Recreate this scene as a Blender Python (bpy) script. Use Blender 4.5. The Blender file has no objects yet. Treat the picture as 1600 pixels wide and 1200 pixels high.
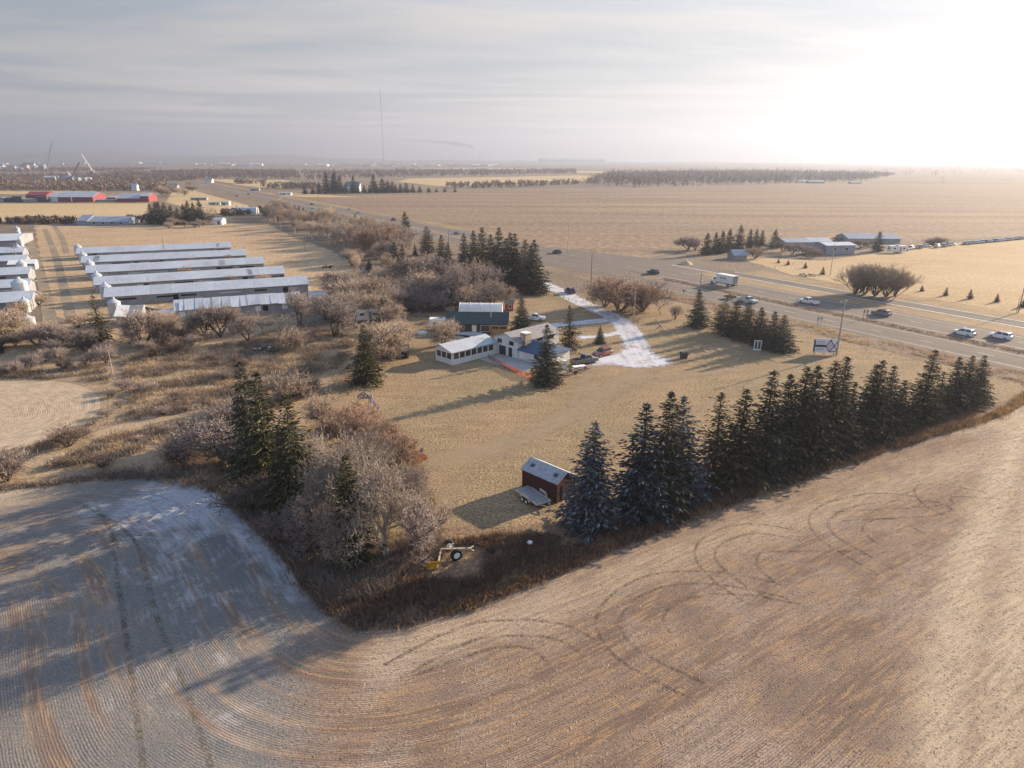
import bpy, bmesh, math, random
import numpy as np
from mathutils import Vector, Matrix
from mathutils.geometry import delaunay_2d_cdt
R = math.radians
random.seed(7)
rng = np.random.default_rng(7)
SC = bpy.context.scene
COL = SC.collection

# ------------------------------------------------------------------ camera
FPX, CAMH, HORY, ROLL = 1067.0, 38.0, 249.5, R(0.2)
PITCH = math.atan((600 - HORY) / FPX)
cam = bpy.data.cameras.new('camera')
cam.sensor_width = 36.0
cam.lens = FPX / 1600 * 36.0
cam.clip_start = 0.5
cam.clip_end = 40000
camo = bpy.data.objects.new('camera', cam)
COL.objects.link(camo)
camo.location = (0, 0, CAMH)
camo.rotation_euler = (Matrix.Rotation(R(90) - PITCH, 3, 'X') @ Matrix.Rotation(ROLL, 3, 'Z')).to_euler()
SC.camera = camo

# ------------------------------------------------------------------ sky and sun
SUN_AZ, SUN_EL = R(54), R(16.5)
W = bpy.data.worlds.new('World')
SC.world = W
W.use_nodes = True
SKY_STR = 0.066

# ------------------------------------------------------------------ node helper
def nd(t, typ, ins=None, **props):
    n = t.nodes.new('ShaderNode' + typ)
    for k, v in props.items():
        setattr(n, k, v)
    for k, v in (ins or {}).items():
        s = n.inputs[k]
        if isinstance(v, bpy.types.NodeSocket):
            t.links.new(v, s)
        elif isinstance(v, (tuple, list)) and s.type == 'RGBA':
            s.default_value = tuple(v) + (1,) * (4 - len(v))
        else:
            s.default_value = v
    return n

def mth(t, op, a, b=None, c=None, clamp=False):
    i = {0: a}
    if b is not None: i[1] = b
    if c is not None: i[2] = c
    return nd(t, 'Math', i, operation=op, use_clamp=clamp).outputs[0]

def mixc(t, f, a, b, mode='MIX'):
    n = nd(t, 'Mix', {}, data_type='RGBA', blend_type=mode)
    for s, v in ((n.inputs[0], f), (n.inputs[6], a), (n.inputs[7], b)):
        if isinstance(v, bpy.types.NodeSocket): t.links.new(v, s)
        elif isinstance(v, (tuple, list)): s.default_value = tuple(v) + (1,) * (4 - len(v))
        else: s.default_value = v
    return n.outputs[2]

def ramp(t, fac, stops, interp='LINEAR'):
    n = nd(t, 'ValToRGB', {0: fac})
    n.color_ramp.interpolation = interp
    e = n.color_ramp.elements
    while len(e) < len(stops): e.new(0.5)
    for el, (p, c) in zip(e, stops):
        el.position = p
        el.color = (c, c, c, 1) if isinstance(c, (int, float)) else tuple(c) + (1,)
    return n.outputs[0]

def mapr(t, v, a, b, c=0.0, d=1.0):
    return nd(t, 'MapRange', {0: v, 1: a, 2: b, 3: c, 4: d}).outputs[0]

def noise(t, vec, scale, detail=4, rough=0.55, dist=0.0):
    return nd(t, 'TexNoise', {'Vector': vec, 'Scale': scale, 'Detail': detail, 'Roughness': rough, 'Distortion': dist}).outputs[0]

def scaled(t, vec, s):
    return nd(t, 'Mapping', {'Vector': vec, 'Scale': s}).outputs[0]

def build_sky():
    t = W.node_tree
    t.nodes.clear()
    sky = nd(t, 'TexSky', sky_type='NISHITA', sun_disc=False, sun_elevation=SUN_EL, sun_rotation=SUN_AZ,
             altitude=600, air_density=1.0, dust_density=0.8, ozone_density=1.0).outputs[0]
    # very bright aureole rolled off, as thin high cloud does
    lum = nd(t, 'RGBToBW', {0: sky}).outputs[0]
    sky = mixc(t, 1.0, sky, nd(t, 'CombineColor', {0: mth(t, 'DIVIDE', 1.0, mth(t, 'ADD', 1.0, mth(t, 'MULTIPLY', lum, 0.14))), 1: mth(t, 'DIVIDE', 1.0, mth(t, 'ADD', 1.0, mth(t, 'MULTIPLY', lum, 0.14))), 2: mth(t, 'DIVIDE', 1.0, mth(t, 'ADD', 1.0, mth(t, 'MULTIPLY', lum, 0.14)))}).outputs[0], 'MULTIPLY')
    g = nd(t, 'TexCoord').outputs['Generated']
    sep = nd(t, 'SeparateXYZ', {0: g})
    z = mth(t, 'MAXIMUM', sep.outputs[2], 0.012)
    # cloud sheet: directions projected on a plane high above, so the streaks lie flat towards the horizon
    px = mth(t, 'DIVIDE', sep.outputs[0], z)
    py = mth(t, 'DIVIDE', sep.outputs[1], z)
    pv = nd(t, 'CombineXYZ', {0: px, 1: py, 2: 0.0}).outputs[0]
    n1 = noise(t, scaled(t, pv, (0.10, 0.20, 1)), 1.0, 7, 0.62, 0.9)
    n2 = noise(t, scaled(t, pv, (0.30, 0.50, 1)), 1.0, 6, 0.6, 0.4)
    m = mth(t, 'ADD', mth(t, 'MULTIPLY', n1, 0.75), mth(t, 'MULTIPLY', n2, 0.25))
    lit = mapr(t, m, 0.48, 0.62)
    drk = mapr(t, m, 0.50, 0.38)
    grey = nd(t, 'RGBToBW', {0: sky}).outputs[0]
    greyc = mixc(t, 1.0, nd(t, 'CombineColor', {0: grey, 1: grey, 2: grey}).outputs[0], (1.01, 0.985, 0.965), 'MULTIPLY')
    base = mixc(t, mapr(t, sep.outputs[2], 0.05, 0.40, 0.70, 0.15), sky, greyc)
    c1 = mixc(t, mth(t, 'MULTIPLY', lit, 0.95), base, mixc(t, 1.0, greyc, (1.5, 1.42, 1.32), 'MULTIPLY'))
    c2 = mixc(t, mth(t, 'MULTIPLY', drk, 0.75), c1, mixc(t, 1.0, base, (0.74, 0.80, 0.90), 'MULTIPLY'))
    bg = nd(t, 'Background', {'Color': c2, 'Strength': mth(t, 'MULTIPLY', mapr(t, sep.outputs[2], 0.16, 0.5, 0.90, 2.3), SKY_STR)})  # unseen overhead sky boosted as added fill light for the shaded sides
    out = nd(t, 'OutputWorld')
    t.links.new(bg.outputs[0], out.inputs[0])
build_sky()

sun = bpy.data.lights.new('sun', 'SUN')
sun.energy = 5.0
sun.angle = R(0.6)
sun.color = (1.0, 0.80, 0.565)
suno = bpy.data.objects.new('sun', sun)
COL.objects.link(suno)
sd = Vector((math.sin(SUN_AZ) * math.cos(SUN_EL), math.cos(SUN_AZ) * math.cos(SUN_EL), math.sin(SUN_EL)))
suno.rotation_euler = sd.to_track_quat('Z', 'Y').to_euler()
suno.location = sd * 200

SC.view_settings.view_transform = 'Standard'
SC.view_settings.look = 'None'
SC.view_settings.exposure = 1.64
SC.view_settings.gamma = 1.0
SC.cycles.max_bounces = 5
SC.cycles.transparent_max_bounces = 12
SC.cycles.volume_bounces = 0

# ------------------------------------------------------------------ pixel (of the 1600x1200 photograph) -> ground
def at(px, py, z=0.0):
    u, v = px - 800, py - 600
    c, s = math.cos(ROLL), math.sin(ROLL)
    u, v = u * c + v * s, -u * s + v * c
    dx, dy, dz = u, FPX * math.cos(PITCH) - v * math.sin(PITCH), -FPX * math.sin(PITCH) - v * math.cos(PITCH)
    t = (z - CAMH) / dz
    return Vector((dx * t, dy * t, z))

def ats(pts, z=0.0):
    return [at(x, y, z) for x, y in pts]

def hgt(bx, by, ty):
    """height of a vertical thing standing at pixel (bx,by) whose top shows at row ty"""
    p = at(bx, by)
    v = ty - 600 - ROLL * (bx - 800)
    dy, dz = FPX * math.cos(PITCH) - v * math.sin(PITCH), -FPX * math.sin(PITCH) - v * math.cos(PITCH)
    return CAMH + p.y * dz / dy

def tag(o, label=None, cat=None, group=None, kind=None):
    if label: o['label'] = label
    if cat: o['category'] = cat
    if group: o['group'] = group
    if kind: o['kind'] = kind
    return o

def empty(name, loc, rz=0.0, label=None, cat=None, group=None):
    o = bpy.data.objects.new(name, None)
    o.empty_display_size = 0.3
    COL.objects.link(o)
    o.location = loc
    o.rotation_euler = (0, 0, rz)
    return tag(o, label, cat, group)

def link(name, me, parent=None):
    o = bpy.data.objects.new(name, me)
    COL.objects.link(o)
    if parent is not None: o.parent = parent
    return o

def children(o):
    return [c for c in COL.objects if c.parent == o]

KIDS = {}
def copy_tree(o, parent=None):
    c = o.copy()
    COL.objects.link(c)
    if parent is not None: c.parent = parent
    if o.name not in KIDS: KIDS[o.name] = list(o.children)
    for ch in KIDS[o.name]: copy_tree(ch, c)
    return c

def mesh_np(name, V, F, mats, mi=None, attrs=None, smooth=False):
    """mesh from numpy arrays; F is (n,3) or (n,4)"""
    V = np.asarray(V, dtype=np.float32); F = np.asarray(F, dtype=np.int32)
    me = bpy.data.meshes.new(name)
    n, k = F.shape
    me.vertices.add(len(V)); me.vertices.foreach_set('co', V.ravel())
    me.loops.add(n * k); me.loops.foreach_set('vertex_index', F.ravel())
    me.polygons.add(n)
    me.polygons.foreach_set('loop_start', np.arange(0, n * k, k, dtype=np.int32))
    me.polygons.foreach_set('loop_total', np.full(n, k, dtype=np.int32))
    if mi is not None: me.polygons.foreach_set('material_index', np.asarray(mi, dtype=np.int32))
    for m in mats: me.materials.append(m)
    for an, (typ, dom, arr) in (attrs or {}).items():
        a = me.attributes.new(an, typ, dom)
        a.data.foreach_set('vector' if typ == 'FLOAT_VECTOR' else 'value', np.asarray(arr, dtype=np.float32).ravel())
    if smooth: me.polygons.foreach_set('use_smooth', np.ones(n, dtype=bool))
    me.update(calc_edges=True)
    me.validate()
    return me

# ------------------------------------------------------------------ materials
def newmat(name):
    m = bpy.data.materials.new(name)
    m.use_nodes = True
    t = m.node_tree
    t.nodes.clear()
    return m, t

def finish(t, col, rough=0.85, bump=None, bstr=0.4, bdist=0.05, metal=0.0, spec=0.3, coat=0.0, transl=None):
    i = {'Base Color': col, 'Roughness': rough, 'Metallic': metal, 'Specular IOR Level': spec, 'Coat Weight': coat}
    b = nd(t, 'BsdfPrincipled', i)
    if bump is not None:
        bn = nd(t, 'Bump', {'Height': bump, 'Strength': bstr, 'Distance': bdist})
        t.links.new(bn.outputs[0], b.inputs['Normal'])
    out = nd(t, 'OutputMaterial')
    sh = b.outputs[0]
    if transl:
        tr = nd(t, 'BsdfTranslucent', {'Color': col})
        ms = nd(t, 'MixShader', {0: transl, 1: sh, 2: tr.outputs[0]})
        sh = ms.outputs[0]
    t.links.new(sh, out.inputs[0])

def mat(name, base, rough=0.8, amt=0.25, scale=1.5, metal=0.0, spec=0.3, bump=0.0, coat=0.0, stain=None, ripples=None, transl=None):
    """one colour with uneven wear: two noises, an optional stain colour, optional metal/board ripples (axis, pitch)"""
    m, t = newmat(name)
    o = nd(t, 'TexCoord').outputs['Object']
    n1 = noise(t, o, scale, 5, 0.6)
    n2 = noise(t, o, scale * 7, 3, 0.5)
    f = mth(t, 'ADD', mth(t, 'MULTIPLY', n1, 0.65), mth(t, 'MULTIPLY', n2, 0.35))
    lo = tuple(c * (1 - amt) for c in base); hi = tuple(min(c * (1 + amt), 0.95) for c in base)
    c = mixc(t, mapr(t, f, 0.32, 0.68), lo, hi)
    if stain:
        c = mixc(t, mth(t, 'MULTIPLY', mapr(t, noise(t, o, scale * 0.7, 6, 0.65), 0.5, 0.68), stain[1]), c, stain[0])
    bh = n2 if bump else None
    if ripples:
        ax, pitch, depth = ripples
        s = nd(t, 'SeparateXYZ', {0: o}).outputs[ax]
        w = mth(t, 'PINGPONG', s, pitch / 2)
        w = mapr(t, w, 0.0, pitch * 0.12)
        c = mixc(t, mth(t, 'MULTIPLY', mth(t, 'SUBTRACT', 1.0, w), depth), c, tuple(x * 0.45 for x in base))
        bh = w
    finish(t, c, rough, bh, bump or 0.3, 0.02, metal, spec, coat, transl)
    return m
# ------------------------------------------------------------------ land
def dist_poly(P, L):
    """distance and arc position of points P (n,2) from the open polyline L (m,2)"""
    best = np.full(len(P), 1e9); arc = np.zeros(len(P)); acc = 0.0
    for a, b in zip(L[:-1], L[1:]):
        ab = b - a; l = np.linalg.norm(ab)
        u = np.clip(((P - a) @ ab) / (l * l), 0, 1)
        d = np.linalg.norm(P - a - u[:, None] * ab, axis=1)
        m = d < best
        best[m] = d[m]; arc[m] = acc + u[m] * l
        acc += l
    return best, arc

def smooth_line(pts, step=1.0):
    P = np.array([(p[0], p[1]) for p in pts], float)
    for _ in range(3):
        Q = [P[0]]
        for a, b in zip(P[:-1], P[1:]):
            Q += [a * 0.75 + b * 0.25, a * 0.25 + b * 0.75]
        Q.append(P[-1]); P = np.array(Q)
    return P

def sheet(name, poly, z, mats, spacing=None, attrs=None, kind='structure', wob=0.0):
    """flat land: polygon outline, optional inner points every `spacing` metres that carry attributes"""
    P = [Vector((p[0], p[1])) for p in poly]
    if wob:
        Q = []
        for i in range(len(P)):
            a, b = P[i], P[(i + 1) % len(P)]
            n = max(1, int((b - a).length / (wob * 5)))
            for k in range(n):
                q = a.lerp(b, k / n)
                Q.append(q + Vector((random.uniform(-wob, wob), random.uniform(-wob, wob))))
        P = Q
    n = len(P)
    pts = list(P)
    if spacing:
        xs = [p.x for p in P]; ys = [p.y for p in P]
        gx = np.arange(min(xs) + .37 * spacing, max(xs), spacing); gy = np.arange(min(ys) + .41 * spacing, max(ys), spacing)
        X, Y = np.meshgrid(gx, gy)
        X = X.ravel(); Y = Y.ravel()
        ins = np.zeros(len(X), bool)
        for i in range(n):
            a, b = P[i], P[(i + 1) % n]
            c = ((a.y > Y) != (b.y > Y)) & (X < (b.x - a.x) * (Y - a.y) / ((b.y - a.y) or 1e-9) + a.x)
            ins ^= c
        pts += [Vector((float(x), float(y))) for x, y in zip(X[ins], Y[ins])]
    r = delaunay_2d_cdt(pts, [(i, (i + 1) % n) for i in range(n)], [], 1, 1e-4)
    V = np.array([(v.x, v.y, z) for v in r[0]]); F = np.array([f for f in r[2] if len(f) == 3])
    e1 = V[F[:, 1]] - V[F[:, 0]]; e2 = V[F[:, 2]] - V[F[:, 0]]
    fl = (e1[:, 0] * e2[:, 1] - e1[:, 1] * e2[:, 0]) < 0
    F[fl] = F[fl][:, ::-1]
    me = mesh_np(name, V, F, mats, attrs=attrs(V[:, :2]) if attrs else None)
    return tag(link(name, me), kind=kind)

def wpos(t): return nd(t, 'NewGeometry').outputs['Position']

def land_mat(name, cols, big=0.02, mid=0.25, fine=3.0, streak=None, frost=None, bump=0.25, dk=0.55):
    """mixes of three soil and straw colours at three scales; streak = (angle, across, along) for drill lines"""
    m, t = newmat(name)
    p = wpos(t)
    v = p
    if streak:
        v = nd(t, 'Mapping', {'Vector': p, 'Rotation': (0, 0, streak[0]), 'Scale': (streak[1], streak[2], 1)}).outputs[0]
    a = noise(t, p, big, 5, 0.6, 0.5)
    b = noise(t, v, mid, 6, 0.62, 0.3)
    c = noise(t, p, fine, 4, 0.7)
    col = mixc(t, mapr(t, b, 0.36, 0.64), cols[0], cols[1])
    col = mixc(t, mth(t, 'MULTIPLY', mapr(t, a, 0.42, 0.66), 0.8), col, cols[2])
    col = mixc(t, mth(t, 'MULTIPLY', mapr(t, c, 0.62, 0.36), dk), col, tuple(x * 0.42 for x in cols[1]))
    col = mixc(t, mth(t, 'MULTIPLY', mapr(t, c, 0.52, 0.74), 0.4), col, tuple(min(x * 1.7, 0.8) for x in cols[0]))
    if frost:
        f = noise(t, p, frost[1], 6, 0.65, 0.6)
        col = mixc(t, mth(t, 'MULTIPLY', mapr(t, f, frost[2], frost[2] + 0.1), frost[0]), col, (0.62, 0.64, 0.68))
    finish(t, col, 0.95, mth(t, 'ADD', mth(t, 'MULTIPLY', b, 0.4), c), bump, 0.25, spec=0.1)
    return m

def field_mat(name):
    """stubble: thin rows along attribute rc.x (metres from the headland), bare soil between, frost and pale straw masks"""
    m, t = newmat(name)
    p = wpos(t)
    rc = nd(t, 'Attribute', attribute_name='rc').outputs['Vector']
    fr = nd(t, 'Attribute', attribute_name='frost').outputs['Fac']
    pl = nd(t, 'Attribute', attribute_name='pale').outputs['Fac']
    s = nd(t, 'SeparateXYZ', {0: rc})
    row, al = s.outputs[0], s.outputs[1]
    jit = mth(t, 'ADD', mth(t, 'MULTIPLY', noise(t, p, 2.2, 4, 0.65), 0.14), mth(t, 'MULTIPLY', noise(t, p, 0.12, 2, 0.5), 0.9))
    ph = mth(t, 'ADD', row, jit)
    w = mth(t, 'SINE', mth(t, 'MULTIPLY', ph, 2 * math.pi / 0.19))
    w = mth(t, 'MULTIPLY', w, mapr(t, noise(t, p, 0.22, 4, 0.6), 0.38, 0.60, 0.15, 1.0))
    w2 = mth(t, 'SINE', mth(t, 'MULTIPLY', ph, 2 * math.pi / 1.7))
    lon = nd(t, 'CombineXYZ', {0: mth(t, 'MULTIPLY', row, 0.55), 1: mth(t, 'MULTIPLY', al, 0.05)}).outputs[0]
    lon2 = nd(t, 'CombineXYZ', {0: mth(t, 'MULTIPLY', row, 2.6), 1: mth(t, 'MULTIPLY', al, 0.28)}).outputs[0]
    sw = noise(t, lon, 1.0, 4, 0.6)
    sw2 = noise(t, lon2, 1.0, 5, 0.65)
    pat = noise(t, p, 0.09, 6, 0.65, 0.8)
    fine = noise(t, p, 5.5, 5, 0.75)
    straw = mixc(t, mapr(t, sw, 0.40, 0.58), (0.43, 0.305, 0.215), (0.20, 0.138, 0.105))
    straw = mixc(t, mth(t, 'MULTIPLY', mapr(t, sw2, 0.50, 0.60), 0.85), straw, (0.40, 0.255, 0.135))
    straw = mixc(t, mth(t, 'MULTIPLY', mapr(t, pat, 0.5, 0.62), 0.75), straw, (0.39, 0.315, 0.26))
    soil = mixc(t, sw2, (0.115, 0.082, 0.065), (0.19, 0.132, 0.098))
    keep = mapr(t, mth(t, 'ADD', mth(t, 'MULTIPLY', w, 0.38), mth(t, 'ADD', mth(t, 'MULTIPLY', mth(t, 'SUBTRACT', sw2, 0.5), 1.6), mth(t, 'MULTIPLY', mth(t, 'SUBTRACT', fine, 0.5), 3.4))), -0.55, 0.55)
    col = mixc(t, keep, soil, straw)
    col = mixc(t, mth(t, 'MULTIPLY', mapr(t, mth(t, 'ADD', mth(t, 'MULTIPLY', pat, 0.5), mth(t, 'MULTIPLY', sw, 0.5)), 0.48, 0.38), 0.6), col, (0.13, 0.10, 0.09))
    pmask = mth(t, 'MULTIPLY', pl, mapr(t, mth(t, 'ADD', mth(t, 'MULTIPLY', sw2, 0.5), mth(t, 'MULTIPLY', fine, 0.5)), 0.30, 0.6))
    col = mixc(t, pmask, col, (0.52, 0.415, 0.295))
    # hoar frost on the left part: lies between the rows, greyer soil around it
    fn = mth(t, 'ADD', mth(t, 'MULTIPLY', noise(t, p, 0.16, 6, 0.7, 1.2), 0.6), mth(t, 'MULTIPLY', sw2, 0.4))
    grey = mixc(t, mapr(t, mth(t, 'ADD', mth(t, 'MULTIPLY', w, 0.6), mth(t, 'MULTIPLY', mth(t, 'SUBTRACT', fine, 0.5), 3.0)), -0.9, 0.9), (0.155, 0.145, 0.135), (0.42, 0.35, 0.275))
    grey = mixc(t, mth(t, 'MULTIPLY', mapr(t, fn, 0.42, 0.60), 0.7), (0.19, 0.185, 0.18), grey)
    grey = mixc(t, mth(t, 'MULTIPLY', mapr(t, fine, 0.60, 0.38), 0.6), grey, (0.10, 0.095, 0.095))
    col = mixc(t, mapr(t, fr, 0.02, 0.35), col, mixc(t, mth(t, 'MULTIPLY', mapr(t, sw, 0.50, 0.60), 0.75), grey, straw))
    fm = mth(t, 'MULTIPLY', mapr(t, mth(t, 'ADD', fn, mth(t, 'MULTIPLY', fr, 0.36)), 0.70, 0.92), mapr(t, mth(t, 'ADD', mth(t, 'MULTIPLY', w, 0.6), mth(t, 'MULTIPLY', mth(t, 'SUBTRACT', fine, 0.5), 4.5)), 0.9, -0.9, 0.05, 0.85), clamp=True)
    fm = mth(t, 'MULTIPLY', fm, mapr(t, fr, 0.0, 0.4), clamp=True)
    col = mixc(t, fm, col, (0.68, 0.72, 0.82))
    finish(t, col, 0.95, mth(t, 'ADD', mth(t, 'MULTIPLY', w, 0.22), mth(t, 'MULTIPLY', fine, 1.7)), 0.5, 0.08, spec=0.1)
    return m

def track_mat(name, dark, light):
    """broken lug prints of a tractor tyre: chevrons along UV.y, thin at the sides"""
    m, t = newmat(name)
    uv = nd(t, 'Attribute', attribute_name='uvw').outputs['Vector']
    s = nd(t, 'SeparateXYZ', {0: uv})
    u, v = s.outputs[0], s.outputs[1]
    au = mth(t, 'ABSOLUTE', u)
    chev = mth(t, 'SINE', mth(t, 'MULTIPLY', mth(t, 'SUBTRACT', v, mth(t, 'MULTIPLY', au, 0.35)), 2 * math.pi / 0.55))
    n = noise(t, wpos(t), 0.8, 5, 0.7)
    n2 = noise(t, wpos(t), 6.0, 3, 0.6)
    a = mth(t, 'MULTIPLY', mapr(t, mth(t, 'ADD', mth(t, 'MULTIPLY', chev, 0.28), mth(t, 'MULTIPLY', mth(t, 'SUBTRACT', n2, 0.5), 5.0)), -0.7, 0.7), mapr(t, au, 1.0, 0.55))
    a = mth(t, 'MULTIPLY', mth(t, 'MULTIPLY', a, mapr(t, n, 0.38, 0.58)), 0.75)
    col = mixc(t, mapr(t, n2, 0.35, 0.65), dark, light)
    b = nd(t, 'BsdfPrincipled', {'Base Color': col, 'Roughness': 0.95, 'Specular IOR Level': 0.1})
    tr = nd(t, 'BsdfTransparent')
    mx = nd(t, 'MixShader', {0: a, 1: tr.outputs[0], 2: b.outputs[0]})
    out = nd(t, 'OutputMaterial')
    t.links.new(mx.outputs[0], out.inputs[0])
    return m

def ribbon(pts, width, z, closed=False):
    """flat strip along a polyline with uvw = (-1..1 across, metres along)"""
    P = smooth_line(pts)
    T = np.gradient(P, axis=0); T /= np.linalg.norm(T, axis=1)[:, None] + 1e-9
    N = np.stack([-T[:, 1], T[:, 0]], 1)
    s = np.concatenate([[0], np.cumsum(np.linalg.norm(np.diff(P, axis=0), axis=1))])
    V = np.concatenate([np.c_[P + N * width / 2, np.full(len(P), z)], np.c_[P - N * width / 2, np.full(len(P), z)]])
    n = len(P)
    i = np.arange(n - 1)
    F = np.stack([i, i + n, i + n + 1, i + 1], 1)
    uv = np.concatenate([np.c_[np.ones(n), s, s * 0], np.c_[-np.ones(n), s, s * 0]])
    return V, F, uv

def ribbons(name, lines, m, z, kind='structure'):
    VV, FF, UU, k = [], [], [], 0
    for j, (pts, w) in enumerate(lines):
        V, F, U = ribbon(pts, w, z + 0.0006 * j)
        VV.append(V); FF.append(F + k); UU.append(U); k += len(V)
    me = mesh_np(name, np.concatenate(VV), np.concatenate(FF), [m], attrs={'uvw': ('FLOAT_VECTOR', 'POINT', np.concatenate(UU))})
    return tag(link(name, me), kind=kind)

def offset_line(pts, d):
    P = np.array([(p[0], p[1]) for p in pts], float)
    T = np.gradient(P, axis=0); T /= np.linalg.norm(T, axis=1)[:, None] + 1e-9
    return P + np.stack([-T[:, 1], T[:, 0]], 1) * d

# the ground: one sheet to the horizon
M_ground = land_mat('brush_ground', [(0.235, 0.185, 0.14), (0.155, 0.118, 0.092), (0.30, 0.225, 0.14)], 0.004, 0.05, 0.9)
gp = [(-11000, -300), (9000, -300), (9000, 12800), (-11000, 12800)]
sheet('ground', gp, 0.0, [M_ground])

# highway axis: direction HD, offset s across (to the far side)
HD = Vector((-0.520, 0.854, 0)).normalized(); HN = Vector((0.854, 0.520, 0)).normalized()
def hw(s, l): return HD * l + HN * s
def strip(name, s0, s1, l0, l1, z, m, wob=0.0):
    return sheet(name, [hw(s0, l0), hw(s1, l0), hw(s1, l1), hw(s0, l1)], z, [m], wob=wob)

GOLD = [(0.47, 0.335, 0.185), (0.39, 0.27, 0.15), (0.52, 0.385, 0.225)]
M_gold = land_mat('golden_grass', GOLD, 0.02, 0.12, 1.2, (R(25), 0.4, 2.0))
M_goldfar = land_mat('golden_stubble', [(0.52, 0.385, 0.21), (0.46, 0.33, 0.175), (0.56, 0.43, 0.25)], 0.006, 0.03, 0.5, (R(5), 0.3, 3))
M_past = land_mat('pasture_grass', [(0.48, 0.34, 0.205), (0.33, 0.235, 0.15), (0.54, 0.40, 0.255)], 0.012, 0.10, 0.8, (R(-24), 0.35, 2.4))
M_brown = land_mat('worked_stubble', [(0.34, 0.24, 0.15), (0.19, 0.135, 0.10), (0.25, 0.18, 0.125)], 0.0030, 0.014, 0.30, (R(3), 0.22, 2.2))
M_lawn = land_mat('dry_lawn', [(0.43, 0.305, 0.183), (0.30, 0.215, 0.13), (0.265, 0.222, 0.122)], 0.06, 0.22, 3.2, (R(-28), 0.5, 1.9), bump=0.6, dk=0.85)
M_scrub = land_mat('scrub_grass', [(0.42, 0.305, 0.19), (0.29, 0.21, 0.135), (0.35, 0.26, 0.17)], 0.05, 0.35, 2.2, bump=0.6)
M_verge = land_mat('verge_grass', [(0.27, 0.185, 0.12), (0.17, 0.115, 0.08), (0.33, 0.225, 0.13)], 0.06, 0.4, 2.5, bump=0.6)
M_stub = field_mat('stubble_rows')
M_swirl = land_mat('swathed_straw', [(0.42, 0.315, 0.19), (0.33, 0.24, 0.145), (0.47, 0.37, 0.24)], 0.06, 0.5, 2.5)

sheet('worked_field', ats([(470, 309), (620, 336), (740, 358), (860, 386), (1010, 403), (1080, 392), (1250, 374), (1420, 380), (1600, 368), (2300, 330), (2300, 291), (1600, 289), (1250, 288), (1040, 293), (880, 294), (700, 300), (560, 307)]), 0.06, [M_brown], wob=1.5)
sheet('golden_field', ats([(1150, 402), (1290, 407), (1450, 385), (1650, 363), (2200, 335), (2600, 620), (1820, 567), (1600, 497), (1420, 462), (1240, 430)]), 0.016, [M_gold], wob=0.8)
sheet('far_field', ats([(-300, 318), (233, 318), (236, 341), (150, 344), (-400, 350)]), 0.05, [M_goldfar], wob=1.0)
sheet('far_field', ats([(-200, 297), (150, 298), (150, 303), (-200, 304)]), 0.05, [M_goldfar], wob=1.0)
sheet('far_field', ats([(325, 280), (440, 281), (480, 287), (470, 295), (415, 294), (370, 289)]), 0.10, [M_goldfar], wob=3.0)
sheet('far_field', ats([(620, 284), (640, 279), (760, 277), (900, 274), (960, 276), (900, 284), (790, 291), (700, 292)]), 0.10, [M_goldfar], wob=3.0)
sheet('far_field', ats([(435, 300), (480, 303), (560, 308), (480, 308), (440, 306)]), 0.08, [M_goldfar], wob=1.5)
sheet('far_field', ats([(268, 299), (300, 297), (420, 330), (330, 334), (260, 316)]), 0.05, [M_goldfar], wob=1.0)
sheet('far_field', ats([(640, 263), (760, 262), (860, 264), (700, 267)]), 0.12, [M_goldfar], wob=8.0)
sheet('far_field', ats([(900, 267), (980, 268), (960, 270), (880, 270)]), 0.12, [M_goldfar], wob=6.0)
sheet('pasture', ats([(55, 352), (160, 353), (420, 349), (455, 370), (520, 392), (560, 420), (545, 450), (500, 470), (430, 545), (240, 560), (110, 520), (70, 470), (60, 400)]), 0.012, [M_past], wob=0.8)
sheet('scrubland', ats([(-450, 545), (120, 535), (330, 545), (420, 520), (560, 500), (640, 490), (650, 560), (560, 620), (480, 680), (430, 855), (340, 775), (215, 752), (0, 772), (-400, 800)]), 0.016, [M_scrub], wob=0.6)
lawn_px = [(640, 492), (700, 478), (790, 462), (850, 452), (890, 470), (940, 440), (1040, 466), (1240, 512), (1600, 590), (1590, 620), (1530, 640), (1400, 690), (1240, 745), (1090, 790), (990, 815), (900, 842), (800, 850), (700, 832), (640, 850), (560, 900), (480, 830), (440, 760), (470, 690), (500, 640), (520, 600)]
sheet('lawn', ats(lawn_px), 0.020, [M_lawn], wob=0.5)
verge_px = [(430, 850), (470, 800), (600, 850), (700, 828), (800, 822), (900, 812), (1090, 762), (1260, 712), (1400, 670), (1520, 628), (1570, 640), (1560, 662), (1450, 690), (1300, 740), (1150, 790), (1000, 850), (850, 915), (700, 972), (610, 992), (550, 992), (510, 966), (470, 922)]
sheet('verge', ats(verge_px), 0.024, [M_verge], wob=0.5)

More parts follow.
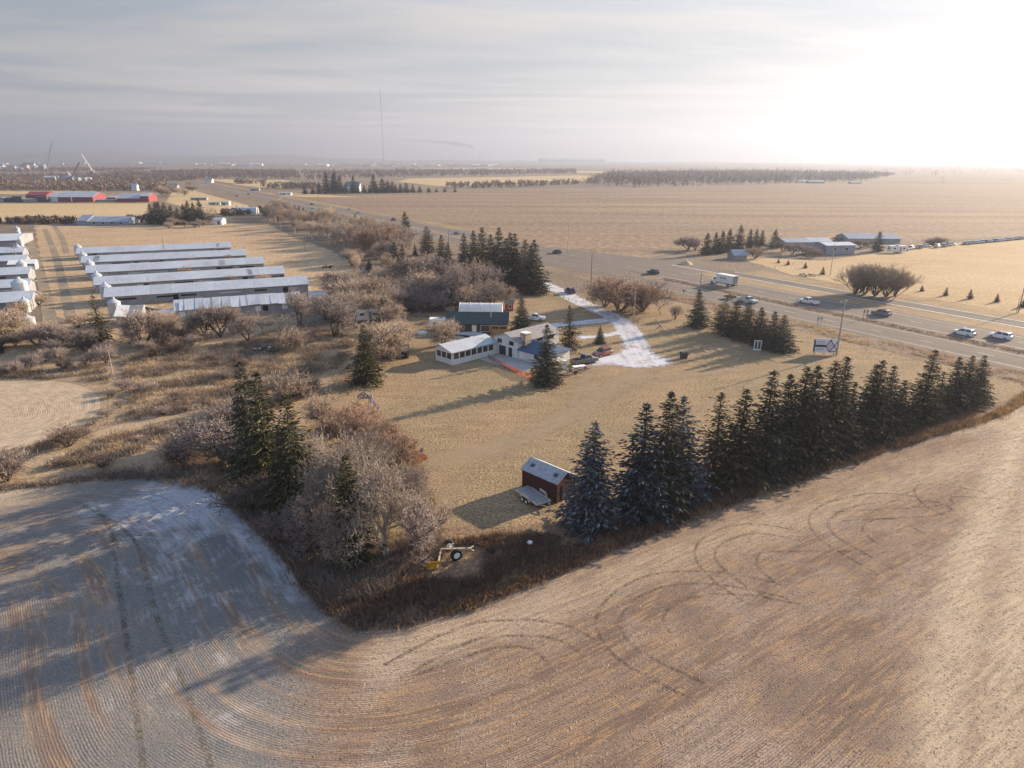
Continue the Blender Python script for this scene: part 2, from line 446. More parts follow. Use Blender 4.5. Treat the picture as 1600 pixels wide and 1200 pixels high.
# the near stubble field, one sheet round the corner of the yard
edge_px = [(-420, 800), (0, 769), (130, 753), (215, 748), (285, 750), (335, 769), (388, 808), (430, 855), (470, 917), (512, 962), (552, 985), (615, 984), (700, 964), (850, 905), (1000, 841), (1150, 782), (1300, 731), (1450, 682), (1555, 656), (1590, 640), (1612, 618), (1700, 590)]
EDGE = smooth_line(ats(edge_px))
def field_attrs(P):
    d, a = dist_poly(P, EDGE)
    # pixel column / row of each point to place the frost and the pale headland track
    dep = P[:, 1] * math.cos(PITCH) + CAMH * math.sin(PITCH)
    px = 800 + FPX * P[:, 0] / dep
    py = 600 + FPX * (CAMH * math.cos(PITCH) - P[:, 1] * math.sin(PITCH)) / dep
    corner = np.array(at(565, 985))[:2]
    ang = np.linalg.norm(P - corner, axis=1)
    left = np.clip((540 - px) / 160, 0, 1) * np.clip((P[:, 0] + 75) / 30, 0, 1)
    band = 0.55 + 0.45 * np.exp(-((d - 7) / 9.0) ** 2)
    top = 0.74 + 0.55 * np.exp(-(((px - 270) / 130) ** 2 + ((py - 800) / 60) ** 2))
    rim = 1.3 * np.exp(-(d / 2.4) ** 2) * np.clip((565 - px) / 30, 0, 1)
    frost = np.clip(left * (0.72 * band * top + rim), 0, 1.3) * np.clip((py - 765) / 40 + (px - 60) / 260, 0.05, 1)
    l1 = ats([(1600, 652), (1560, 760), (1510, 900), (1480, 1060), (1470, 1200)])
    l2 = ats([(1640, 652), (1625, 780), (1590, 930), (1570, 1060), (1560, 1200)])
    pale = np.zeros(len(P))
    for L, wd in ((l1, 2.2), (l2, 1.8)):
        dd, _ = dist_poly(P, np.array([(q.x, q.y) for q in L]))
        pale = np.maximum(pale, np.exp(-(dd / wd) ** 2))
    dd, _ = dist_poly(P, np.array([(q.x, q.y) for q in ats([(600, 1030), (850, 950), (1000, 890), (1150, 835), (1330, 780), (1600, 690)])]))
    pale = np.maximum(pale, 0.55 * np.exp(-(dd / 2.6) ** 2))
    pale = np.maximum(pale, 0.8 * np.exp(-(np.maximum(0, d - 1.0) / 2.0) ** 2) * np.clip((px - 1480) / 80, 0, 1))
    pale = np.maximum(pale, 0.7 * np.clip((120 - px) / 160, 0, 1) * np.exp(-(d / 6) ** 2) + 0.45 * np.exp(-(d / 5) ** 2) * np.clip((260 - px) / 120, 0, 1))
    z = np.zeros(len(P))
    return {'rc': ('FLOAT_VECTOR', 'POINT', np.c_[d, a, z]), 'frost': ('FLOAT', 'POINT', frost), 'pale': ('FLOAT', 'POINT', pale)}
fpoly = [Vector(p) for p in EDGE] + [Vector((190, 120)), Vector((190, 18)), Vector((-130, 18)), Vector((-130, 72))]
stub = sheet('stubble_field', fpoly, 0.030, [M_stub], 1.0, field_attrs)

M_trk = track_mat('tyre_prints', (0.06, 0.045, 0.04), (0.125, 0.095, 0.077))
M_trk2 = track_mat('worn_wheel_ruts', (0.10, 0.085, 0.05), (0.15, 0.125, 0.075))
loops = [
    [(1230, 935), (1130, 912), (1040, 912), (985, 940), (963, 975), (985, 1010), (1040, 1040), (1100, 1068)],
    [(1300, 800), (1500, 790), (1420, 780), (1330, 790), (1290, 812), (1300, 836), (1345, 862), (1395, 890)],
    [(1460, 845), (1400, 808), (1352, 815), (1345, 832), (1372, 850)],
    [(1330, 862), (1250, 862), (1190, 862), (1178, 880), (1198, 902), (1240, 925)],
    [(1250, 845), (1180, 830), (1125, 848), (1112, 872), (1150, 908), (1200, 935)],
    [(1545, 770), (1440, 752), (1424, 768), (1448, 795), (1500, 815)],
    [(1560, 780), (1490, 775), (1482, 782), (1510, 800)],
    [(600, 1040), (720, 975), (800, 968), (880, 972), (930, 1000)],
    [(640, 1060), (760, 1012), (830, 1010), (860, 1040)],
    [(1250, 945), (1150, 925), (1060, 935), (1032, 965), (1048, 990)]]
lines = []
for l in loops:
    P = ats(l)
    lines += [(P, 0.44)]
for l in (loops[0], loops[1], loops[4], loops[7]):
    lines.append((offset_line(ats(l), -2.1), 0.4))
tk = ribbons('tyre_tracks', lines, M_trk, 0.040)
ruts = []
for l in ([(150, 790), (185, 850), (170, 840), (180, 880), (192, 960), (205, 1050), (225, 1200)], [(120, 785), (205, 830), (225, 880), (240, 950), (262, 1010), (290, 1070), (330, 1200)]):
    ruts.append((ats(l), 0.55))
ribbons('wheel_ruts', ruts, M_trk2, 0.040)

# the small swathed field on the left and the yard track behind the spruces
sw_px = [(-200, 596), (0, 597), (60, 594), (110, 598), (148, 611), (161, 630), (150, 650), (112, 674), (60, 692), (0, 706), (-250, 730)]
SWE = smooth_line(ats(sw_px))
def sw_attrs(P):
    d, a = dist_poly(P, SWE)
    z = np.zeros(len(P))
    return {'rc': ('FLOAT_VECTOR', 'POINT', np.c_[d * 0.55, a, z]), 'frost': ('FLOAT', 'POINT', z), 'pale': ('FLOAT', 'POINT', z + 0.85)}
sheet('swathed_field', [Vector(p) for p in SWE], 0.028, [M_stub], 1.5, sw_attrs)

M_trail = land_mat('bare_trail', [(0.40, 0.30, 0.19), (0.31, 0.23, 0.14), (0.44, 0.34, 0.23)], 0.1, 0.6, 3)
ribbons('farm_track', [(ats([(40, 730), (170, 672), (230, 660), (300, 650), (370, 638)]), 3.0), (ats([(30, 745), (120, 738), (210, 722), (260, 700)]), 1.6), (ats([(176, 655), (176, 620), (172, 580), (175, 540)]), 1.3)], M_trail, 0.036)
ribbons('barn_track', [(ats([(45, 372), (62, 420), (75, 480), (80, 520)]), 3.0), (ats([(70, 358), (88, 400), (100, 450), (112, 500)]), 2.5), (ats([(84, 352), (98, 372), (104, 396)]), 2.5), (ats([(0, 354), (110, 350), (230, 345), (330, 349), (420, 340)]), 4.0)], land_mat('barn_track_soil', [(0.30, 0.245, 0.18), (0.20, 0.16, 0.12), (0.38, 0.30, 0.20)], 0.05, 0.3, 2), 0.030)

# highway: two carriageways, a grass median, a frontage road
def road_mat(name, base, seams):
    m, t = newmat(name)
    p = wpos(t)
    u = nd(t, 'VectorMath', {0: p, 1: (HN.x, HN.y, 0)}, operation='DOT_PRODUCT').outputs['Value']
    v = nd(t, 'VectorMath', {0: p, 1: (HD.x, HD.y, 0)}, operation='DOT_PRODUCT').outputs['Value']
    lane = nd(t, 'CombineXYZ', {0: mth(t, 'MULTIPLY', u, 0.9), 1: mth(t, 'MULTIPLY', v, 0.01)}).outputs[0]
    a = noise(t, lane, 1.0, 4, 0.6)
    b = noise(t, p, 0.12, 5, 0.6)
    c = noise(t, p, 4.0, 3, 0.7)
    f = mth(t, 'ADD', mth(t, 'MULTIPLY', a, 0.7), mth(t, 'ADD', mth(t, 'MULTIPLY', b, 0.2), mth(t, 'MULTIPLY', c, 0.1)))
    col = mixc(t, mapr(t, f, 0.34, 0.66), tuple(x * 0.72 for x in base), tuple(x * 1.3 for x in base))
    cr = nd(t, 'TexVoronoi', {'Vector': p, 'Scale': 0.16}, feature='DISTANCE_TO_EDGE').outputs['Distance']
    col = mixc(t, mth(t, 'MULTIPLY', mapr(t, cr, 0.012, 0.0), 0.5), col, tuple(x * 0.4 for x in base))
    finish(t, col, 0.92, c, 0.2, 0.01, spec=0.12)
    return m
M_asph = road_mat('worn_asphalt', (0.155, 0.130, 0.112), 1)
M_asph2 = road_mat('frontage_asphalt', (0.13, 0.112, 0.10), 1)
M_med = land_mat('median_grass', [(0.36, 0.25, 0.14), (0.20, 0.14, 0.095), (0.42, 0.30, 0.16)], 0.03, 0.25, 2.0)
M_ditch = land_mat('ditch_grass', [(0.25, 0.18, 0.125), (0.16, 0.115, 0.085), (0.33, 0.24, 0.15)], 0.03, 0.2, 1.8)
L0, L1 = -260, 1900
strip('ditch', 139.0, 148.5, L0, 215, 0.034, M_ditch, 0.6)
strip('ditch', 139.0, 148.5, 245, L1, 0.034, M_ditch, 0.6)
strip('highway', 148.0, 161.3, L0, L1, 0.050, M_asph)
strip('median', 160.6, 164.8, L0, 178, 0.046, M_med)
strip('median', 160.6, 164.8, 236, L1, 0.046, M_med)
strip('highway', 164.2, 179.6, L0, L1, 0.050, M_asph)
strip('median', 179.2, 187.6, L0, 190, 0.046, M_med)
strip('frontage_road', 187.4, 196.5, L0, 200, 0.048, M_asph2)
strip('ditch', 196.0, 206.0, L0, 165, 0.032, M_med, 0.5)
strip('ditch', 179.2, 189.0, 236, L1, 0.032, M_med, 0.5)
# intersection: the side road that crosses, the turning lanes
def crossing():
    a = [hw(139, 232), hw(148.5, 205), hw(164, 190), hw(179, 172), hw(196, 172), hw(203, 200), hw(196, 232), hw(181, 275), hw(160, 250), hw(148.5, 246)]
    sheet('side_road', a, 0.054, [M_asph])
crossing()
M_line = mat('road_paint', (0.62, 0.60, 0.55), 0.7, 0.3, 0.8, stain=((0.25, 0.22, 0.2), 0.7))
M_frostl = mat('frost_rime', (0.72, 0.72, 0.72), 0.8, 0.25, 0.5, stain=((0.3, 0.25, 0.2), 0.6))
def marks():
    V, F = [], []
    def q(s, l0, l1, w):
        i = len(V)
        for a, b in ((s - w / 2, l0), (s + w / 2, l0), (s + w / 2, l1), (s - w / 2, l1)):
            p = hw(a, b); V.append((p.x, p.y, 0.058))
        F.append((i, i + 1, i + 2, i + 3))
    for s in (150.0, 159.6, 166.3, 177.4):
        q(s, L0, 176, 0.16); q(s, 246, L1, 0.16)
    for s in (154.8, 171.8):
        l = L0
        while l < 900:
            q(s, l, l + 3, 0.15); l += 12
    tag(link('road_markings', mesh_np('road_markings', V, F, [M_line])), kind='structure')
    V.clear(); F.clear()
    q(188.2, L0, 192, 0.42); q(195.6, L0, 168, 0.38)
    tag(link('road_markings', mesh_np('frost_lines', V, F, [M_frostl])), kind='structure')
marks()

# driveway: from the service road behind the spruces down to a frosted turning patch, two spurs to the house
M_drive = land_mat('gravel_drive', [(0.34, 0.29, 0.24), (0.25, 0.21, 0.175), (0.40, 0.35, 0.30)], 0.08, 0.4, 3.0, frost=(0.75, 0.16, 0.47))
M_drivef = land_mat('frosted_gravel', [(0.56, 0.56, 0.58), (0.42, 0.40, 0.39), (0.64, 0.65, 0.69)], 0.12, 0.5, 2.4, frost=(0.8, 0.25, 0.44))

def drive_mat(name, cols, fr, opac=1.0):
    m, t = newmat(name)
    p = wpos(t)
    e = nd(t, 'Attribute', attribute_name='edge').outputs['Fac']
    a = noise(t, p, 0.35, 6, 0.7, 0.6); b = noise(t, p, 3.0, 4, 0.7)
    al = nd(t, 'Attribute', attribute_name='along').outputs['Vector']
    st = noise(t, scaled(t, al, (1.6, 0.05, 1)), 1.0, 4, 0.6)
    col = mixc(t, mapr(t, mth(t, 'ADD', mth(t, 'MULTIPLY', st, 0.6), mth(t, 'MULTIPLY', b, 0.4)), 0.36, 0.62), cols[0], cols[1])
    f = mth(t, 'ADD', mth(t, 'MULTIPLY', a, 0.6), mth(t, 'MULTIPLY', st, 0.4))
    col = mixc(t, mth(t, 'MULTIPLY', mapr(t, mth(t, 'ADD', f, mth(t, 'MULTIPLY', b, 0.15)), fr, fr + 0.14), 0.9), col, (0.54, 0.55, 0.61))
    bs = nd(t, 'BsdfPrincipled', {'Base Color': col, 'Roughness': 0.95, 'Specular IOR Level': 0.1})
    alpha = mth(t, 'MULTIPLY', opac, mapr(t, mth(t, 'ADD', e, mth(t, 'MULTIPLY', mth(t, 'SUBTRACT', mth(t, 'ADD', mth(t, 'MULTIPLY', a, 0.6), mth(t, 'MULTIPLY', b, 0.4)), 0.5), 3.6)), 0.15, 0.85))
    mx = nd(t, 'MixShader', {0: alpha, 1: nd(t, 'BsdfTransparent').outputs[0], 2: bs.outputs[0]})
    t.links.new(mx.outputs[0], nd(t, 'OutputMaterial').inputs[0])
    return m
def outline(pts, w):
    L = smooth_line(pts); T = np.gradient(L, axis=0); T /= np.linalg.norm(T, axis=1)[:, None]
    N = np.stack([-T[:, 1], T[:, 0]], 1) * w / 2
    return [Vector(q) for q in np.concatenate([L + N, (L - N)[::-1]])], L
def drive(poly, mid, z, m, name='driveway', soft=1.1):
    B = np.array([(p[0], p[1]) for p in poly] + [(poly[0][0], poly[0][1])])
    def at_(P):
        d, _ = dist_poly(P, B); c, a = dist_poly(P, mid)
        return {'edge': ('FLOAT', 'POINT', d / soft), 'along': ('FLOAT_VECTOR', 'POINT', np.c_[c, a, c * 0])}
    sheet(name, poly, z, [m], 0.8, at_)
M_dr1 = drive_mat('gravel_drive', [(0.30, 0.265, 0.235), (0.42, 0.385, 0.355)], 0.47)
M_dr2 = drive_mat('frosted_gravel', [(0.28, 0.25, 0.225), (0.42, 0.395, 0.38)], 0.46)
for px, w, z, m in (([(775, 412), (830, 437), (870, 452), (905, 472), (940, 486), (970, 502), (985, 520), (995, 545), (1000, 560)], 6.4, 0.040, M_dr1), ([(960, 497), (935, 502), (900, 505), (870, 508), (835, 514), (800, 520)], 5.0, 0.043, M_dr2), ([(985, 516), (960, 522), (930, 526), (900, 528)], 3.6, 0.043, M_dr2)):
    poly, L_ = outline(ats(px), w); drive(poly, L_, z, m)
pp = [Vector(q) for q in smooth_line(ats([(955, 500), (980, 503), (998, 520), (1014, 540), (1036, 552), (1060, 566), (1046, 577), (1010, 576), (985, 579), (955, 571), (930, 574), (895, 570), (920, 556), (960, 549), (978, 540), (975, 522), (955, 500)]))[:-1]]
drive(pp, smooth_line(ats([(970, 502), (985, 520), (1000, 545), (1020, 575)])), 0.046, M_dr2, 'driveway', 2.6)

M_worn = drive_mat('worn_grass', [(0.43, 0.335, 0.225), (0.36, 0.275, 0.18)], 0.9, 0.48)
for px, w in (([(1010, 575), (950, 612), (880, 655), (800, 690), (720, 715), (650, 722)], 7.0), ([(930, 575), (900, 610), (900, 650), (960, 690), (1040, 660), (1200, 590)], 4.0), ([(690, 830), (690, 770), (760, 715), (860, 690)], 3.5), ([(860, 615), (990, 600), (1150, 575), (1290, 570)], 4.5)):
    poly, L_ = outline(ats(px), w); drive(poly, L_, 0.028 + 0.002 * (w < 5) + 0.0005 * w, M_worn, 'worn_path', 2.0)
# ------------------------------------------------------------------ vegetation
def foliage_mat(name, c1, c2, tip, transl=0.12, rough=0.75):
    """needles or twigs: colour varies from clump to clump through a per-face random attribute"""
    m, t = newmat(name)
    a = nd(t, 'Attribute', attribute_name='rnd').outputs['Fac']
    oi = nd(t, 'ObjectInfo').outputs['Random']
    n = noise(t, nd(t, 'TexCoord').outputs['Object'], 0.7, 3, 0.6)
    f = mth(t, 'ADD', mth(t, 'MULTIPLY', a, 0.6), mth(t, 'MULTIPLY', n, 0.4))
    col = mixc(t, mapr(t, f, 0.2, 0.75), c1, c2)
    col = mixc(t, mapr(t, a, 0.80, 1.0), col, tip)
    k = mapr(t, oi, 0, 1, 0.78, 1.22)
    col = mixc(t, 1.0, col, nd(t, 'CombineColor', {0: k, 1: k, 2: k}).outputs[0], 'MULTIPLY')
    finish(t, col, rough, spec=0.15, transl=transl)
    return m

M_needle = {
    'blue': foliage_mat('blue_spruce_needles', (0.036, 0.044, 0.050), (0.11, 0.125, 0.145), (0.27, 0.30, 0.34)),
    'dark': foliage_mat('dark_spruce_needles', (0.034, 0.037, 0.028), (0.095, 0.092, 0.066), (0.20, 0.18, 0.13)),
    'green': foliage_mat('green_spruce_needles', (0.034, 0.040, 0.020), (0.10, 0.10, 0.048), (0.20, 0.175, 0.085)),
    'rust': foliage_mat('brown_green_needles', (0.040, 0.040, 0.022), (0.105, 0.088, 0.050), (0.18, 0.14, 0.08)),
}
M_bark = mat('spruce_bark', (0.10, 0.075, 0.055), 0.95, 0.35, 3)

def tubes(segs, sides=4):
    """segs: list of (p0, p1, r0, r1) -> verts, quads (open tapered tubes)"""
    A = np.array([s[0] for s in segs], float); B = np.array([s[1] for s in segs], float)
    r0 = np.array([s[2] for s in segs]); r1 = np.array([s[3] for s in segs])
    D = B - A; D /= np.linalg.norm(D, axis=1)[:, None] + 1e-9
    ref = np.where(np.abs(D[:, 2:3]) > 0.9, np.array([[1.0, 0, 0]]), np.array([[0, 0, 1.0]]))
    U = np.cross(D, ref); U /= np.linalg.norm(U, axis=1)[:, None] + 1e-9
    Wv = np.cross(D, U)
    V = []
    for k in range(sides):
        a = 2 * math.pi * k / sides
        d = U * math.cos(a) + Wv * math.sin(a)
        V.append(A + d * r0[:, None]); V.append(B + d * r1[:, None])
    V = np.stack(V, 1).reshape(-1, 3)
    n = len(segs); base = np.arange(n)[:, None] * (2 * sides)
    F = []
    for k in range(sides):
        k2 = (k + 1) % sides
        F.append(np.concatenate([base + 2 * k, base + 2 * k2, base + 2 * k2 + 1, base + 2 * k + 1], 1))
    return V, np.stack(F, 1).reshape(-1, 4)

def spruce_proto(kind, H=12.0, Rad=2.6, dens=1.0, droop=0.25, seed=1, needle='dark', ragged=0.15, power=0.85, skirt=0.06, tip=0.5, leaf=0.85):
    r_ = np.random.default_rng(seed)
    V, F, A = [], [], []
    segs = []
    z = skirt * H
    k = 0
    step = 0.030 * H / dens ** 0.5
    while z < H * 0.985:
        t = (z / H - skirt) / (1 - skirt)
        rad = Rad * (1 - t) ** power * (0.82 + 0.18 * math.sin(k * 2.4)) + 0.10
        if t < 0.10: rad *= 0.72 + 2.8 * t
        nb = max(4, int((6 + 7 * (1 - t)) * dens ** 0.5))
        off = r_.uniform(0, 6.28)
        for b in range(nb):
            a = off + 6.2832 * b / nb + r_.normal(0, 0.16)
            L = rad * (1 + r_.normal(0, ragged))
            if r_.random() < ragged * 0.35: L *= r_.choice([0.45, 1.28])
            L = max(L, 0.15)
            z0 = z + r_.normal(0, step * 0.4)
            dr = droop * (1 - 0.8 * t) + r_.normal(0, 0.05)
            up = 0.55 * t
            d = np.array([math.cos(a), math.sin(a), 0])
            ns = max(3, int(L / (0.21 * leaf) * dens ** 0.5))
            for s in range(ns):
                u = 0.18 + 0.82 * (s + r_.random() * 0.8) / ns
                c = d * (L * u) + np.array([0, 0, z0 + L * (up * u - dr * u * u * 1.3 + 0.12 * u ** 4)])
                side = np.array([-d[1], d[0], 0.0])
                spread = 0.42 * L * u * (1.15 - u) + 0.08
                lat = r_.uniform(-1, 1)
                c = c + side * lat * spread + np.array([0, 0, r_.normal(0, 0.05) - abs(lat) * 0.10 * spread])
                c[2] = max(c[2], 0.35)
                dd = d * (1.0 - 0.3 * abs(lat)) + side * lat * 0.9 + np.array([0, 0, r_.uniform(-0.5, 0.15) - dr])
                dd /= np.linalg.norm(dd)
                ln = leaf * r_.uniform(0.30, 0.62) * (0.7 + 0.5 * (1 - t)); wd = ln * r_.uniform(0.28, 0.46)
                sd = np.cross(dd, np.array([0, 0, 1.0])); sd /= np.linalg.norm(sd) + 1e-9
                upv = np.cross(sd, dd)
                rot = r_.uniform(-1.0, 1.0)
                s1 = sd * math.cos(rot) + upv * math.sin(rot); s2 = -sd * math.sin(rot) + upv * math.cos(rot)
                i = len(V)
                rn = r_.random()
                p0 = c - dd * ln * 0.45; p1 = c + dd * ln * 0.55
                V += [p0, c + s1 * wd * 0.5, p1, c - s1 * wd * 0.5, c + s2 * wd * 0.42, c - s2 * wd * 0.42]
                F += [(i, i + 1, i + 2, i + 3), (i, i + 4, i + 2, i + 5)]
                A += [rn, min(1, rn + 0.05)]
            if s >= 0 and r_.random() < 0.5:
                segs.append((np.array([0, 0, z0]), d * L * 0.75 + np.array([0, 0, z0 + L * (up * .75 - dr * .7)]), 0.035, 0.012))
        z += step * (0.8 + 0.4 * r_.random()); k += 1
    # leader
    for q in range(int(14 * tip * 2)):
        zz = H * (0.955 + 0.045 * q / (28 * tip))
        a = r_.uniform(0, 6.28); ln = 0.34 * (1.05 - q / (30 * tip))
        d = np.array([math.cos(a) * .7, math.sin(a) * .7, 0.6]); sd = np.array([-math.sin(a), math.cos(a), 0])
        i = len(V); c = np.array([0, 0, zz]); rn = r_.random()
        V += [c, c + d * ln * .5 + sd * .08, c + d * ln, c + d * ln * .5 - sd * .08]
        F += [(i, i + 1, i + 2, i + 3)]; A += [rn]
    root = empty('spruce_tree', (0, 0, 0))
    cr = mesh_np('spruce_crown', V, F, [M_needle[needle]], attrs={'rnd': ('FLOAT', 'FACE', A)})
    segs += [(np.array([0, 0, -0.1]), np.array([0, 0, H * .5]), 0.016 * H + .03, 0.010 * H), (np.array([0, 0, H * .5]), np.array([0, 0, H * .99]), 0.010 * H, 0.012)]
    TV, TF = tubes(segs, 5)
    link('trunk', mesh_np('spruce_trunk', TV, TF, [M_bark]), root)
    link('crown', cr, root)
    root['H'] = H; root['Rad'] = Rad
    return root

def spruce_small(needle, seed):
    return spruce_proto('far', 12, 3.0, 0.8, 0.2, seed, needle, 0.2, leaf=1.7)

# bare trees: limbs grown by forking, the crown is the fine twigs
def grow(r_, p, d, L, rad, lev, maxlev, segs, twigs, spread, gravity, forks):
    n = 3 if lev < maxlev else 2
    q = p
    for k in range(n):
        d = d + r_.normal(0, 0.13 + 0.03 * lev, 3) + np.array([0, 0, gravity])
        d /= np.linalg.norm(d)
        e = q + d * L / n
        ra, rb = rad * (1 - 0.28 * k / n), rad * (1 - 0.28 * (k + 1) / n)
        (twigs if lev >= maxlev - 1 else segs).append((q, e, ra, rb))
        if lev < maxlev and (k > 0 or lev > 1):
            sd = r_.normal(0, 1, 3); sd -= d * (sd @ d); sd /= np.linalg.norm(sd) + 1e-9
            dd = d * 0.7 + sd * spread * r_.uniform(0.6, 1.1); dd /= np.linalg.norm(dd)
            grow(r_, e, dd, L * r_.uniform(0.5, 0.72), rb * 0.55, lev + 1, maxlev, segs, twigs, spread, gravity, forks)
        q = e
    if lev < maxlev:
        m = forks if lev < 2 else 2
        a0 = r_.uniform(0, 6.28)
        ref = np.cross(d, np.array([0.3, 0.2, 1.0])); ref /= np.linalg.norm(ref) + 1e-9
        r2 = np.cross(d, ref)
        for j in range(m):
            a = a0 + 6.283 * j / m + r_.normal(0, 0.3)
            sd = ref * math.cos(a) + r2 * math.sin(a)
            dd = d + sd * spread * r_.uniform(0.45, 1.0); dd /= np.linalg.norm(dd)
            grow(r_, q, dd, L * r_.uniform(0.66, 0.86), rad * 0.62, lev + 1, maxlev, segs, twigs, spread, gravity, forks)

def twig_mat(name, c1, c2, tip):
    return foliage_mat(name, c1, c2, tip, 0.0, 0.9)
M_twig = {
    'tan': twig_mat('tan_twigs', (0.31, 0.235, 0.18), (0.45, 0.35, 0.27), (0.56, 0.45, 0.35)),
    'grey': twig_mat('grey_twigs', (0.22, 0.18, 0.155), (0.33, 0.28, 0.24), (0.44, 0.38, 0.33)),
    'mauve': twig_mat('mauve_twigs', (0.22, 0.175, 0.16), (0.34, 0.28, 0.255), (0.44, 0.365, 0.33)),
    'red': twig_mat('reddish_twigs', (0.31, 0.195, 0.14), (0.45, 0.30, 0.215), (0.54, 0.38, 0.28)),
    'dark': twig_mat('dark_twigs', (0.13, 0.098, 0.082), (0.21, 0.16, 0.135), (0.30, 0.23, 0.19)),
}
M_limb = mat('grey_bark', (0.11, 0.085, 0.068), 0.95, 0.35, 2)
M_pale = mat('pale_bark', (0.36, 0.30, 0.245), 0.9, 0.3, 2)

def bare_proto(name, H, stems, lean, L0, rad, lev, spread, gravity, twig, seed, bark=None, forks=3, twigr=0.018, limit=16000):
    r_ = np.random.default_rng(seed)
    segs, tw = [], []
    for s in range(stems):
        a = 6.283 * s / max(stems, 1) + r_.normal(0, 0.4)
        l = lean * r_.uniform(0.5, 1.2)
        d = np.array([math.cos(a) * l, math.sin(a) * l, 1.0]); d /= np.linalg.norm(d)
        p = np.array([math.cos(a), math.sin(a), 0]) * (0.02 if stems > 1 else 0) - np.array([0, 0, 0.08])
        grow(r_, p, d, L0 * r_.uniform(0.8, 1.15), rad * r_.uniform(0.75, 1.1), 0, lev, segs, tw, spread, gravity, forks)
    if len(tw) > limit:
        idx = r_.choice(len(tw), limit, replace=False); tw = [tw[i] for i in idx]
    tw = [(a, b, max(r0, twigr), max(r1 * 0.7, twigr * 0.55)) for a, b, r0, r1 in tw]
    top = max(s[1][2] for s in tw)
    k = H / top
    V1, F1 = tubes(segs, 5); V2, F2 = tubes(tw, 3)
    V1 *= k; V2 *= k
    rn = np.repeat(r_.random(len(tw)), 3)
    root = empty(name, (0, 0, 0))
    link('trunk', mesh_np('bare_trunk', V1, F1, [bark or M_limb]), root)
    link('crown', mesh_np('bare_crown', V2, F2, [M_twig[twig]], attrs={'rnd': ('FLOAT', 'FACE', rn)}), root)
    root['H'] = H
    return root

PARK = Vector((0, 0, 0))
SP = {
    'blue': spruce_proto('blue', 12, 2.75, 1.5, 0.30, 11, 'blue', 0.16, 0.80, 0.05),
    'blue2': spruce_proto('blue', 12, 2.5, 1.4, 0.32, 12, 'blue', 0.22, 0.85, 0.04),
    'dark': spruce_proto('dark', 12, 2.5, 1.4, 0.34, 13, 'dark', 0.22, 0.85, 0.04),
    'dark2': spruce_proto('dark', 12, 2.3, 1.5, 0.42, 14, 'rust', 0.32, 0.75, 0.05),
    'ragged': spruce_proto('dark', 12, 2.0, 0.9, 0.45, 15, 'rust', 0.35, 0.80, 0.07),
    'green': spruce_proto('green', 12, 2.5, 1.4, 0.30, 16, 'green', 0.25, 0.80, 0.05),
    'round': spruce_proto('green', 12, 3.2, 1.3, 0.15, 17, 'rust', 0.22, 0.55, 0.08),
    'far': spruce_small('dark', 18),
    'far2': spruce_small('rust', 19),
}
BT = {
    'oak': bare_proto('bare_tree', 9, 2, 0.25, 1.9, 0.22, 5, 0.85, 0.06, 'tan', 21, limit=8500),
    'oak2': bare_proto('bare_tree', 9, 3, 0.42, 1.7, 0.15, 5, 0.84, 0.07, 'mauve', 22, limit=9000),
    'oak3': bare_proto('bare_tree', 9, 4, 0.5, 1.6, 0.13, 5, 0.84, 0.06, 'tan', 23, limit=10000),
    'grey': bare_proto('bare_tree', 9, 3, 0.32, 2.3, 0.15, 5, 0.7, 0.05, 'grey', 24, M_pale, limit=9000),
    'willow': bare_proto('bare_tree', 9, 6, 0.65, 1.7, 0.13, 5, 0.82, 0.04, 'red', 25, limit=12000),
    'poplar': bare_proto('bare_tree', 11, 2, 0.06, 2.9, 0.13, 4, 0.50, 0.16, 'grey', 26, M_pale, 3),
    'poplar2': bare_proto('bare_tree', 11, 2, 0.10, 2.6, 0.12, 4, 0.55, 0.14, 'tan', 27, M_pale, 3),
    'shrub': bare_proto('bare_shrub', 3.5, 9, 0.55, 0.9, 0.05, 3, 0.75, 0.05, 'mauve', 28, None, 3, 0.014),
    'shrub2': bare_proto('bare_shrub', 3.5, 10, 0.7, 0.9, 0.05, 3, 0.75, 0.05, 'tan', 29, None, 3, 0.014),
    'shrub3': bare_proto('bare_shrub', 3.5, 12, 0.6, 0.9, 0.045, 3, 0.7, 0.05, 'dark', 30, None, 3, 0.014),
    'fan': bare_proto('bare_shrub', 6, 26, 0.5, 1.7, 0.05, 3, 0.38, 0.10, 'tan', 31, None, 3, 0.02),
    'sapling': bare_proto('bare_sapling', 5, 1, 0.05, 1.8, 0.06, 3, 0.45, 0.06, 'mauve', 32, None, 3, 0.016),
}
PROTO_USED = set()
WIDE = 1.0
def plant(proto, loc, H, label, cat, group=None, name=None, wide=1.0, rz=None):
    src = proto
    key = src.name
    if key in PROTO_USED:
        o = copy_tree(src)
    else:
        KIDS[src.name] = list(src.children); PROTO_USED.add(key); o = src
    o.location = loc
    k = H / src['H'] if 'H0' not in src else H / src['H0']
    if 'H0' not in o: o['H0'] = src['H']
    o.rotation_euler = (random.gauss(0, .022), random.gauss(0, .022), random.uniform(0, 6.28) if rz is None else rz)
    o.scale = (k * wide * WIDE, k * wide * WIDE, k)
    for a in ('label', 'category', 'group'):
        if a in o: del o[a]
    return tag(o, label, cat, group)

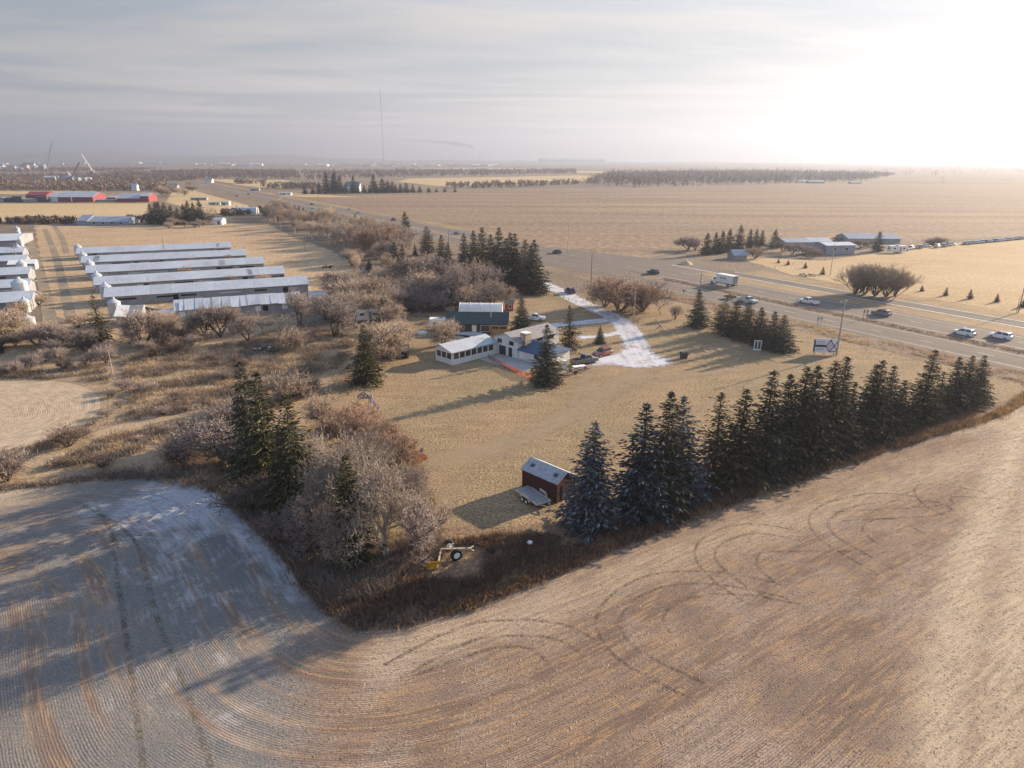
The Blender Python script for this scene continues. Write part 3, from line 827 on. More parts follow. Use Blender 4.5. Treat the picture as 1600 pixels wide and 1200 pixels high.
ONES = ['', 'first', 'second', 'third', 'fourth', 'fifth', 'sixth', 'seventh', 'eighth', 'ninth', 'tenth', 'eleventh', 'twelfth', 'thirteenth', 'fourteenth', 'fifteenth', 'sixteenth', 'seventeenth', 'eighteenth', 'nineteenth']
TENS = ['', '', 'twent', 'thirt', 'fort', 'fift', 'sixt', 'sevent', 'eight', 'ninet']
def ordw(n):
    if n < 20: return ONES[n]
    return TENS[n // 10] + ('ieth' if n % 10 == 0 else 'y-' + ONES[n % 10])
def ordn(i, n, what):
    if n == 1: return what
    if i == 0: return 'leftmost, ' + what
    if i == n - 1: return 'rightmost, ' + what
    return ordw(i + 1) + ' from left, ' + what

def spruces(items, what, group, cat='spruce'):
    """items: (proto, base x, base y, top y, width factor, optional label) in photo pixels"""
    items = sorted(items, key=lambda i: i[1])
    n = sum(1 for i in items if len(i) < 6)
    j = 0
    for it in items:
        key, bx, by, ty, wd = it[:5]
        lab = it[5] if len(it) > 5 else ordn(j, n, what)
        if len(it) < 6: j += 1
        plant(SP[key], at(bx, by), hgt(bx, by, ty), lab, cat, group, wide=wd * (1.34 if 'far' in key else 1.42))

def bares(items, what, group, cat='bare tree'):
    items = sorted(items, key=lambda i: i[1])
    n = sum(1 for i in items if len(i) < 6)
    j = 0
    for it in items:
        key, bx, by, ty, wd = it[:5]
        lab = it[5] if len(it) > 5 else ordn(j, n, what)
        if len(it) < 6: j += 1
        plant(BT[key], at(bx, by), hgt(bx, by, ty), lab, cat, group, wide=wd)

# the windbreak along the stubble field
spruces([('blue', 920, 824, 657, 1.0, 'frosty blue spruce standing alone beside the red shed')], '', None)
spruces([('blue2', 997, 806, 630, 1.12), ('dark', 1034, 799, 611, 1.0), ('blue2', 1062, 785, 620, .98)],
        'of the three tall bluish spruces crowded together right of the shed', 'three spruces right of the shed')
row = [('ragged', 1113, 762, 613, 1.25), ('dark2', 1147, 757, 609, 1.1), ('dark', 1188, 746, 579, .98), ('dark', 1219, 733, 582, 1.0), ('dark2', 1240, 726, 572, 1.05), ('dark', 1255, 720, 569, 1.0),
       ('dark2', 1284, 712, 565, 1.05), ('dark', 1303, 704, 556, .95), ('ragged', 1318, 700, 597, 1.2), ('dark', 1345, 690, 567, .95), ('dark2', 1360, 687, 563, 1.1), ('dark', 1384, 680, 572, .98), ('dark2', 1398, 676, 594, 1.2),
       ('green', 1434, 661, 544, 1.0), ('ragged', 1462, 653, 580, 1.2), ('dark', 1484, 644, 557, 1.1), ('green', 1503, 638, 555, 1.1), ('dark', 1524, 630, 555, 1.15)]
spruces(row, 'dark spruce in the long windbreak along the stubble field', 'windbreak spruces along the stubble field')
spruces([('dark', 1090, 511, 452, 1.25, 'broad dark spruce between the highway and the spruce clump')], '', None)
spruces([('round', 1127, 520, 470, 1.28), ('dark', 1147, 525, 469, 1.42), ('green', 1166, 530, 472, 1.49), ('dark', 1187, 538, 480, 1.42), ('dark', 1204, 545, 486, 1.35), ('dark', 1222, 549, 492, 1.55)],
        'spruce in the clump behind the white frame by the highway ditch', 'spruce clump by the highway ditch')
# yard spruces
spruces([('green', 572, 599, 507, 1.15, 'broad green spruce standing alone on the lawn left of the house'),
         ('dark', 855, 600, 506, 1.1, 'dark spruce in front of the blue roofed wing of the house'),
         ('ragged', 889, 549, 476, 1.15, 'thin drooping spruce between house and driveway spur'),
         ('dark', 815, 518, 464, 1.3, 'dark spruce behind the house beside the dark roofed shop'),
         ('dark', 937, 537, 509, 1.3, 'small dark spruce on the grass between the two driveway spurs'),
         ('dark', 598, 507, 465, 1.2, 'dark spruce among tan bare trees left of the dark roofed shop')], '', None)
spruces([('dark', 400, 748, 562, .82), ('green', 424, 772, 580, .82), ('dark', 383, 722, 605, .9), ('green', 470, 806, 614, .88), ('dark', 450, 792, 665, .9)],
        'tall green spruce in the cluster at the corner of the frosty field', 'spruces at the corner of the frosty field')
spruces([('green', 551, 884, 712, .85, 'narrow green spruce rising among grey bare trees near the yellow bladed implement')], '', None)
spruces([('dark', 727, 422, 364, 1.1), ('dark', 740, 428, 360, 1.0), ('dark2', 754, 432, 355, 1.1), ('dark', 768, 438, 366, 1.1), ('dark', 779, 440, 355, 1.0), ('dark2', 790, 444, 372, 1.2), ('dark', 797, 447, 363, 1.0),
         ('dark', 807, 450, 364, 1.0), ('dark2', 820, 455, 374, 1.1), ('dark', 835, 459, 374, 1.15), ('dark', 828, 452, 384, 1.1)],
        'tall dark spruce in the dense stand between the shop and the highway', 'dense spruce stand behind the shop')
spruces([('dark', 618, 432, 378, 1.15), ('dark', 630, 430, 381, 1.0), ('round', 668, 398, 354, 1.0), ('dark2', 690, 418, 367, 1.15), ('dark', 700, 428, 378, 1.0), ('dark2', 649, 400, 380, .9)],
        'evergreen among the bare trees beyond the farm yard', 'evergreens among the bare trees beyond the yard')
spruces([('dark', 577, 426, 404, 1.5, 'small dark spruce at the edge of the grey pasture beyond the barns'),
         ('ragged', 160, 535, 460, 1.15, 'ragged spruce in front of the end of the nearest left barn row'),
         ('dark', -8, 552, 500, 1.1, 'dark spruce cut off by the left edge of the view')], '', None)
spruces([('far', 634, 357, 330, 1.2), ('far2', 556, 350, 334, 1.2), ('far', 565, 351, 338, 1.2)], 'small evergreen standing above the bare tree belt by the highway', 'evergreens above the bare tree belt')
spruces([('far', 1103, 398, 363, 1.2), ('far', 1118, 396, 362, 1.0), ('far', 1126, 396, 360, 1.1), ('far', 1138, 393, 357, 1.1), ('far', 1154, 391, 351, 1.1), ('far', 1171, 388, 358, 1.1), ('far', 1180, 387, 357, 1.0), ('far', 1189, 386, 359, 1.0), ('far', 1209, 388, 358, 1.25)],
        'spruce by the small pale shed across the highway', 'spruces around the acreage across the highway')
spruces([('far', 1370, 393, 361, 1.3, 'lone spruce among the acreage buildings across the highway')], '', None)
spruces([('far', 236 + i * 8.6 + random.uniform(-2, 2), 350 + random.uniform(-3, 2), t, 1.15) for i, t in enumerate((318, 315, 314, 316, 320, 324, 318, 313, 316, 312))],
        'dark spruce in the cluster beside the long blue grey building', 'spruce cluster beside the blue grey building')
spruces([('far', 454, 336, 317, 1.2), ('far', 461, 337, 319, 1.2), ('far', 468, 338, 321, 1.1), ('far', 475, 340, 324, 1.1), ('far', 479, 341, 328, 1.0)], 'small spruce in the clump at the far end of the tree belt', 'spruce clump at the end of the tree belt')
spruces([('far', x, 303 + (x - 475) * -0.012, t, w) for x, t, w in ((477, 291, 1.6), (489, 291, 1.5), (499, 284, 1.3), (511, 268, 1.0), (521, 272, 1.0), (523, 268, .95), (532, 273, 1.1), (540, 286, 1.4), (550, 288, 1.4), (553, 274, .9), (559, 290, 1.5), (569, 289, 1.5), (578, 289, 1.5),
        (585, 271, 1.0), (588, 288, 1.5), (598, 278, 1.6), (606, 282, 1.6), (613, 283, 1.5), (618, 288, 1.5), (626, 287, 1.5), (635, 285, 1.5), (645, 288, 1.5), (656, 290, 1.6), (670, 292, 1.8), (682, 294, 1.8), (695, 293, 1.8), (711, 294, 2.0))],
        'evergreen in the far shelterbelt with a teal roofed house', 'far shelterbelt evergreens')
# ------------------------------------------------------------------ bare trees, shrubs, woods, grass
def inpoly(poly, n, r_, mind=0.0):
    """n random ground points inside a ground polygon"""
    P = np.array([(p[0], p[1]) for p in poly]); out = []
    lo, hi = P.min(0), P.max(0)
    tries = 0
    while len(out) < n and tries < n * 60:
        tries += 1
        q = lo + (hi - lo) * r_.random(2)
        ins = False
        for a, b in zip(P, np.roll(P, -1, 0)):
            if (a[1] > q[1]) != (b[1] > q[1]) and q[0] < (b[0] - a[0]) * (q[1] - a[1]) / (b[1] - a[1]) + a[0]: ins = not ins
        if ins and (mind == 0 or all((q[0] - o[0]) ** 2 + (q[1] - o[1]) ** 2 > mind * mind for o in out)): out.append(q)
    return out

def pixx(q):
    return FPX * q[0] / (q[1] * math.cos(PITCH) + CAMH * math.sin(PITCH))

def fill(poly_px, n, keys, h0, h1, what, group, cat, seed, wide=1.0, mind=1.5):
    r_ = np.random.default_rng(seed)
    pts = sorted(inpoly(ats(poly_px), n, r_, mind), key=pixx)
    for i, q in enumerate(pts):
        key = keys[int(r_.integers(len(keys)))]
        plant(BT[key], (q[0], q[1], 0), r_.uniform(h0, h1), ordn(i, len(pts), what), cat, group, wide=wide * r_.uniform(0.85, 1.15))

# the grey grove in front of the lawn
bares([('grey', 604, 880, 705, 0.74, 'grey bare tree with clear forked trunk left of the yellow bladed implement'),
       ('grey', 560, 832, 668, 0.85), ('grey', 522, 842, 705, 0.74), ('grey', 590, 800, 655, 0.81), ('grey', 640, 815, 712, 0.81), ('oak2', 500, 880, 770, 0.81), ('grey', 535, 890, 790, 0.74), ('oak2', 655, 870, 770, 0.89), ('grey', 505, 790, 668, 0.74)],
      'grey leafless tree in the grove at the field corner', 'grey grove at the field corner')
bares([('willow', 545, 690, 618, 1.15), ('willow', 590, 705, 640, 1.2), ('willow', 625, 722, 662, 1.1), ('oak3', 505, 668, 612, 1.1), ('willow', 570, 665, 628, 1.2)],
      'low reddish bare tree at the lawn edge beside the brown bench', 'reddish bare trees at the lawn edge')
bares([('oak2', 372, 690, 610, 1.3), ('oak2', 360, 740, 650, 1.3), ('shrub3', 400, 800, 740, 1.4), ('oak2', 350, 720, 660, 1.2), ('oak2', 480, 860, 780, 1.2), ('shrub3', 440, 850, 800, 1.4)],
      'dark bare tree tangled behind the corner spruces', 'dark tangle behind the corner spruces')
# tan trees in the yard
bares([('oak3', 600, 562, 497, 1.45, 'broad tan bare tree behind the lone lawn spruce'), ('oak', 625, 548, 494, 1.35, 'tan bare tree just right of the lone lawn spruce'), ('oak', 575, 545, 505, 1.4, 'tan bare tree just left behind the lone lawn spruce'), ('oak', 620, 515, 468, 1.2, 'tan bare tree beside the small dark spruce left of the shop'),
       ('oak3', 692, 541, 496, 1.25, 'small tan tree between the camper and the sunroom'), ('oak', 706, 494, 476, 1.0, 'tiny tan tree at the left end of the dark roofed shop'),
       ('oak2', 525, 526, 452, 1.25, 'large mauve bare tree with heavy forked trunk beside the rubbish heap'), ('oak2', 469, 508, 448, 1.0, 'slender dark tree standing alone before the right end of the torn barn'),
       ('oak3', 590, 482, 425, 1.35), ('oak3', 548, 486, 432, 1.3), ('oak', 568, 470, 426, 1.3), ('oak3', 610, 490, 445, 1.3), ('oak2', 530, 470, 425, 1.2), ('oak3', 545, 500, 450, 1.3)],
      'tan bare tree in the group right of the barn rows', 'tan bare trees right of the barn rows')
bares([('oak2', 655, 452, 388, 1.5, 'big round mauve bare tree between two dark evergreens'), ('oak3', 664, 470, 418, 1.2), ('oak', 680, 476, 430, 1.2), ('oak2', 628, 476, 428, 1.3), ('oak2', 645, 484, 440, 1.3), ('oak2', 700, 482, 430, 1.3), ('oak2', 718, 478, 405, 1.0), ('oak3', 735, 472, 403, 1.15), ('oak2', 757, 470, 402, 1.2), ('oak2', 770, 478, 430, 1.3),
       ('oak', 795, 479, 442, 1.4), ('oak2', 748, 482, 438, 1.2), ('oak3', 728, 484, 440, 1.2), ('oak2', 690, 484, 448, 1.3), ('oak2', 670, 488, 452, 1.3)],
      'bare tree in the thicket behind the white hoop tent', 'bare thicket behind the white hoop tent')
fill([(520, 455), (600, 445), (640, 430), (650, 470), (640, 492), (560, 505), (515, 495)], 16, ['oak2', 'oak2', 'oak3'], 5, 8, 'mauve bare tree in the thicket right of the barns', 'mauve thicket right of the barns', 'bare tree', 41, 1.25, 3)
fill([(540, 410), (600, 405), (650, 420), (600, 445), (560, 440)], 9, ['oak2', 'oak3', 'poplar2'], 6, 9, 'bare tree at the inner corner of the pasture', 'bare trees at the pasture corner', 'bare tree', 42, 1.1, 5)
# belt of tall pale trees between pasture and highway
fill([(415, 338), (440, 334), (500, 350), (560, 360), (630, 378), (645, 405), (610, 415), (560, 402), (520, 388), (470, 368), (425, 356)], 96, ['poplar', 'poplar', 'poplar2', 'poplar2', 'poplar', 'oak2'], 7.5, 12.5, 'bare tree in the tall belt between pasture and highway', 'tall bare belt between pasture and highway', 'bare tree', 43, 1.15, 4.5)
bares([('willow', 596, 400, 340, 1.5, 'tall reddish crowned bare tree in the belt beside the highway')], '', None)
# thickets in front of the barns
fill([(-120, 530), (0, 528), (90, 530), (175, 540), (190, 565), (120, 578), (0, 590), (-120, 600)], 34, ['shrub3', 'oak2', 'shrub3', 'shrub'], 2.6, 4.6, 'dark leafless shrub in the thicket above the swathed field', 'dark thicket above the swathed field', 'shrub', 44, 1.15, 2)
bares([('oak3', 10, 532, 478, 1.4), ('oak3', 60, 540, 505, 1.5), ('oak2', 88, 545, 500, 1.4), ('oak', 35, 530, 500, 1.5)], 'tan bare tree below the lone white silo', 'tan bare trees below the lone silo')
bares([('oak3', 225, 540, 477, 1.0, 'round tan tree before the collapsed roof end'), ('oak3', 262, 530, 482, .95, 'tan tree partly hiding the collapsed barn roof'),
       ('oak2', 345, 527, 464, .95, 'many stemmed mauve tree before the middle of the torn roofed barn'), ('oak', 372, 520, 474, .8, 'tan tree just right of the many stemmed mauve tree'), ('oak2', 388, 534, 482, .8, 'thin mauve tree before the torn barn near its window'), ('oak2', 318, 528, 480, .85, 'mauve tree just left of the many stemmed one'), ('sapling', 412, 524, 484, 1.5, 'thin sapling near the window of the torn barn'), ('sapling', 440, 520, 486, 1.4, 'thin sapling between window and slender dark tree'), ('oak2', 510, 500, 455, 1.2, 'mauve tree at the right end of the barn rows')], '', None)
fill([(205, 525), (300, 530), (310, 555), (215, 560)], 14, ['shrub3', 'oak2', 'shrub3'], 2.6, 4.2, 'dark shrub in the thicket before the collapsed roof end', 'dark thicket before the collapsed roof', 'shrub', 45, 1.15, 1.8)
bares([('shrub2', 122, 512, 486, 1.3, 'pale bushy shrub beside the ragged spruce'), ('shrub2', 70, 525, 500, 1.4, 'pale shrub right of the lone white silo'), ('shrub2', 455, 548, 508, 1.1, 'tan upright shrub beside the rubbish heap'), ('shrub', 295, 718, 664, 1.25, 'rounded pale shrub below the farm track'), ('shrub3', 108, 698, 662, 1.5, 'dark round shrub at the corner of the swathed field'), ('shrub', 12, 752, 695, 1.3, 'grey shrub at the left edge above the frosty field'),
       ('shrub2', 455, 625, 575, 1.3, 'pale shrub right of the tallest corner spruces'), ('shrub', 425, 610, 585, 1.6, 'mauve shrub behind the corner spruces'), ('shrub3', 485, 612, 590, 1.6, 'dark shrub at the lawn corner near the long shadow')], '', None, 'shrub')
# reddish brush between the barn rows
fill([(280, 395), (345, 398), (440, 430), (470, 452), (330, 455), (250, 440)], 18, ['shrub2', 'shrub', 'willow'], 2.2, 4.4, 'reddish brush growing between the barn rows', 'brush between the barn rows', 'shrub', 46, 1.2, 3)
fill([(215, 450), (390, 440), (400, 455), (240, 470)], 10, ['shrub2', 'willow'], 2.2, 4.0, 'tan brush before the fifth barn row', 'brush before the fifth barn row', 'shrub', 47, 1.2, 3)
fill([(0, 470), (60, 470), (62, 490), (0, 495)], 7, ['shrub2', 'oak3'], 2.5, 4.0, 'tan brush before the nearest left barn', 'brush before the nearest left barn', 'shrub', 48, 1.2, 2)
# by the driveway and across the highway
bares([('willow', 968, 487, 418, 1.5, 'broad reddish willow beside the driveway entrance'), ('willow', 1003, 487, 430, 1.3, 'smaller reddish willow right of the broad one'), ('willow', 945, 480, 432, 1.2, 'reddish willow left behind the broad one'), ('sapling', 1032, 492, 458, 1.8, 'bare sapling right of the willow clump'), ('shrub', 1055, 499, 474, .8, 'small upright shrub left of the broad highway spruce')], '', None)
bares([('fan', 1336, 460, 414, 1.3), ('fan', 1350, 461, 409, 1.3), ('fan', 1367, 463, 408, 1.3), ('fan', 1384, 464, 411, 1.3), ('fan', 1398, 463, 418, 1.3), ('fan', 1345, 457, 410, 1.2)], 'fan shaped reddish bush on the verge across the highway', 'fan shaped bushes across the highway', 'bush')
bares([('oak2', 1075, 391, 365, 1.3), ('oak2', 1086, 392, 369, 1.2), ('shrub2', 1180, 404, 382, 1.3), ('oak2', 1222, 394, 374, 1.3), ('oak2', 1238, 398, 376, 1.3), ('oak2', 1258, 398, 382, 1.5), ('oak2', 1345, 388, 372, 1.5), ('oak2', 1356, 386, 373, 1.5), ('oak2', 1332, 386, 372, 1.4), ('shrub3', 1455, 384, 372, 2.0), ('shrub3', 1466, 382, 369, 2.0), ('oak2', 1310, 378, 368, 1.6), ('shrub', 1272, 402, 386, 1.5)],
      'bare tree among the acreage buildings across the highway', 'bare trees around the acreage')
spruces([('far2', 1231, 414, 406, 1.4), ('far2', 1258, 419, 410, 1.5), ('far2', 1285, 429, 417, 1.3), ('far2', 1440, 455, 446, 1.5), ('far2', 1477, 462, 449, 1.2), ('far2', 1515, 467, 452, 1.2), ('far2', 1557, 472, 459, 1.3), ('far2', 1216, 411, 404, 1.4), ('far2', 1598, 480, 466, 1.5)],
        'knee high young conifer in the row on the golden field', 'young conifers on the golden field', 'young conifer')
fill([(236, 352), (320, 350), (322, 356), (240, 358)], 7, ['shrub2', 'oak2'], 3.5, 6, 'bare tree at the foot of the spruce cluster', 'bare trees at the spruce cluster', 'bare tree', 49, 1.2, 4)
bares([('sapling', 325, 342, 320, 1.3), ('sapling', 340, 344, 322, 1.3), ('oak2', 330, 345, 332, 1.6), ('sapling', 363, 339, 325, 1.2)], 'thin bare tree beside the small white shed', 'thin bare trees by the white shed')
fill([(255, 292), (300, 290), (302, 306), (262, 312), (240, 305)], 18, ['oak2', 'oak3', 'poplar2'], 7, 11, 'bare tree around the far farmhouse by the highway', 'bare trees by the far farmhouse', 'bare tree', 50, 1.3, 8)

fill([(170, 610), (330, 560), (420, 545), (400, 640), (370, 700), (230, 740), (60, 745), (120, 700)], 34, ['shrub3', 'shrub3', 'shrub'], 0.9, 2.2, 'low dark shrub scattered in the scrub left of the corner spruces', 'low shrubs in the scrub', 'shrub', 51, 1.6, 3)
# far woods: each is one mass of leafless crowns
M_wood = foliage_mat('far_wood_twigs', (0.115, 0.085, 0.068), (0.19, 0.14, 0.11), (0.25, 0.19, 0.145), 0.0, 0.95)
M_woodc = foliage_mat('far_wood_conifer', (0.035, 0.037, 0.026), (0.075, 0.07, 0.05), (0.12, 0.10, 0.07), 0.0, 0.95)
def wood(name, polys, label, seed, h=(7, 11), conif=0.0, dens=1.0, per=34):
    r_ = np.random.default_rng(seed)
    pts = []
    for poly_px, n in polys:
        pts += inpoly(ats(poly_px), int(n * dens), r_)
    V, F, A, MI, k = [], [], [], [], 0
    for q in pts:
        H = r_.uniform(*h); con = r_.random() < conif
        m = per
        if con:
            H *= 1.35
            t = r_.random(m); rad = 1.9 * (1 - t) + 0.25
            a = r_.random(m) * 6.283
            C = np.c_[np.cos(a) * rad * r_.random(m) ** .5, np.sin(a) * rad * r_.random(m) ** .5, t * H]
            s = 1.2
        else:
            d = r_.normal(0, 1, (m, 3)); d /= np.linalg.norm(d, axis=1)[:, None]
            C = d * (r_.random(m) ** 0.4)[:, None] * np.array([H * .34, H * .34, H * .36]) + np.array([0, 0, H * .60])
            C[: m // 4, 2] = r_.random(m // 4) * H * .5
            s = 1.35
        E1 = r_.normal(0, s * .42, (m, 3)); E2 = r_.normal(0, s * .42, (m, 3))
        E1[:, 2] *= 1.5
        tri = np.stack([C + E1, C + E2, C - E1 - E2 * .5], 1) + np.array([q[0], q[1], 0])
        tri[:, :, 2] = np.maximum(tri[:, :, 2], 0.02)
        V.append(tri.reshape(-1, 3)); F.append(np.arange(m * 3).reshape(-1, 3) + k); k += m * 3
        A.append(np.clip(r_.random(m) * .6 + r_.random() * .4, 0, 1)); MI.append(np.full(m, 1 if con else 0))
    me = mesh_np(name, np.concatenate(V), np.concatenate(F), [M_wood, M_woodc], np.concatenate(MI), {'rnd': ('FLOAT', 'FACE', np.concatenate(A))})
    tag(link(name, me), label, 'woods', None, 'stuff')

wood('far_woods', [([(905, 290), (985, 293), (1040, 292), (1230, 287), (1345, 284), (1400, 274), (1180, 269), (950, 272)], 4200), ([(1340, 284), (1420, 276), (1600, 272), (1900, 275), (1900, 262), (1480, 262), (1340, 266)], 420)], 'hazy wood beyond the worked field, below the bright sky', 61, (8, 13), 0.2, 1.0, 26)
wood('far_woods', [([(235, 270), (330, 268), (460, 268), (472, 281), (330, 280), (290, 284)], 1500), ([(470, 269), (640, 267), (900, 266), (900, 272), (650, 277), (480, 282)], 1500)], 'brown leafless wood behind the far golden strips', 62, (7, 11), 0.04)
wood('far_woods', [([(-60, 291), (130, 290), (260, 288), (262, 298), (150, 299), (-60, 298)], 900)], 'brown hedge wood behind the red barns', 63, (6, 10), 0.0)
wood('far_woods', [([(-80, 346.5), (120, 345.5), (120, 350), (-80, 352)], 110), ([(200, 344), (235, 344), (235, 347), (200, 348)], 22), ([(345, 334), (420, 328), (424, 332), (350, 340)], 60)], 'low hedge along the road behind the barns', 64, (2.6, 4.4), 0.0)
wood('far_woods', [([(440, 293), (490, 291), (500, 296), (440, 297)], 70), ([(405, 291), (480, 292), (470, 296), (410, 295)], 60), ([(690, 291), (790, 288), (900, 285), (905, 289), (790, 294), (700, 295)], 240), ([(420, 287), (360, 286), (330, 283), (380, 288)], 40)], 'thin row of bare trees around the far golden fields', 65, (4.5, 9), 0.0)
wood('far_woods', [([(-700, 286), (0, 286), (300, 284), (300, 278), (200, 274), (0, 276), (-700, 278)], 1900), ([(-500, 272), (200, 268), (250, 264), (0, 264), (-500, 266)], 2200), ([(140, 285), (300, 283), (330, 272), (180, 270)], 600)], 'hazy brush beyond the construction yard', 66, (6, 10), 0.06)
wood('far_woods', [([(-900, 262), (200, 262), (900, 264), (1500, 262), (2300, 262), (2000, 256.5), (900, 256), (-700, 256.5)], 3800)], 'hazy mass of far trees below the horizon', 67, (9, 16), 0.15, 1.0, 20)
wood('far_woods', [([(-900, 256.0), (900, 255.5), (2300, 256.0), (1900, 253.2), (800, 253.0), (-500, 253.2)], 2600)], 'last line of trees on the horizon', 68, (10, 22), 0.1, 1.0, 16)

# grass and scrub that nobody could count
def grass_mat(name, c1, c2, tip): return foliage_mat(name, c1, c2, tip, 0.25, 0.9)
def tufts(name, pts, h, per, m, label, seed, width=0.035, spread=0.22, lean=0.45, cat='grass'):
    r_ = np.random.default_rng(seed)
    P = np.repeat(np.array(pts), per, axis=0); n = len(P)
    hh = np.repeat(r_.uniform(h[0], h[1], len(pts)), per) * r_.uniform(0.6, 1.1, n)
    a = r_.random(n) * 6.283; l = r_.normal(0, lean, (n, 2))
    B = np.c_[P + r_.normal(0, spread, (n, 2)), np.zeros(n)]
    T = B + np.c_[l * hh[:, None], hh]
    M_ = (B + T) / 2 + np.c_[r_.normal(0, .06, (n, 2)), hh * .08]
    W_ = np.c_[np.cos(a), np.sin(a), np.zeros(n)] * width
    V = np.stack([B - W_ * .7, B + W_ * .7, M_ + W_, T, M_ - W_], 1).reshape(-1, 3)
    i = np.arange(n)[:, None] * 5
    F = np.concatenate([i + [0, 1, 2, 4]], 1); F2 = np.concatenate([i + 4, i + 2, i + 3, i + 3], 1)
    Fq = np.concatenate([F, ], 0)
    Ft = np.concatenate([i + [4, 2, 3]], 1)
    tri = np.concatenate([np.concatenate([i + [0, 1, 2]], 1), np.concatenate([i + [0, 2, 4]], 1), Ft], 0)
    rn = np.tile(np.repeat(r_.random(len(pts)), per) * .7 + r_.random(n) * .3, 3)
    me = mesh_np(name, V, tri, [m], attrs={'rnd': ('FLOAT', 'FACE', rn)})
    tag(link(name, me), label, cat, None, 'stuff')

def clumpy(poly, n, r_, scale=4.0, keep=0.5):
    """random points thinned to patches"""
    pts = np.array(inpoly(poly, n, r_))
    k = r_.uniform(0, 6.28, 8)
    f = np.zeros(len(pts))
    for j in range(4):
        w = r_.normal(0, 1 / scale, 2)
        f += np.sin(pts @ w * 2.5 + k[j])
    return pts[f + r_.normal(0, 0.8, len(pts)) > (0.5 - keep) * 3]

gr = np.random.default_rng(71)
M_gdark = grass_mat('brown_weeds', (0.09, 0.058, 0.046), (0.19, 0.125, 0.088), (0.32, 0.215, 0.14))
M_ggold = grass_mat('golden_weeds', (0.24, 0.155, 0.075), (0.38, 0.25, 0.13), (0.48, 0.34, 0.19))
M_gtan = grass_mat('tan_weeds', (0.31, 0.23, 0.155), (0.47, 0.36, 0.245), (0.58, 0.46, 0.33))
M_gscr = grass_mat('scrub_twigs', (0.13, 0.102, 0.086), (0.27, 0.212, 0.175), (0.40, 0.32, 0.25))
vp = ats([(440, 850), (480, 830), (600, 880), (690, 850), (760, 838), (820, 835), (900, 842), (1000, 815), (1100, 772), (1260, 722), (1400, 680), (1500, 645), (1560, 650), (1450, 686), (1300, 735), (1150, 786), (1000, 845), (850, 908), (700, 967), (610, 985), (555, 985), (515, 960), (472, 915)])
vq = clumpy(vp, 9500, gr, 3.0, 0.85)
ic = at(700, 878)
vq = vq[(np.abs(vq[:, 0] - ic.x) > 3.6) | (np.abs(vq[:, 1] - ic.y) > 3.0)]
tufts('dead_weeds', vq, (0.35, 0.95), 9, M_gdark, 'dark brown dead weeds on the verge below the windbreak', 72, 0.03, 0.25, 0.4)
ep = []
for a, b in zip(EDGE[:-1], EDGE[1:]):
    L_ = np.linalg.norm(b - a)
    if b[0] < -95 or b[0] > 110: continue
    t_ = (b - a) / L_; n_ = np.array([-t_[1], t_[0]])
    for _ in range(int(L_ * 16)):
        ep.append(a + t_ * gr.random() * L_ + n_ * gr.normal(0.75, 0.55))
ep = np.array(ep)
right = ep[:, 0] > -6
tufts('golden_verge_grass', ep[right], (0.35, 0.8), 8, M_ggold, 'golden grass fringe along the stubble field edge', 73, 0.028, 0.2, 0.35)
tufts('verge_grass', ep[~right], (0.3, 0.75), 8, M_gscr, 'grey brown grass fringe along the frosty field edge', 74, 0.028, 0.2, 0.35)
sp_ = ats([(166, 612), (180, 560), (330, 545), (420, 520), (520, 510), (560, 540), (480, 620), (400, 650), (380, 740), (330, 770), (215, 748), (60, 752), (-150, 770), (-150, 738), (0, 710), (112, 684), (168, 640)])
TRK = [np.array([(q.x, q.y) for q in ats(l)]) for l in ([(40, 730), (170, 672), (230, 660), (300, 650), (370, 638)], [(30, 745), (120, 738), (210, 722), (260, 700)], [(176, 655), (176, 620), (172, 580), (175, 540)])]
def off_track(P, w=2.3):
    k = np.ones(len(P), bool)
    for L in TRK: k &= dist_poly(P, L)[0] > w
    return P[k]
tufts('scrub_brush', off_track(clumpy(sp_, 9000, gr, 5.0, 0.42)), (0.4, 1.3), 10, M_gscr, 'grey brown scrub left of the corner spruces', 75, 0.03, 0.35, 0.5, 'scrub')
sq_ = ats([(-150, 592), (-150, 582), (120, 576), (172, 560), (172, 600), (150, 600), (110, 592)])
tufts('scrub_brush', clumpy(sq_, 1500, gr, 4.0, 0.6), (0.4, 1.1), 9, M_gscr, 'scrub strip above the swathed field', 94, 0.03, 0.35, 0.5, 'scrub')
tufts('tall_dead_grass', off_track(clumpy(sp_, 12000, gr, 6.0, 0.5)), (0.3, 0.8), 9, M_gtan, 'tan dead grass left of the corner spruces', 76, 0.035, 0.3, 0.5)
ap = ats([(390, 800), (430, 780), (500, 830), (560, 870), (680, 840), (690, 870), (600, 930), (520, 950), (440, 860), (345, 775)])
tufts('undergrowth', inpoly(ap, 4500, gr), (0.5, 1.6), 9, M_gscr, 'tangled undergrowth below the grey grove', 77, 0.025, 0.35, 0.5, 'scrub')
dp = [hw(140, -40), hw(147.5, -40), hw(147.5, 150), hw(140, 150)]
tufts('ditch_weeds', clumpy(dp, 5000, gr, 5, 0.5), (0.25, 0.6), 7, M_gtan, 'dry weeds in the near highway ditch', 78, 0.04, 0.3, 0.4)
mp = [hw(161.2, -60), hw(164.2, -60), hw(164.2, 170), hw(161.2, 170)]
tufts('median_weeds', inpoly(mp, 2600, gr), (0.2, 0.5), 7, M_gscr, 'dry weeds on the narrow highway median', 79, 0.04, 0.3, 0.4)
lp = ats(lawn_px)
tufts('lawn_grass', clumpy(lp, 14000, gr, 7, 0.6), (0.06, 0.16), 7, M_gtan, 'short dry grass tussocks across the lawn', 80, 0.03, 0.2, 0.9)
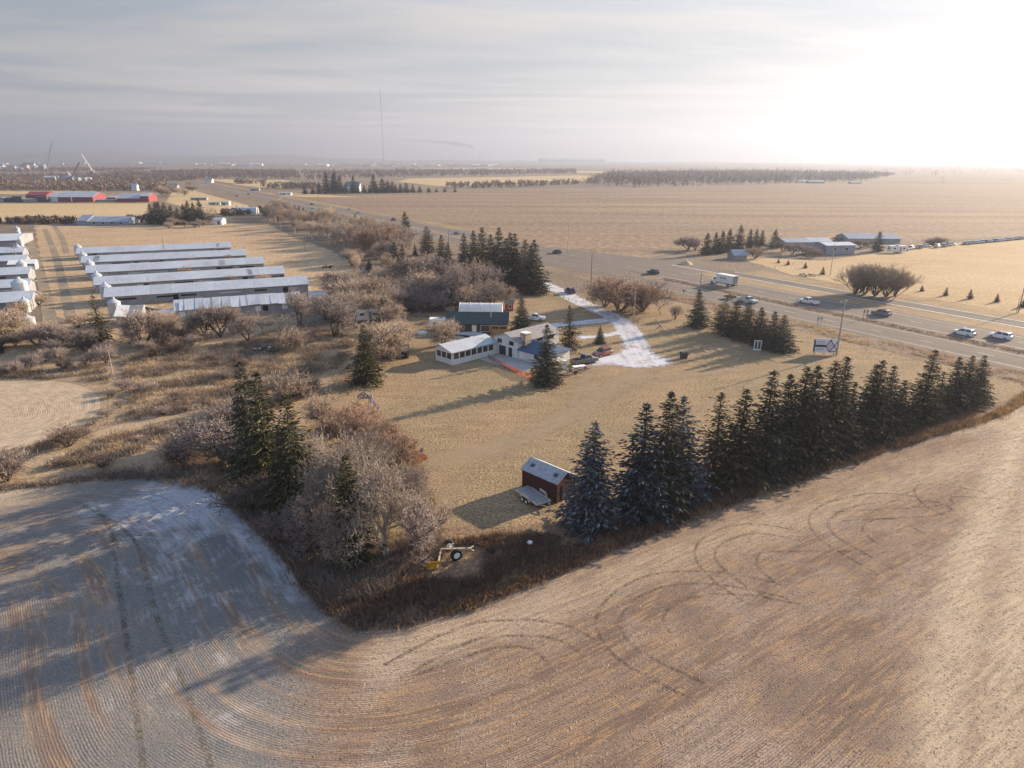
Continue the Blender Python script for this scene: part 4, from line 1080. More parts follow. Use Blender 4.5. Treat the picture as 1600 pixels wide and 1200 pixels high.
tufts('weedy_edge', clumpy(ats([(640, 850), (560, 880), (600, 700), (640, 690), (700, 830)]), 1800, gr, 4, .6), (0.2, 0.6), 8, M_ggold, 'orange tinged weeds at the lawn corner by the bench', 81, 0.03, 0.25, 0.5)
fp = ats([(560, 500), (640, 492), (690, 500), (640, 540), (560, 610), (500, 640), (520, 560)])
tufts('rough_grass', clumpy(fp, 2600, gr, 5, .5), (0.2, 0.6), 8, M_gtan, 'rough tan grass around the small weathered shed', 82, 0.035, 0.3, 0.5)
bp = ats([(160, 420), (330, 545), (500, 480), (440, 440), (360, 405)])
tufts('barnyard_weeds', clumpy(bp, 4000, gr, 6, .5), (0.3, 0.9), 8, M_gscr, 'brown weeds growing between the barn rows', 83, 0.045, 0.4, 0.5)

# straw and clods lying on the near stubble
def litter(name, n, m, label, seed, ln, px0, px1, py0, py1, wd=0.03, hz=0.05):
    r_ = np.random.default_rng(seed)
    poly = ats([(px0, py0), (px1, py0), (px1, py1), (px0, py1)])
    P = np.array(inpoly(poly, n, r_))
    ed = np.array([(q[0], q[1]) for q in EDGE]); fpa = np.array([(p[0], p[1]) for p in fpoly])
    ins = np.zeros(len(P), bool)
    for a, b in zip(fpa, np.roll(fpa, -1, 0)):
        c = ((a[1] > P[:, 1]) != (b[1] > P[:, 1])) & (P[:, 0] < (b[0] - a[0]) * (P[:, 1] - a[1]) / ((b[1] - a[1]) or 1e-9) + a[0])
        ins ^= c
    P = P[ins]; n = len(P)
    d, a = dist_poly(P, EDGE); d2, _ = dist_poly(P + np.array([.05, 0]), EDGE); d3, _ = dist_poly(P + np.array([0, .05]), EDGE)
    g = np.stack([d2 - d, d3 - d], 1); tdir = np.arctan2(g[:, 0], -g[:, 1])
    th = tdir + r_.normal(0, .5, n)
    L_ = r_.uniform(ln[0], ln[1], n) / 2
    D = np.stack([np.cos(th) * L_, np.sin(th) * L_], 1); N_ = np.stack([-np.sin(th), np.cos(th)], 1) * wd
    z0 = .034; z1 = r_.uniform(.3, 1, n) * hz + .036
    V = np.stack([np.c_[P - D - N_, np.full(n, z0)], np.c_[P + D - N_, np.full(n, z0)], np.c_[P + D * .6 + N_ * .3, z1 + .02], np.c_[P - D * .6 + N_ * .3, z1]], 1).reshape(-1, 3)
    i = np.arange(n)[:, None] * 4
    me = mesh_np(name, V, np.concatenate([i + [0, 1, 2, 3]], 1), [m], attrs={'rnd': ('FLOAT', 'FACE', r_.random(n))})
    tag(link(name, me), label, 'straw', None, 'stuff')
M_straw = grass_mat('loose_straw', (0.40, 0.30, 0.20), (0.52, 0.42, 0.31), (0.62, 0.54, 0.44))
litter('loose_straw', 45000, M_straw, 'pale loose straw lying along the stubble rows', 91, (.12, .4), 420, 1750, 640, 1210, .012, .02)
# ------------------------------------------------------------------ solid building helpers
class MB:
    def __init__(s): s.v, s.f, s.m = [], [], []
    def add(s, V, F, mi=0):
        k = len(s.v); s.v += [tuple(p) for p in V]; s.f += [tuple(i + k for i in f) for f in F]; s.m += [mi] * len(F)
        return s
    def box(s, x0, x1, y0, y1, z0, z1, mi=0):
        return s.add([(x0, y0, z0), (x1, y0, z0), (x1, y1, z0), (x0, y1, z0), (x0, y0, z1), (x1, y0, z1), (x1, y1, z1), (x0, y1, z1)],
                     [(0, 3, 2, 1), (4, 5, 6, 7), (0, 1, 5, 4), (1, 2, 6, 5), (2, 3, 7, 6), (3, 0, 4, 7)], mi)
    def hexa(s, lo, hi, mi=0):
        """lo, hi: four bottom and four top corners, counter-clockwise"""
        return s.add(list(lo) + list(hi), [(0, 3, 2, 1), (4, 5, 6, 7), (0, 1, 5, 4), (1, 2, 6, 5), (2, 3, 7, 6), (3, 0, 4, 7)], mi)
    def extr(s, prof, x0, x1, mi=0):
        """profile in (y,z), counter-clockwise seen from +x, extruded along x"""
        n = len(prof)
        V = [(x0, y, z) for y, z in prof] + [(x1, y, z) for y, z in prof]
        F = [tuple(range(n))[::-1], tuple(range(n, 2 * n))] + [(i, (i + 1) % n, n + (i + 1) % n, n + i) for i in range(n)]
        return s.add(V, F, mi)
    def extry(s, prof, y0, y1, mi=0, inset=0.0):
        """profile in (x,z), clockwise order ok; extruded along y"""
        n = len(prof)
        V = [(x, y0, z) for x, z in prof] + [(x, y1, z) for x, z in prof]
        F = [tuple(range(n)), tuple(range(n, 2 * n))[::-1]] + [(i, n + i, n + (i + 1) % n, (i + 1) % n) for i in range(n)]
        return s.add(V, F, mi)
    def cyl(s, p0, p1, r0, r1=None, n=10, mi=0, caps=True):
        r1 = r0 if r1 is None else r1
        a, b = Vector(p0), Vector(p1); d = (b - a).normalized()
        u = d.cross(Vector((0, 0, 1)) if abs(d.z) < .9 else Vector((1, 0, 0))).normalized(); w = d.cross(u)
        V = [a + (u * math.cos(6.2832 * i / n) + w * math.sin(6.2832 * i / n)) * r0 for i in range(n)] + [b + (u * math.cos(6.2832 * i / n) + w * math.sin(6.2832 * i / n)) * r1 for i in range(n)]
        F = [(i, (i + 1) % n, n + (i + 1) % n, n + i) for i in range(n)]
        if caps: F += [tuple(range(n))[::-1], tuple(range(n, 2 * n))]
        return s.add(V, F, mi)
    def lathe(s, prof, n=16, c=(0, 0), mi=0):
        V = []
        for r, z in prof:
            V += [(c[0] + r * math.cos(6.2832 * i / n), c[1] + r * math.sin(6.2832 * i / n), z) for i in range(n)]
        F = []
        for k in range(len(prof) - 1):
            F += [(k * n + i, k * n + (i + 1) % n, (k + 1) * n + (i + 1) % n, (k + 1) * n + i) for i in range(n)]
        F += [tuple(range(n))[::-1], tuple(range((len(prof) - 1) * n, len(prof) * n))]
        return s.add(V, F, mi)
    def beam(s, p0, p1, w, h=None, mi=0):
        h = h or w
        a, b = Vector(p0), Vector(p1); d = (b - a).normalized()
        u = d.cross(Vector((0, 0, 1)) if abs(d.z) < .95 else Vector((1, 0, 0))).normalized() * (w / 2); q = u.cross(d).normalized() * (h / 2)
        return s.hexa([a - u - q, a + u - q, a + u + q, a - u + q], [b - u - q, b + u - q, b + u + q, b - u + q], mi)
    def build(s, name, mats, parent=None, smooth=False, label=None, bevel=0.0):
        me = bpy.data.meshes.new(name)
        me.from_pydata(s.v, [], s.f)
        for m in (mats if isinstance(mats, (list, tuple)) else [mats]): me.materials.append(m)
        me.polygons.foreach_set('material_index', s.m)
        bm = bmesh.new(); bm.from_mesh(me)
        bmesh.ops.recalc_face_normals(bm, faces=bm.faces)
        if bevel: bmesh.ops.bevel(bm, geom=list(bm.edges), offset=bevel, segments=2, profile=0.5, affect='EDGES', clamp_overlap=True)
        bm.to_mesh(me); bm.free()
        if smooth:
            me.polygons.foreach_set('use_smooth', [True] * len(me.polygons))
            me.set_sharp_from_angle(angle=R(40))
        o = link(name, me, parent)
        if label: o['label'] = label
        return o

M_white = mat('white_siding', (0.66, 0.68, 0.70), 0.7, 0.08, 0.7, ripples=(2, 0.2, 0.25), stain=((0.45, 0.43, 0.40), 0.25))
M_whitep = mat('white_board', (0.66, 0.67, 0.68), 0.7, 0.10, 0.9, stain=((0.40, 0.37, 0.33), 0.3))
M_trim = mat('white_trim', (0.72, 0.72, 0.70), 0.6, 0.08, 2)
M_glass = mat('dark_glass', (0.025, 0.028, 0.033), 0.08, 0.3, 1.0, spec=0.6)
M_screen = mat('dark_screen', (0.045, 0.036, 0.036), 0.45, 0.35, 0.8, spec=0.4)
M_greym = mat('grey_metal_roof', (0.42, 0.45, 0.49), 0.5, 0.14, 0.35, metal=0.1, ripples=(0, 0.5, 0.35), stain=((0.26, 0.25, 0.25), 0.35))
M_shing = mat('grey_shingles', (0.25, 0.24, 0.245), 0.9, 0.25, 1.5, ripples=(2, 0.12, 0.3))
M_blue = mat('blue_roof', (0.045, 0.085, 0.155), 0.75, 0.2, 1.0, ripples=(2, 0.14, 0.3))
M_greenr = mat('dark_green_roof', (0.026, 0.048, 0.056), 0.8, 0.22, 0.9, ripples=(2, 0.14, 0.25))
M_log = mat('dark_log_wall', (0.085, 0.062, 0.050), 0.85, 0.3, 1.2, ripples=(2, 0.24, 0.6))
M_timber = mat('orange_timber', (0.36, 0.21, 0.10), 0.8, 0.25, 2)
M_wood = mat('weathered_wood', (0.20, 0.165, 0.135), 0.9, 0.3, 2.5, ripples=(0, 0.18, 0.4))
M_brownw = mat('brown_wood', (0.16, 0.085, 0.05), 0.85, 0.3, 2.5)
M_stone = mat('tan_stone', (0.42, 0.34, 0.25), 0.9, 0.3, 2.2, bump=0.5, ripples=(2, 0.3, 0.35))
M_red = mat('barn_red_boards', (0.060, 0.020, 0.021), 0.85, 0.22, 1.2, ripples=(0, 0.22, 0.4))
M_redf = mat('red_barn_metal', (0.24, 0.045, 0.055), 0.7, 0.18, 0.3, ripples=(0, 1.0, 0.3))
M_shroof = mat('patchy_grey_shingles', (0.34, 0.37, 0.41), 0.85, 0.3, 2.2, ripples=(2, 0.15, 0.3), stain=((0.17, 0.175, 0.19), 0.6))
M_conc = mat('old_concrete', (0.36, 0.34, 0.32), 0.9, 0.2, 0.8)
M_orange = mat('orange_snow_fence', (0.33, 0.062, 0.028), 0.6, 0.2, 3, transl=0.35)
M_tent = mat('white_tent_skin', (0.78, 0.80, 0.82), 0.5, 0.06, 0.6, transl=0.35)
M_galv = mat('galvanised_steel', (0.50, 0.525, 0.56), 0.5, 0.18, 0.7, metal=0.3, ripples=(2, 0.45, 0.3), stain=((0.33, 0.30, 0.27), 0.3))
M_barnr = mat('barn_metal_roof', (0.45, 0.485, 0.54), 0.5, 0.16, 0.12, metal=0.1, ripples=(0, 0.9, 0.22), stain=((0.36, 0.34, 0.34), 0.4))
M_barnw = mat('barn_grey_wall', (0.30, 0.31, 0.335), 0.85, 0.2, 0.5, ripples=(0, 0.6, 0.3), stain=((0.17, 0.155, 0.15), 0.5))
M_hole = mat('dark_opening', (0.015, 0.014, 0.014), 0.95, 0.3, 1)
M_bgrey = mat('blue_grey_metal', (0.27, 0.31, 0.38), 0.6, 0.15, 0.4, ripples=(0, 1.0, 0.25))
M_pole = mat('pole_wood', (0.22, 0.17, 0.13), 0.9, 0.25, 2)
M_polel = mat('pale_pole_wood', (0.36, 0.31, 0.26), 0.9, 0.2, 2)
M_steel = mat('dull_steel', (0.36, 0.36, 0.37), 0.45, 0.15, 1, metal=0.6)
M_black = mat('black_rubber', (0.02, 0.02, 0.021), 0.85, 0.3, 3)
M_yellow = mat('yellow_paint', (0.60, 0.33, 0.02), 0.5, 0.15, 2, stain=((0.3, 0.16, 0.06), 0.4))
M_cream = mat('cream_paint', (0.58, 0.52, 0.43), 0.55, 0.15, 2, stain=((0.30, 0.2, 0.13), 0.45))
M_rust = mat('rusty_steel', (0.16, 0.085, 0.055), 0.85, 0.35, 2.5)
M_navy = mat('navy_print', (0.035, 0.035, 0.11), 0.6, 0.1, 2)
M_signw = mat('white_sign_face', (0.70, 0.72, 0.78), 0.5, 0.05, 1)
M_pink = mat('pale_print', (0.55, 0.50, 0.58), 0.6, 0.15, 1)
M_teal = mat('teal_roof', (0.06, 0.20, 0.20), 0.7, 0.15, 1)
M_dkgrey = mat('dark_grey_paint', (0.06, 0.062, 0.066), 0.6, 0.25, 1.5)
M_mulch = mat('orange_mulch', (0.42, 0.20, 0.09), 0.95, 0.35, 4, bump=0.6)

def gable(root, L, Wd, he, hr, wm, rm, over=0.35, thick=0.12, ridge=0.5, over_x=None):
    """x along the ridge 0..L, y across 0..Wd, the front at y = 0"""
    ox = over if over_x is None else over_x
    yr = Wd * ridge
    w = MB().extr([(0, -0.05), (Wd, -0.05), (Wd, he), (yr, hr - 0.02), (0, he)], 0, L).build('wall', wm, root)
    s0 = (hr - he) / yr; s1 = (hr - he) / (Wd - yr)
    top = [(-over, he - over * s0 + .03), (yr, hr + .03), (Wd + over, he - over * s1 + .03)]
    prof = [(y, z) for y, z in top] + [(y, z + thick) for y, z in top[::-1]]
    r = MB().extr(prof, -ox, L + ox).build('roof', rm, root)
    return w, r

def panel(root, name, p, u, w, h, m, proud=0.04, label=None, deep=0.05):
    """flat piece on a wall: centre p on the wall plane, u = direction along the wall, outward normal = u turned -90 degrees"""
    u = Vector(u).normalized(); n = Vector((u.y, -u.x, 0)); p = Vector(p)
    a = u * (w / 2); z = Vector((0, 0, h / 2))
    lo = [p - a - n * deep - z, p + a - n * deep - z, p + a + n * proud - z, p - a + n * proud - z]
    hi = [q + z * 2 for q in lo]
    return MB().hexa(lo, hi).build(name, m, root, label=label)

def window(root, p, u, w, h, glass=None, name='window'):
    f = panel(root, name, p, u, w + .16, h + .16, M_trim, 0.035)
    panel(f, 'pane', p, u, w, h, glass or M_glass, 0.055, deep=0.0)
    return f

UA = R(44.5)
U2 = Vector((math.cos(UA), math.sin(UA), 0)); W2 = Vector((math.sin(UA), -math.cos(UA), 0))

def house():
    o = at(707, 571)
    root = empty('farmhouse', o, UA, 'white two storey farmhouse with long grey roofed sunroom and blue roofed wing', 'house')
    X = (1, 0, 0); Yb = (0, 1, 0); Yf = (0, -1, 0)
    # sunroom: x 0..12, y 0..5 (front y = 0 faces the camera side)
    MB().extr([(0, -.05), (5.2, -.05), (5.2, 2.75), (3.6, 3.45), (0, 2.55)], 0, 12.2).build('sunroom_wall', M_whitep, root)
    top = [(-.35, 2.50), (3.6, 3.50), (5.55, 2.65)]
    MB().extr(top + [(y, z + .13) for y, z in top[::-1]], -.35, 12.0).build('sunroom_roof', M_greym, root)
    for i in range(7):
        window(root, (1.0 + i * 1.52, 0, 1.72), X, 1.22, 1.15, M_screen)
    for i in range(3):
        window(root, (0, 0.95 + i * 1.55, 1.72), Yf, 1.25, 1.15, M_screen)
    panel(root, 'door', (11.3, 0, 1.02), X, .8, 1.95, M_trim, .03)
    MB().cyl((10.2, 2.0, 2.9), (10.2, 2.0, 3.6), .12, n=8).build('vent_pipe', M_trim, root)
    # main two storey block: gable end faces -x at x = 12.2
    x0, x1, y0, y1 = 12.2, 24.5, -5.6, 1.3
    ym = (y0 + y1) / 2
    MB().extr([(y0, -.05), (y1, -.05), (y1, 3.55), (ym, 4.75), (y0, 3.55)], x0, x1).build('main_wall', M_white, root)
    s = 1.2 / (y1 - ym)
    top = [(y0 - .5, 3.55 - .5 * s + .03), (ym, 4.78), (y1 + .5, 3.55 - .5 * s + .03)]
    MB().extr(top + [(y, z + .14) for y, z in top[::-1]], x0 - .4, x1 + .4).build('main_roof', M_shing, root)
    panel(root, 'trim_band', (x0, ym, 2.22), Yf, 6.8, .14, M_trim, .03)
    for y in (-0.5, -3.9):
        window(root, (x0, y, 2.95), Yf, 1.3, .85)
    panel(root, 'patio_door', (x0, -1.3, 1.05), Yf, 1.9, 1.9, M_glass, .05)
    panel(root, 'door', (x0, -3.6, 1.05), Yf, 1.0, 1.9, M_glass, .05)
    window(root, (18.6, y0, 2.95), X, 1.5, .7)
    window(root, (22.2, y0, 2.95), X, 1.5, .7)
    c = MB().box(13.7, 15.5, y0 - .75, y0 + .02, 0, 4.5).box(13.85, 15.35, y0 - .72, y0 + .9, 4.3, 5.0).build('chimney', M_stone, root)
    MB().box(13.75, 15.45, y0 - .85, y0 + 1.0, 5.0, 5.12).build('chimney_cap', M_trim, c)
    # blue roofed wing: ridge along -y
    bx0, bx1, by0, by1 = 12.5, 19.8, -12.8, -5.6
    xm = (bx0 + bx1) / 2
    V = MB()
    V.add([(bx0, by0, -.05), (bx1, by0, -.05), (bx1, by1, -.05), (bx0, by1, -.05), (bx0, by0, 2.15), (bx1, by0, 2.15), (bx1, by1, 2.15), (bx0, by1, 2.15), (xm, by1, 3.2), (xm, by0 + 2.2, 3.2)],
          [(0, 1, 5, 4), (1, 2, 6, 5), (3, 0, 4, 7), (4, 5, 9), (5, 6, 8, 9), (4, 9, 8, 7), (2, 3, 7, 8, 6), (0, 3, 2, 1)])
    V.build('wing_wall', M_white, root)
    e = .45
    V = MB(); zz = 2.08
    V.add([(bx0 - e, by0 - e, zz), (bx1 + e, by0 - e, zz), (bx1 + e, by1 - .03, zz), (bx0 - e, by1 - .03, zz), (xm, by0 + 2.2, 3.35), (xm, by1 - .03, 3.35),
           (bx0 - e, by0 - e, zz - .14), (bx1 + e, by0 - e, zz - .14), (bx1 + e, by1 - .03, zz - .14), (bx0 - e, by1 - .03, zz - .14)],
          [(0, 1, 4), (1, 2, 5, 4), (3, 0, 4, 5), (0, 6, 7, 1), (1, 7, 8, 2), (3, 9, 6, 0), (2, 8, 9, 3, 5), (6, 9, 8, 7)])
    V.build('wing_roof', M_blue, root)
    window(root, (bx0, -10.6, 1.35), Yf, 1.25, .8)
    panel(root, 'door', (bx0, -6.6, 1.0), Yf, .95, 1.9, M_trim, .05)
    panel(root, 'garage_door', ((bx0 + bx1) / 2, by0, 1.0), X, 4.4, 1.9, M_trim, .05)
    # blue roof behind the sunroom joining the main block
    MB().box(9.3, 12.18, 5.22, 9.6, -.05, 2.7).build('rear_wall', M_white, root)
    MB().hexa([(9.0, 3.75, 3.55), (12.15, 3.75, 3.55), (12.15, 10, 2.72), (9.0, 10, 2.72)], [(9.0, 3.75, 3.69), (12.15, 3.75, 3.69), (12.15, 10, 2.86), (9.0, 10, 2.86)]).build('rear_roof', M_blue, root)
    # patio slab in the corner
    MB().box(6.5, 12.15, -5.2, -.06, 0, .12).box(6.6, 12.45, -12.4, -5.25, 0, .11).build('patio', M_conc, root)
    return root
HOUSE = house()

def snow_fence():
    P = ats([(763, 561), (772, 567), (788, 574), (808, 584), (822, 590), (835, 593), (850, 592)])
    root = empty('snow_fence', P[0], 0, 'sagging orange plastic snow fence round the patio', 'fence')
    prev = None
    for i, p in enumerate(P):
        q = p - P[0]
        MB().cyl(q, q + Vector((0, 0, 1.15)), .035, n=6).build('post', M_rust, root)
    V, F, m = [], [], 0
    for a, b in zip(P[:-1], P[1:]):
        n = 5
        for j in range(n):
            t0, t1 = j / n, (j + 1) / n
            s0, s1 = math.sin(t0 * math.pi) * .12, math.sin(t1 * math.pi) * .12
            q0, q1 = a.lerp(b, t0) - P[0], a.lerp(b, t1) - P[0]
            for k in range(7):
                z0 = .06 + k * .15
                V += [q0 + Vector((0, 0, z0 - s0 * k / 7)), q1 + Vector((0, 0, z0 - s1 * k / 7)), q1 + Vector((0, 0, z0 + .06 - s1 * k / 7)), q0 + Vector((0, 0, z0 + .06 - s0 * k / 7))]
                F.append((m, m + 1, m + 2, m + 3)); m += 4
            V += [q0 + Vector((0, 0, .06)), q0.lerp(q1, .16) + Vector((0, 0, .06)), q0.lerp(q1, .16) + Vector((0, 0, 1.05 - s0)), q0 + Vector((0, 0, 1.05 - s0))]
            F.append((m, m + 1, m + 2, m + 3)); m += 4
    link('netting', mesh_np('netting', V, F, [M_orange]), root)
snow_fence()

def shop():
    o = at(699, 521)
    root = empty('log_shop', o, R(-1.5), 'dark log shop with a dark green roof and white door', 'workshop')
    L, Wd = 13.6, 7.5
    w, r = gable(root, L, Wd, 2.45, 4.15, M_log, M_greenr, .6, .14, over_x=0.5)
    X = (1, 0, 0)
    panel(root, 'door', (6.2, 0, 1.15), X, 1.0, 2.0, M_trim, .06)
    window(root, (3.6, 0, 1.5), X, .5, .7)
    window(root, (8.7, 0, 1.25), X, 2.0, 1.3, M_screen)
    MB().box(0.5, 8.0, -1.9, -.03, .25, .5).build('porch_deck', M_conc, root)
    MB().beam((6.6, -1.9, .45), (5.6, -4.2, .05), .7, .08).build('ramp', M_wood, root)
    for x in (10.2, 12.0, 13.9):
        MB().beam((x, -1.7, 0), (x, -1.7, 2.2), .2).build('porch_post', M_timber, root)
    MB().beam((10.0, -1.7, 2.3), (14.2, -1.7, 2.3), .2).build('porch_beam', M_timber, root)
    MB().box(10.4, 13.6, -1.2, -.05, .0, 1.3).build('firewood_stack', M_timber, root)
    t = MB()
    t.beam((14.05, -.5, 2.3), (14.05, 3.75, 4.1), .2).beam((14.05, 8.0, 2.3), (14.05, 3.75, 4.1), .2).beam((14.05, .8, 2.75), (14.05, 6.7, 2.75), .16)
    t.build('gable_truss', M_timber, root)
    MB().cyl((9.9, 1.9, 3.1), (9.9, 1.9, 4.6), .12, n=8).build('stove_pipe', M_steel, root)
shop()

def hoop(root, L, rad, h, skin, endm, nrib=5, n=14):
    prof = [(rad - rad * math.cos(math.pi * i / n), h * math.sin(math.pi * i / n) ** 0.85) for i in range(n + 1)]
    V = MB(); V.extr([(y, z) for y, z in prof[::-1]], 0, L)
    V.build('skin', skin, root, smooth=True)
    for k in range(nrib):
        x = L * k / (nrib - 1)
        rb = MB()
        for a, b in zip(prof[:-1], prof[1:]):
            rb.beam((x, a[0], a[1] + .05), (x, b[0], b[1] + .05), .14, .07)
        rb.build('rib', endm, root)
    V = MB().add([(L + .03, y, z) for y, z in [(rad - .55 * rad, 0), (rad + .55 * rad, 0), (rad + .55 * rad, h * .62), (rad - .55 * rad, h * .62)]] + [(L + .08, y, z) for y, z in [(rad - .55 * rad, 0), (rad + .55 * rad, 0), (rad + .55 * rad, h * .62), (rad - .55 * rad, h * .62)]],
                 [(0, 1, 2, 3), (4, 7, 6, 5), (0, 4, 5, 1), (1, 5, 6, 2), (2, 6, 7, 3), (3, 7, 4, 0)]).build('door', M_cream, root)
r = empty('hoop_tent', at(717, 501), R(-2), 'white arched hoop tent behind the dark roofed shop', 'tent')
hoop(r, 10.6, 2.9, 3.9, M_tent, M_trim)

def small_shed(name, loc, rz, L, Wd, he, hr, wm, rm, label, cat='shed', door=None, win=None, over=.2):
    root = empty(name, loc, rz, label, cat)
    gable(root, L, Wd, he, hr, wm, rm, over, .09)
    if door: panel(root, 'door', (door[0], 0, door[2] / 2), (1, 0, 0), door[1], door[2], door[3], .05)
    if win: window(root, (win[0], 0, win[1]), (1, 0, 0), win[2], win[3])
    return root
small_shed('garden_shed', at(789, 486), R(-5), 2.2, 2.2, 2.0, 2.8, M_redf, M_wood, 'small red garden shed with white window beside the hoop tent', 'shed', None, (1.4, 1.2, .7, .9))
small_shed('wooden_shed', at(621, 561), R(10), 2.3, 2.4, 1.7, 2.5, M_wood, M_wood, 'small weathered wooden shed with open front by the tan trees', 'shed', (1.4, 1.1, 1.4, M_hole))

# the red shed in front, its roof patches
def red_shed():
    a = at(816, 762); b = at(870, 787)
    ang = math.atan2((b - a).y, (b - a).x)
    L = (b - a).length
    root = empty('red_shed', a, ang, 'dark red shed with a patchy grey shingle roof', 'shed')
    gable(root, L, 3.2, 2.55, 3.45, M_red, M_shroof, .18, .10, over_x=.15)
    for x in (1.0, L - .9):
        s = (3.45 - 2.55) / 1.6
        y = .72; z = 2.55 + y * s + .135
        v = MB().hexa([(x - .28, y - .2, z - .2 * s), (x + .28, y - .2, z - .2 * s), (x + .28, y + .2, z + .2 * s), (x - .28, y + .2, z + .2 * s)], [(x - .28, y - .2, z - .2 * s + .06), (x + .28, y - .2, z - .2 * s + .06), (x + .28, y + .2, z + .2 * s + .06), (x - .28, y + .2, z + .2 * s + .06)])
        v.build('roof_vent', M_dkgrey, root)
    for x, w in ((0.03, .1), (L - .03, .1)):
        panel(root, 'corner_board', (x, 0, 1.25), (1, 0, 0), w, 2.5, M_red, .03)
    panel(root, 'door', (L, 1.6, 1.05), (0, 1, 0), 1.6, 2.0, M_red, .05)
    return root, a, ang, L
red_shed()

# ------------------------------------------------------------------ barns, bins and far buildings
BA = math.atan2((at(482, 457) - at(166, 478)).y, (at(482, 457) - at(166, 478)).x)
def barn(a_px, b_px, label, Wd=9.5, he=2.5, hr=4.1, vents=6, group='long low barns of the poultry yard', seed=0, roof=None, holes=2, loc=None, L=None):
    r_ = random.Random(seed)
    a = at(*a_px) if loc is None else Vector(loc)
    if L is None:
        b = at(*b_px); L = (b - a).length; ang = math.atan2((b - a).y, (b - a).x)
    else: ang = BA
    root = empty('poultry_barn', a, ang, label, 'barn', group)
    gable(root, L, Wd, he, hr, M_barnw, roof or M_barnr, .45, .10)
    panel(root, 'wall_strip', (L * .62, 0, he - .75), (1, 0, 0), L * .5, .5, M_bgrey, .05)
    for i in range(vents):
        x = L * (i + .5 + r_.uniform(-.2, .2)) / vents
        panel(root, 'shutter', (x, 0, he - .95), (1, 0, 0), r_.uniform(2.5, 6.0), .45, M_barnr if r_.random() < .5 else M_hole, .09)
    for i in range(holes):
        x = L * r_.uniform(.08, .95)
        panel(root, 'opening', (x, 0, 1.2), (1, 0, 0), 1.4, 1.5, M_hole, .12)
    sl = (hr - he) / (Wd / 2)
    for i in range(5):
        x = L * r_.uniform(.03, .93); w = r_.uniform(1.8, 5.5); y0 = r_.uniform(-.3, .4); y1 = Wd / 2 - r_.uniform(.1, 1.2)
        z = lambda y: he + sl * y + .142
        MB().hexa([(x, y0, z(y0) - .02), (x + w, y0, z(y0) - .02), (x + w, y1, z(y1) - .02), (x, y1, z(y1) - .02)], [(x, y0, z(y0)), (x + w, y0, z(y0)), (x + w, y1, z(y1)), (x, y1, z(y1))]).build('roof_panel', r_.choice([M_galv, M_greym, M_galv]), root)
    panel(root, 'end_door', (0, Wd / 2, 1.2), (0, -1, 0), 2.4, 2.2, M_trim, .06)
    return root
barn((122, 406), (361, 395.5), 'farthest barn in the block of six, with intact pale roof', seed=1)
barn((130, 421), (385, 408.5), 'second farthest barn in the block of six', seed=2)
barn((138, 438), (413, 422), 'third farthest barn in the block of six, reddish brush along its wall', seed=3)
barn((151, 458), (445, 438.5), 'fourth farthest barn in the block of six, with loose panels at its right end', seed=4)
barn((167, 478), (482, 456.5), 'fifth farthest barn in the block of six, just behind the torn one', seed=5)

def torn_barn():
    a, b = at(276, 501), at(472, 486); L = (b - a).length; ang = math.atan2((b - a).y, (b - a).x)
    root = empty('poultry_barn', a, ang, 'nearest barn in the block of six with a torn buckled roof', 'barn', 'long low barns of the poultry yard')
    Wd, he, hr = 9.0, 2.6, 4.2
    MB().extr([(0, -.05), (Wd, -.05), (Wd, he), (Wd / 2, hr), (0, he)], 0, L).build('wall', M_barnw, root)
    r_ = random.Random(9); x = -.3; k = 0
    while x < L:
        w = r_.uniform(1.6, 3.4); x1 = min(x + w, L + .3)
        dz = r_.uniform(-.02, .12); tilt = r_.uniform(-.16, .18); m = r_.choice([M_barnr, M_galv, M_greym, M_barnr])
        if r_.random() < .12: dz -= .5
        y0, z0, y1, z1 = -.5, he - .12 + dz, Wd / 2, hr + .08 + dz
        MB().hexa([(x, y0, z0), (x1 - .03, y0, z0 + tilt), (x1 - .03, y1, z1), (x, y1, z1)], [(x, y0, z0 + .07), (x1 - .03, y0, z0 + .07 + tilt), (x1 - .03, y1, z1 + .07), (x, y1, z1 + .07)]).build('roof_sheet', m, root)
        x = x1; k += 1
    MB().hexa([(-.3, Wd / 2 + .02, hr + .06), (L + .3, Wd / 2 + .02, hr + .06), (L + .3, Wd + .4, he - .08), (-.3, Wd + .4, he - .08)], [(-.3, Wd / 2 + .02, hr + .14), (L + .3, Wd / 2 + .02, hr + .14), (L + .3, Wd + .4, he), (-.3, Wd + .4, he)]).build('rear_roof', M_barnr, root)
    panel(root, 'opening', (L * .70, 0, 1.5), (1, 0, 0), 1.3, 1.3, M_hole, .08)
    panel(root, 'boarded_window', (L * .64, 0, 1.5), (1, 0, 0), 1.3, 1.3, M_trim, .08)
    panel(root, 'boarded_window', (L * .86, 0, 1.6), (1, 0, 0), 1.3, 1.2, M_trim, .08)
    panel(root, 'boarded_window', (L * .05, 0, 1.5), (1, 0, 0), 1.3, 1.3, M_trim, .08)
    # the leaning sheet at the broken end
    MB().hexa([(-3.2, 0, .2), (1.0, -.6, 2.6), (1.0, 3.0, 4.0), (-3.2, 3.6, .4)], [(-3.2, 0, .28), (1.0, -.6, 2.68), (1.0, 3.0, 4.08), (-3.2, 3.6, .48)]).build('fallen_sheet', M_barnr, root)
torn_barn()
small_shed('barn_annex', at(486, 480), BA, 4.6, 7.5, 2.5, 3.6, M_bgrey, M_bgrey, 'blue grey annex at the right end of the torn barn', 'annex', (3.6, 1.2, 2.0, M_hole))
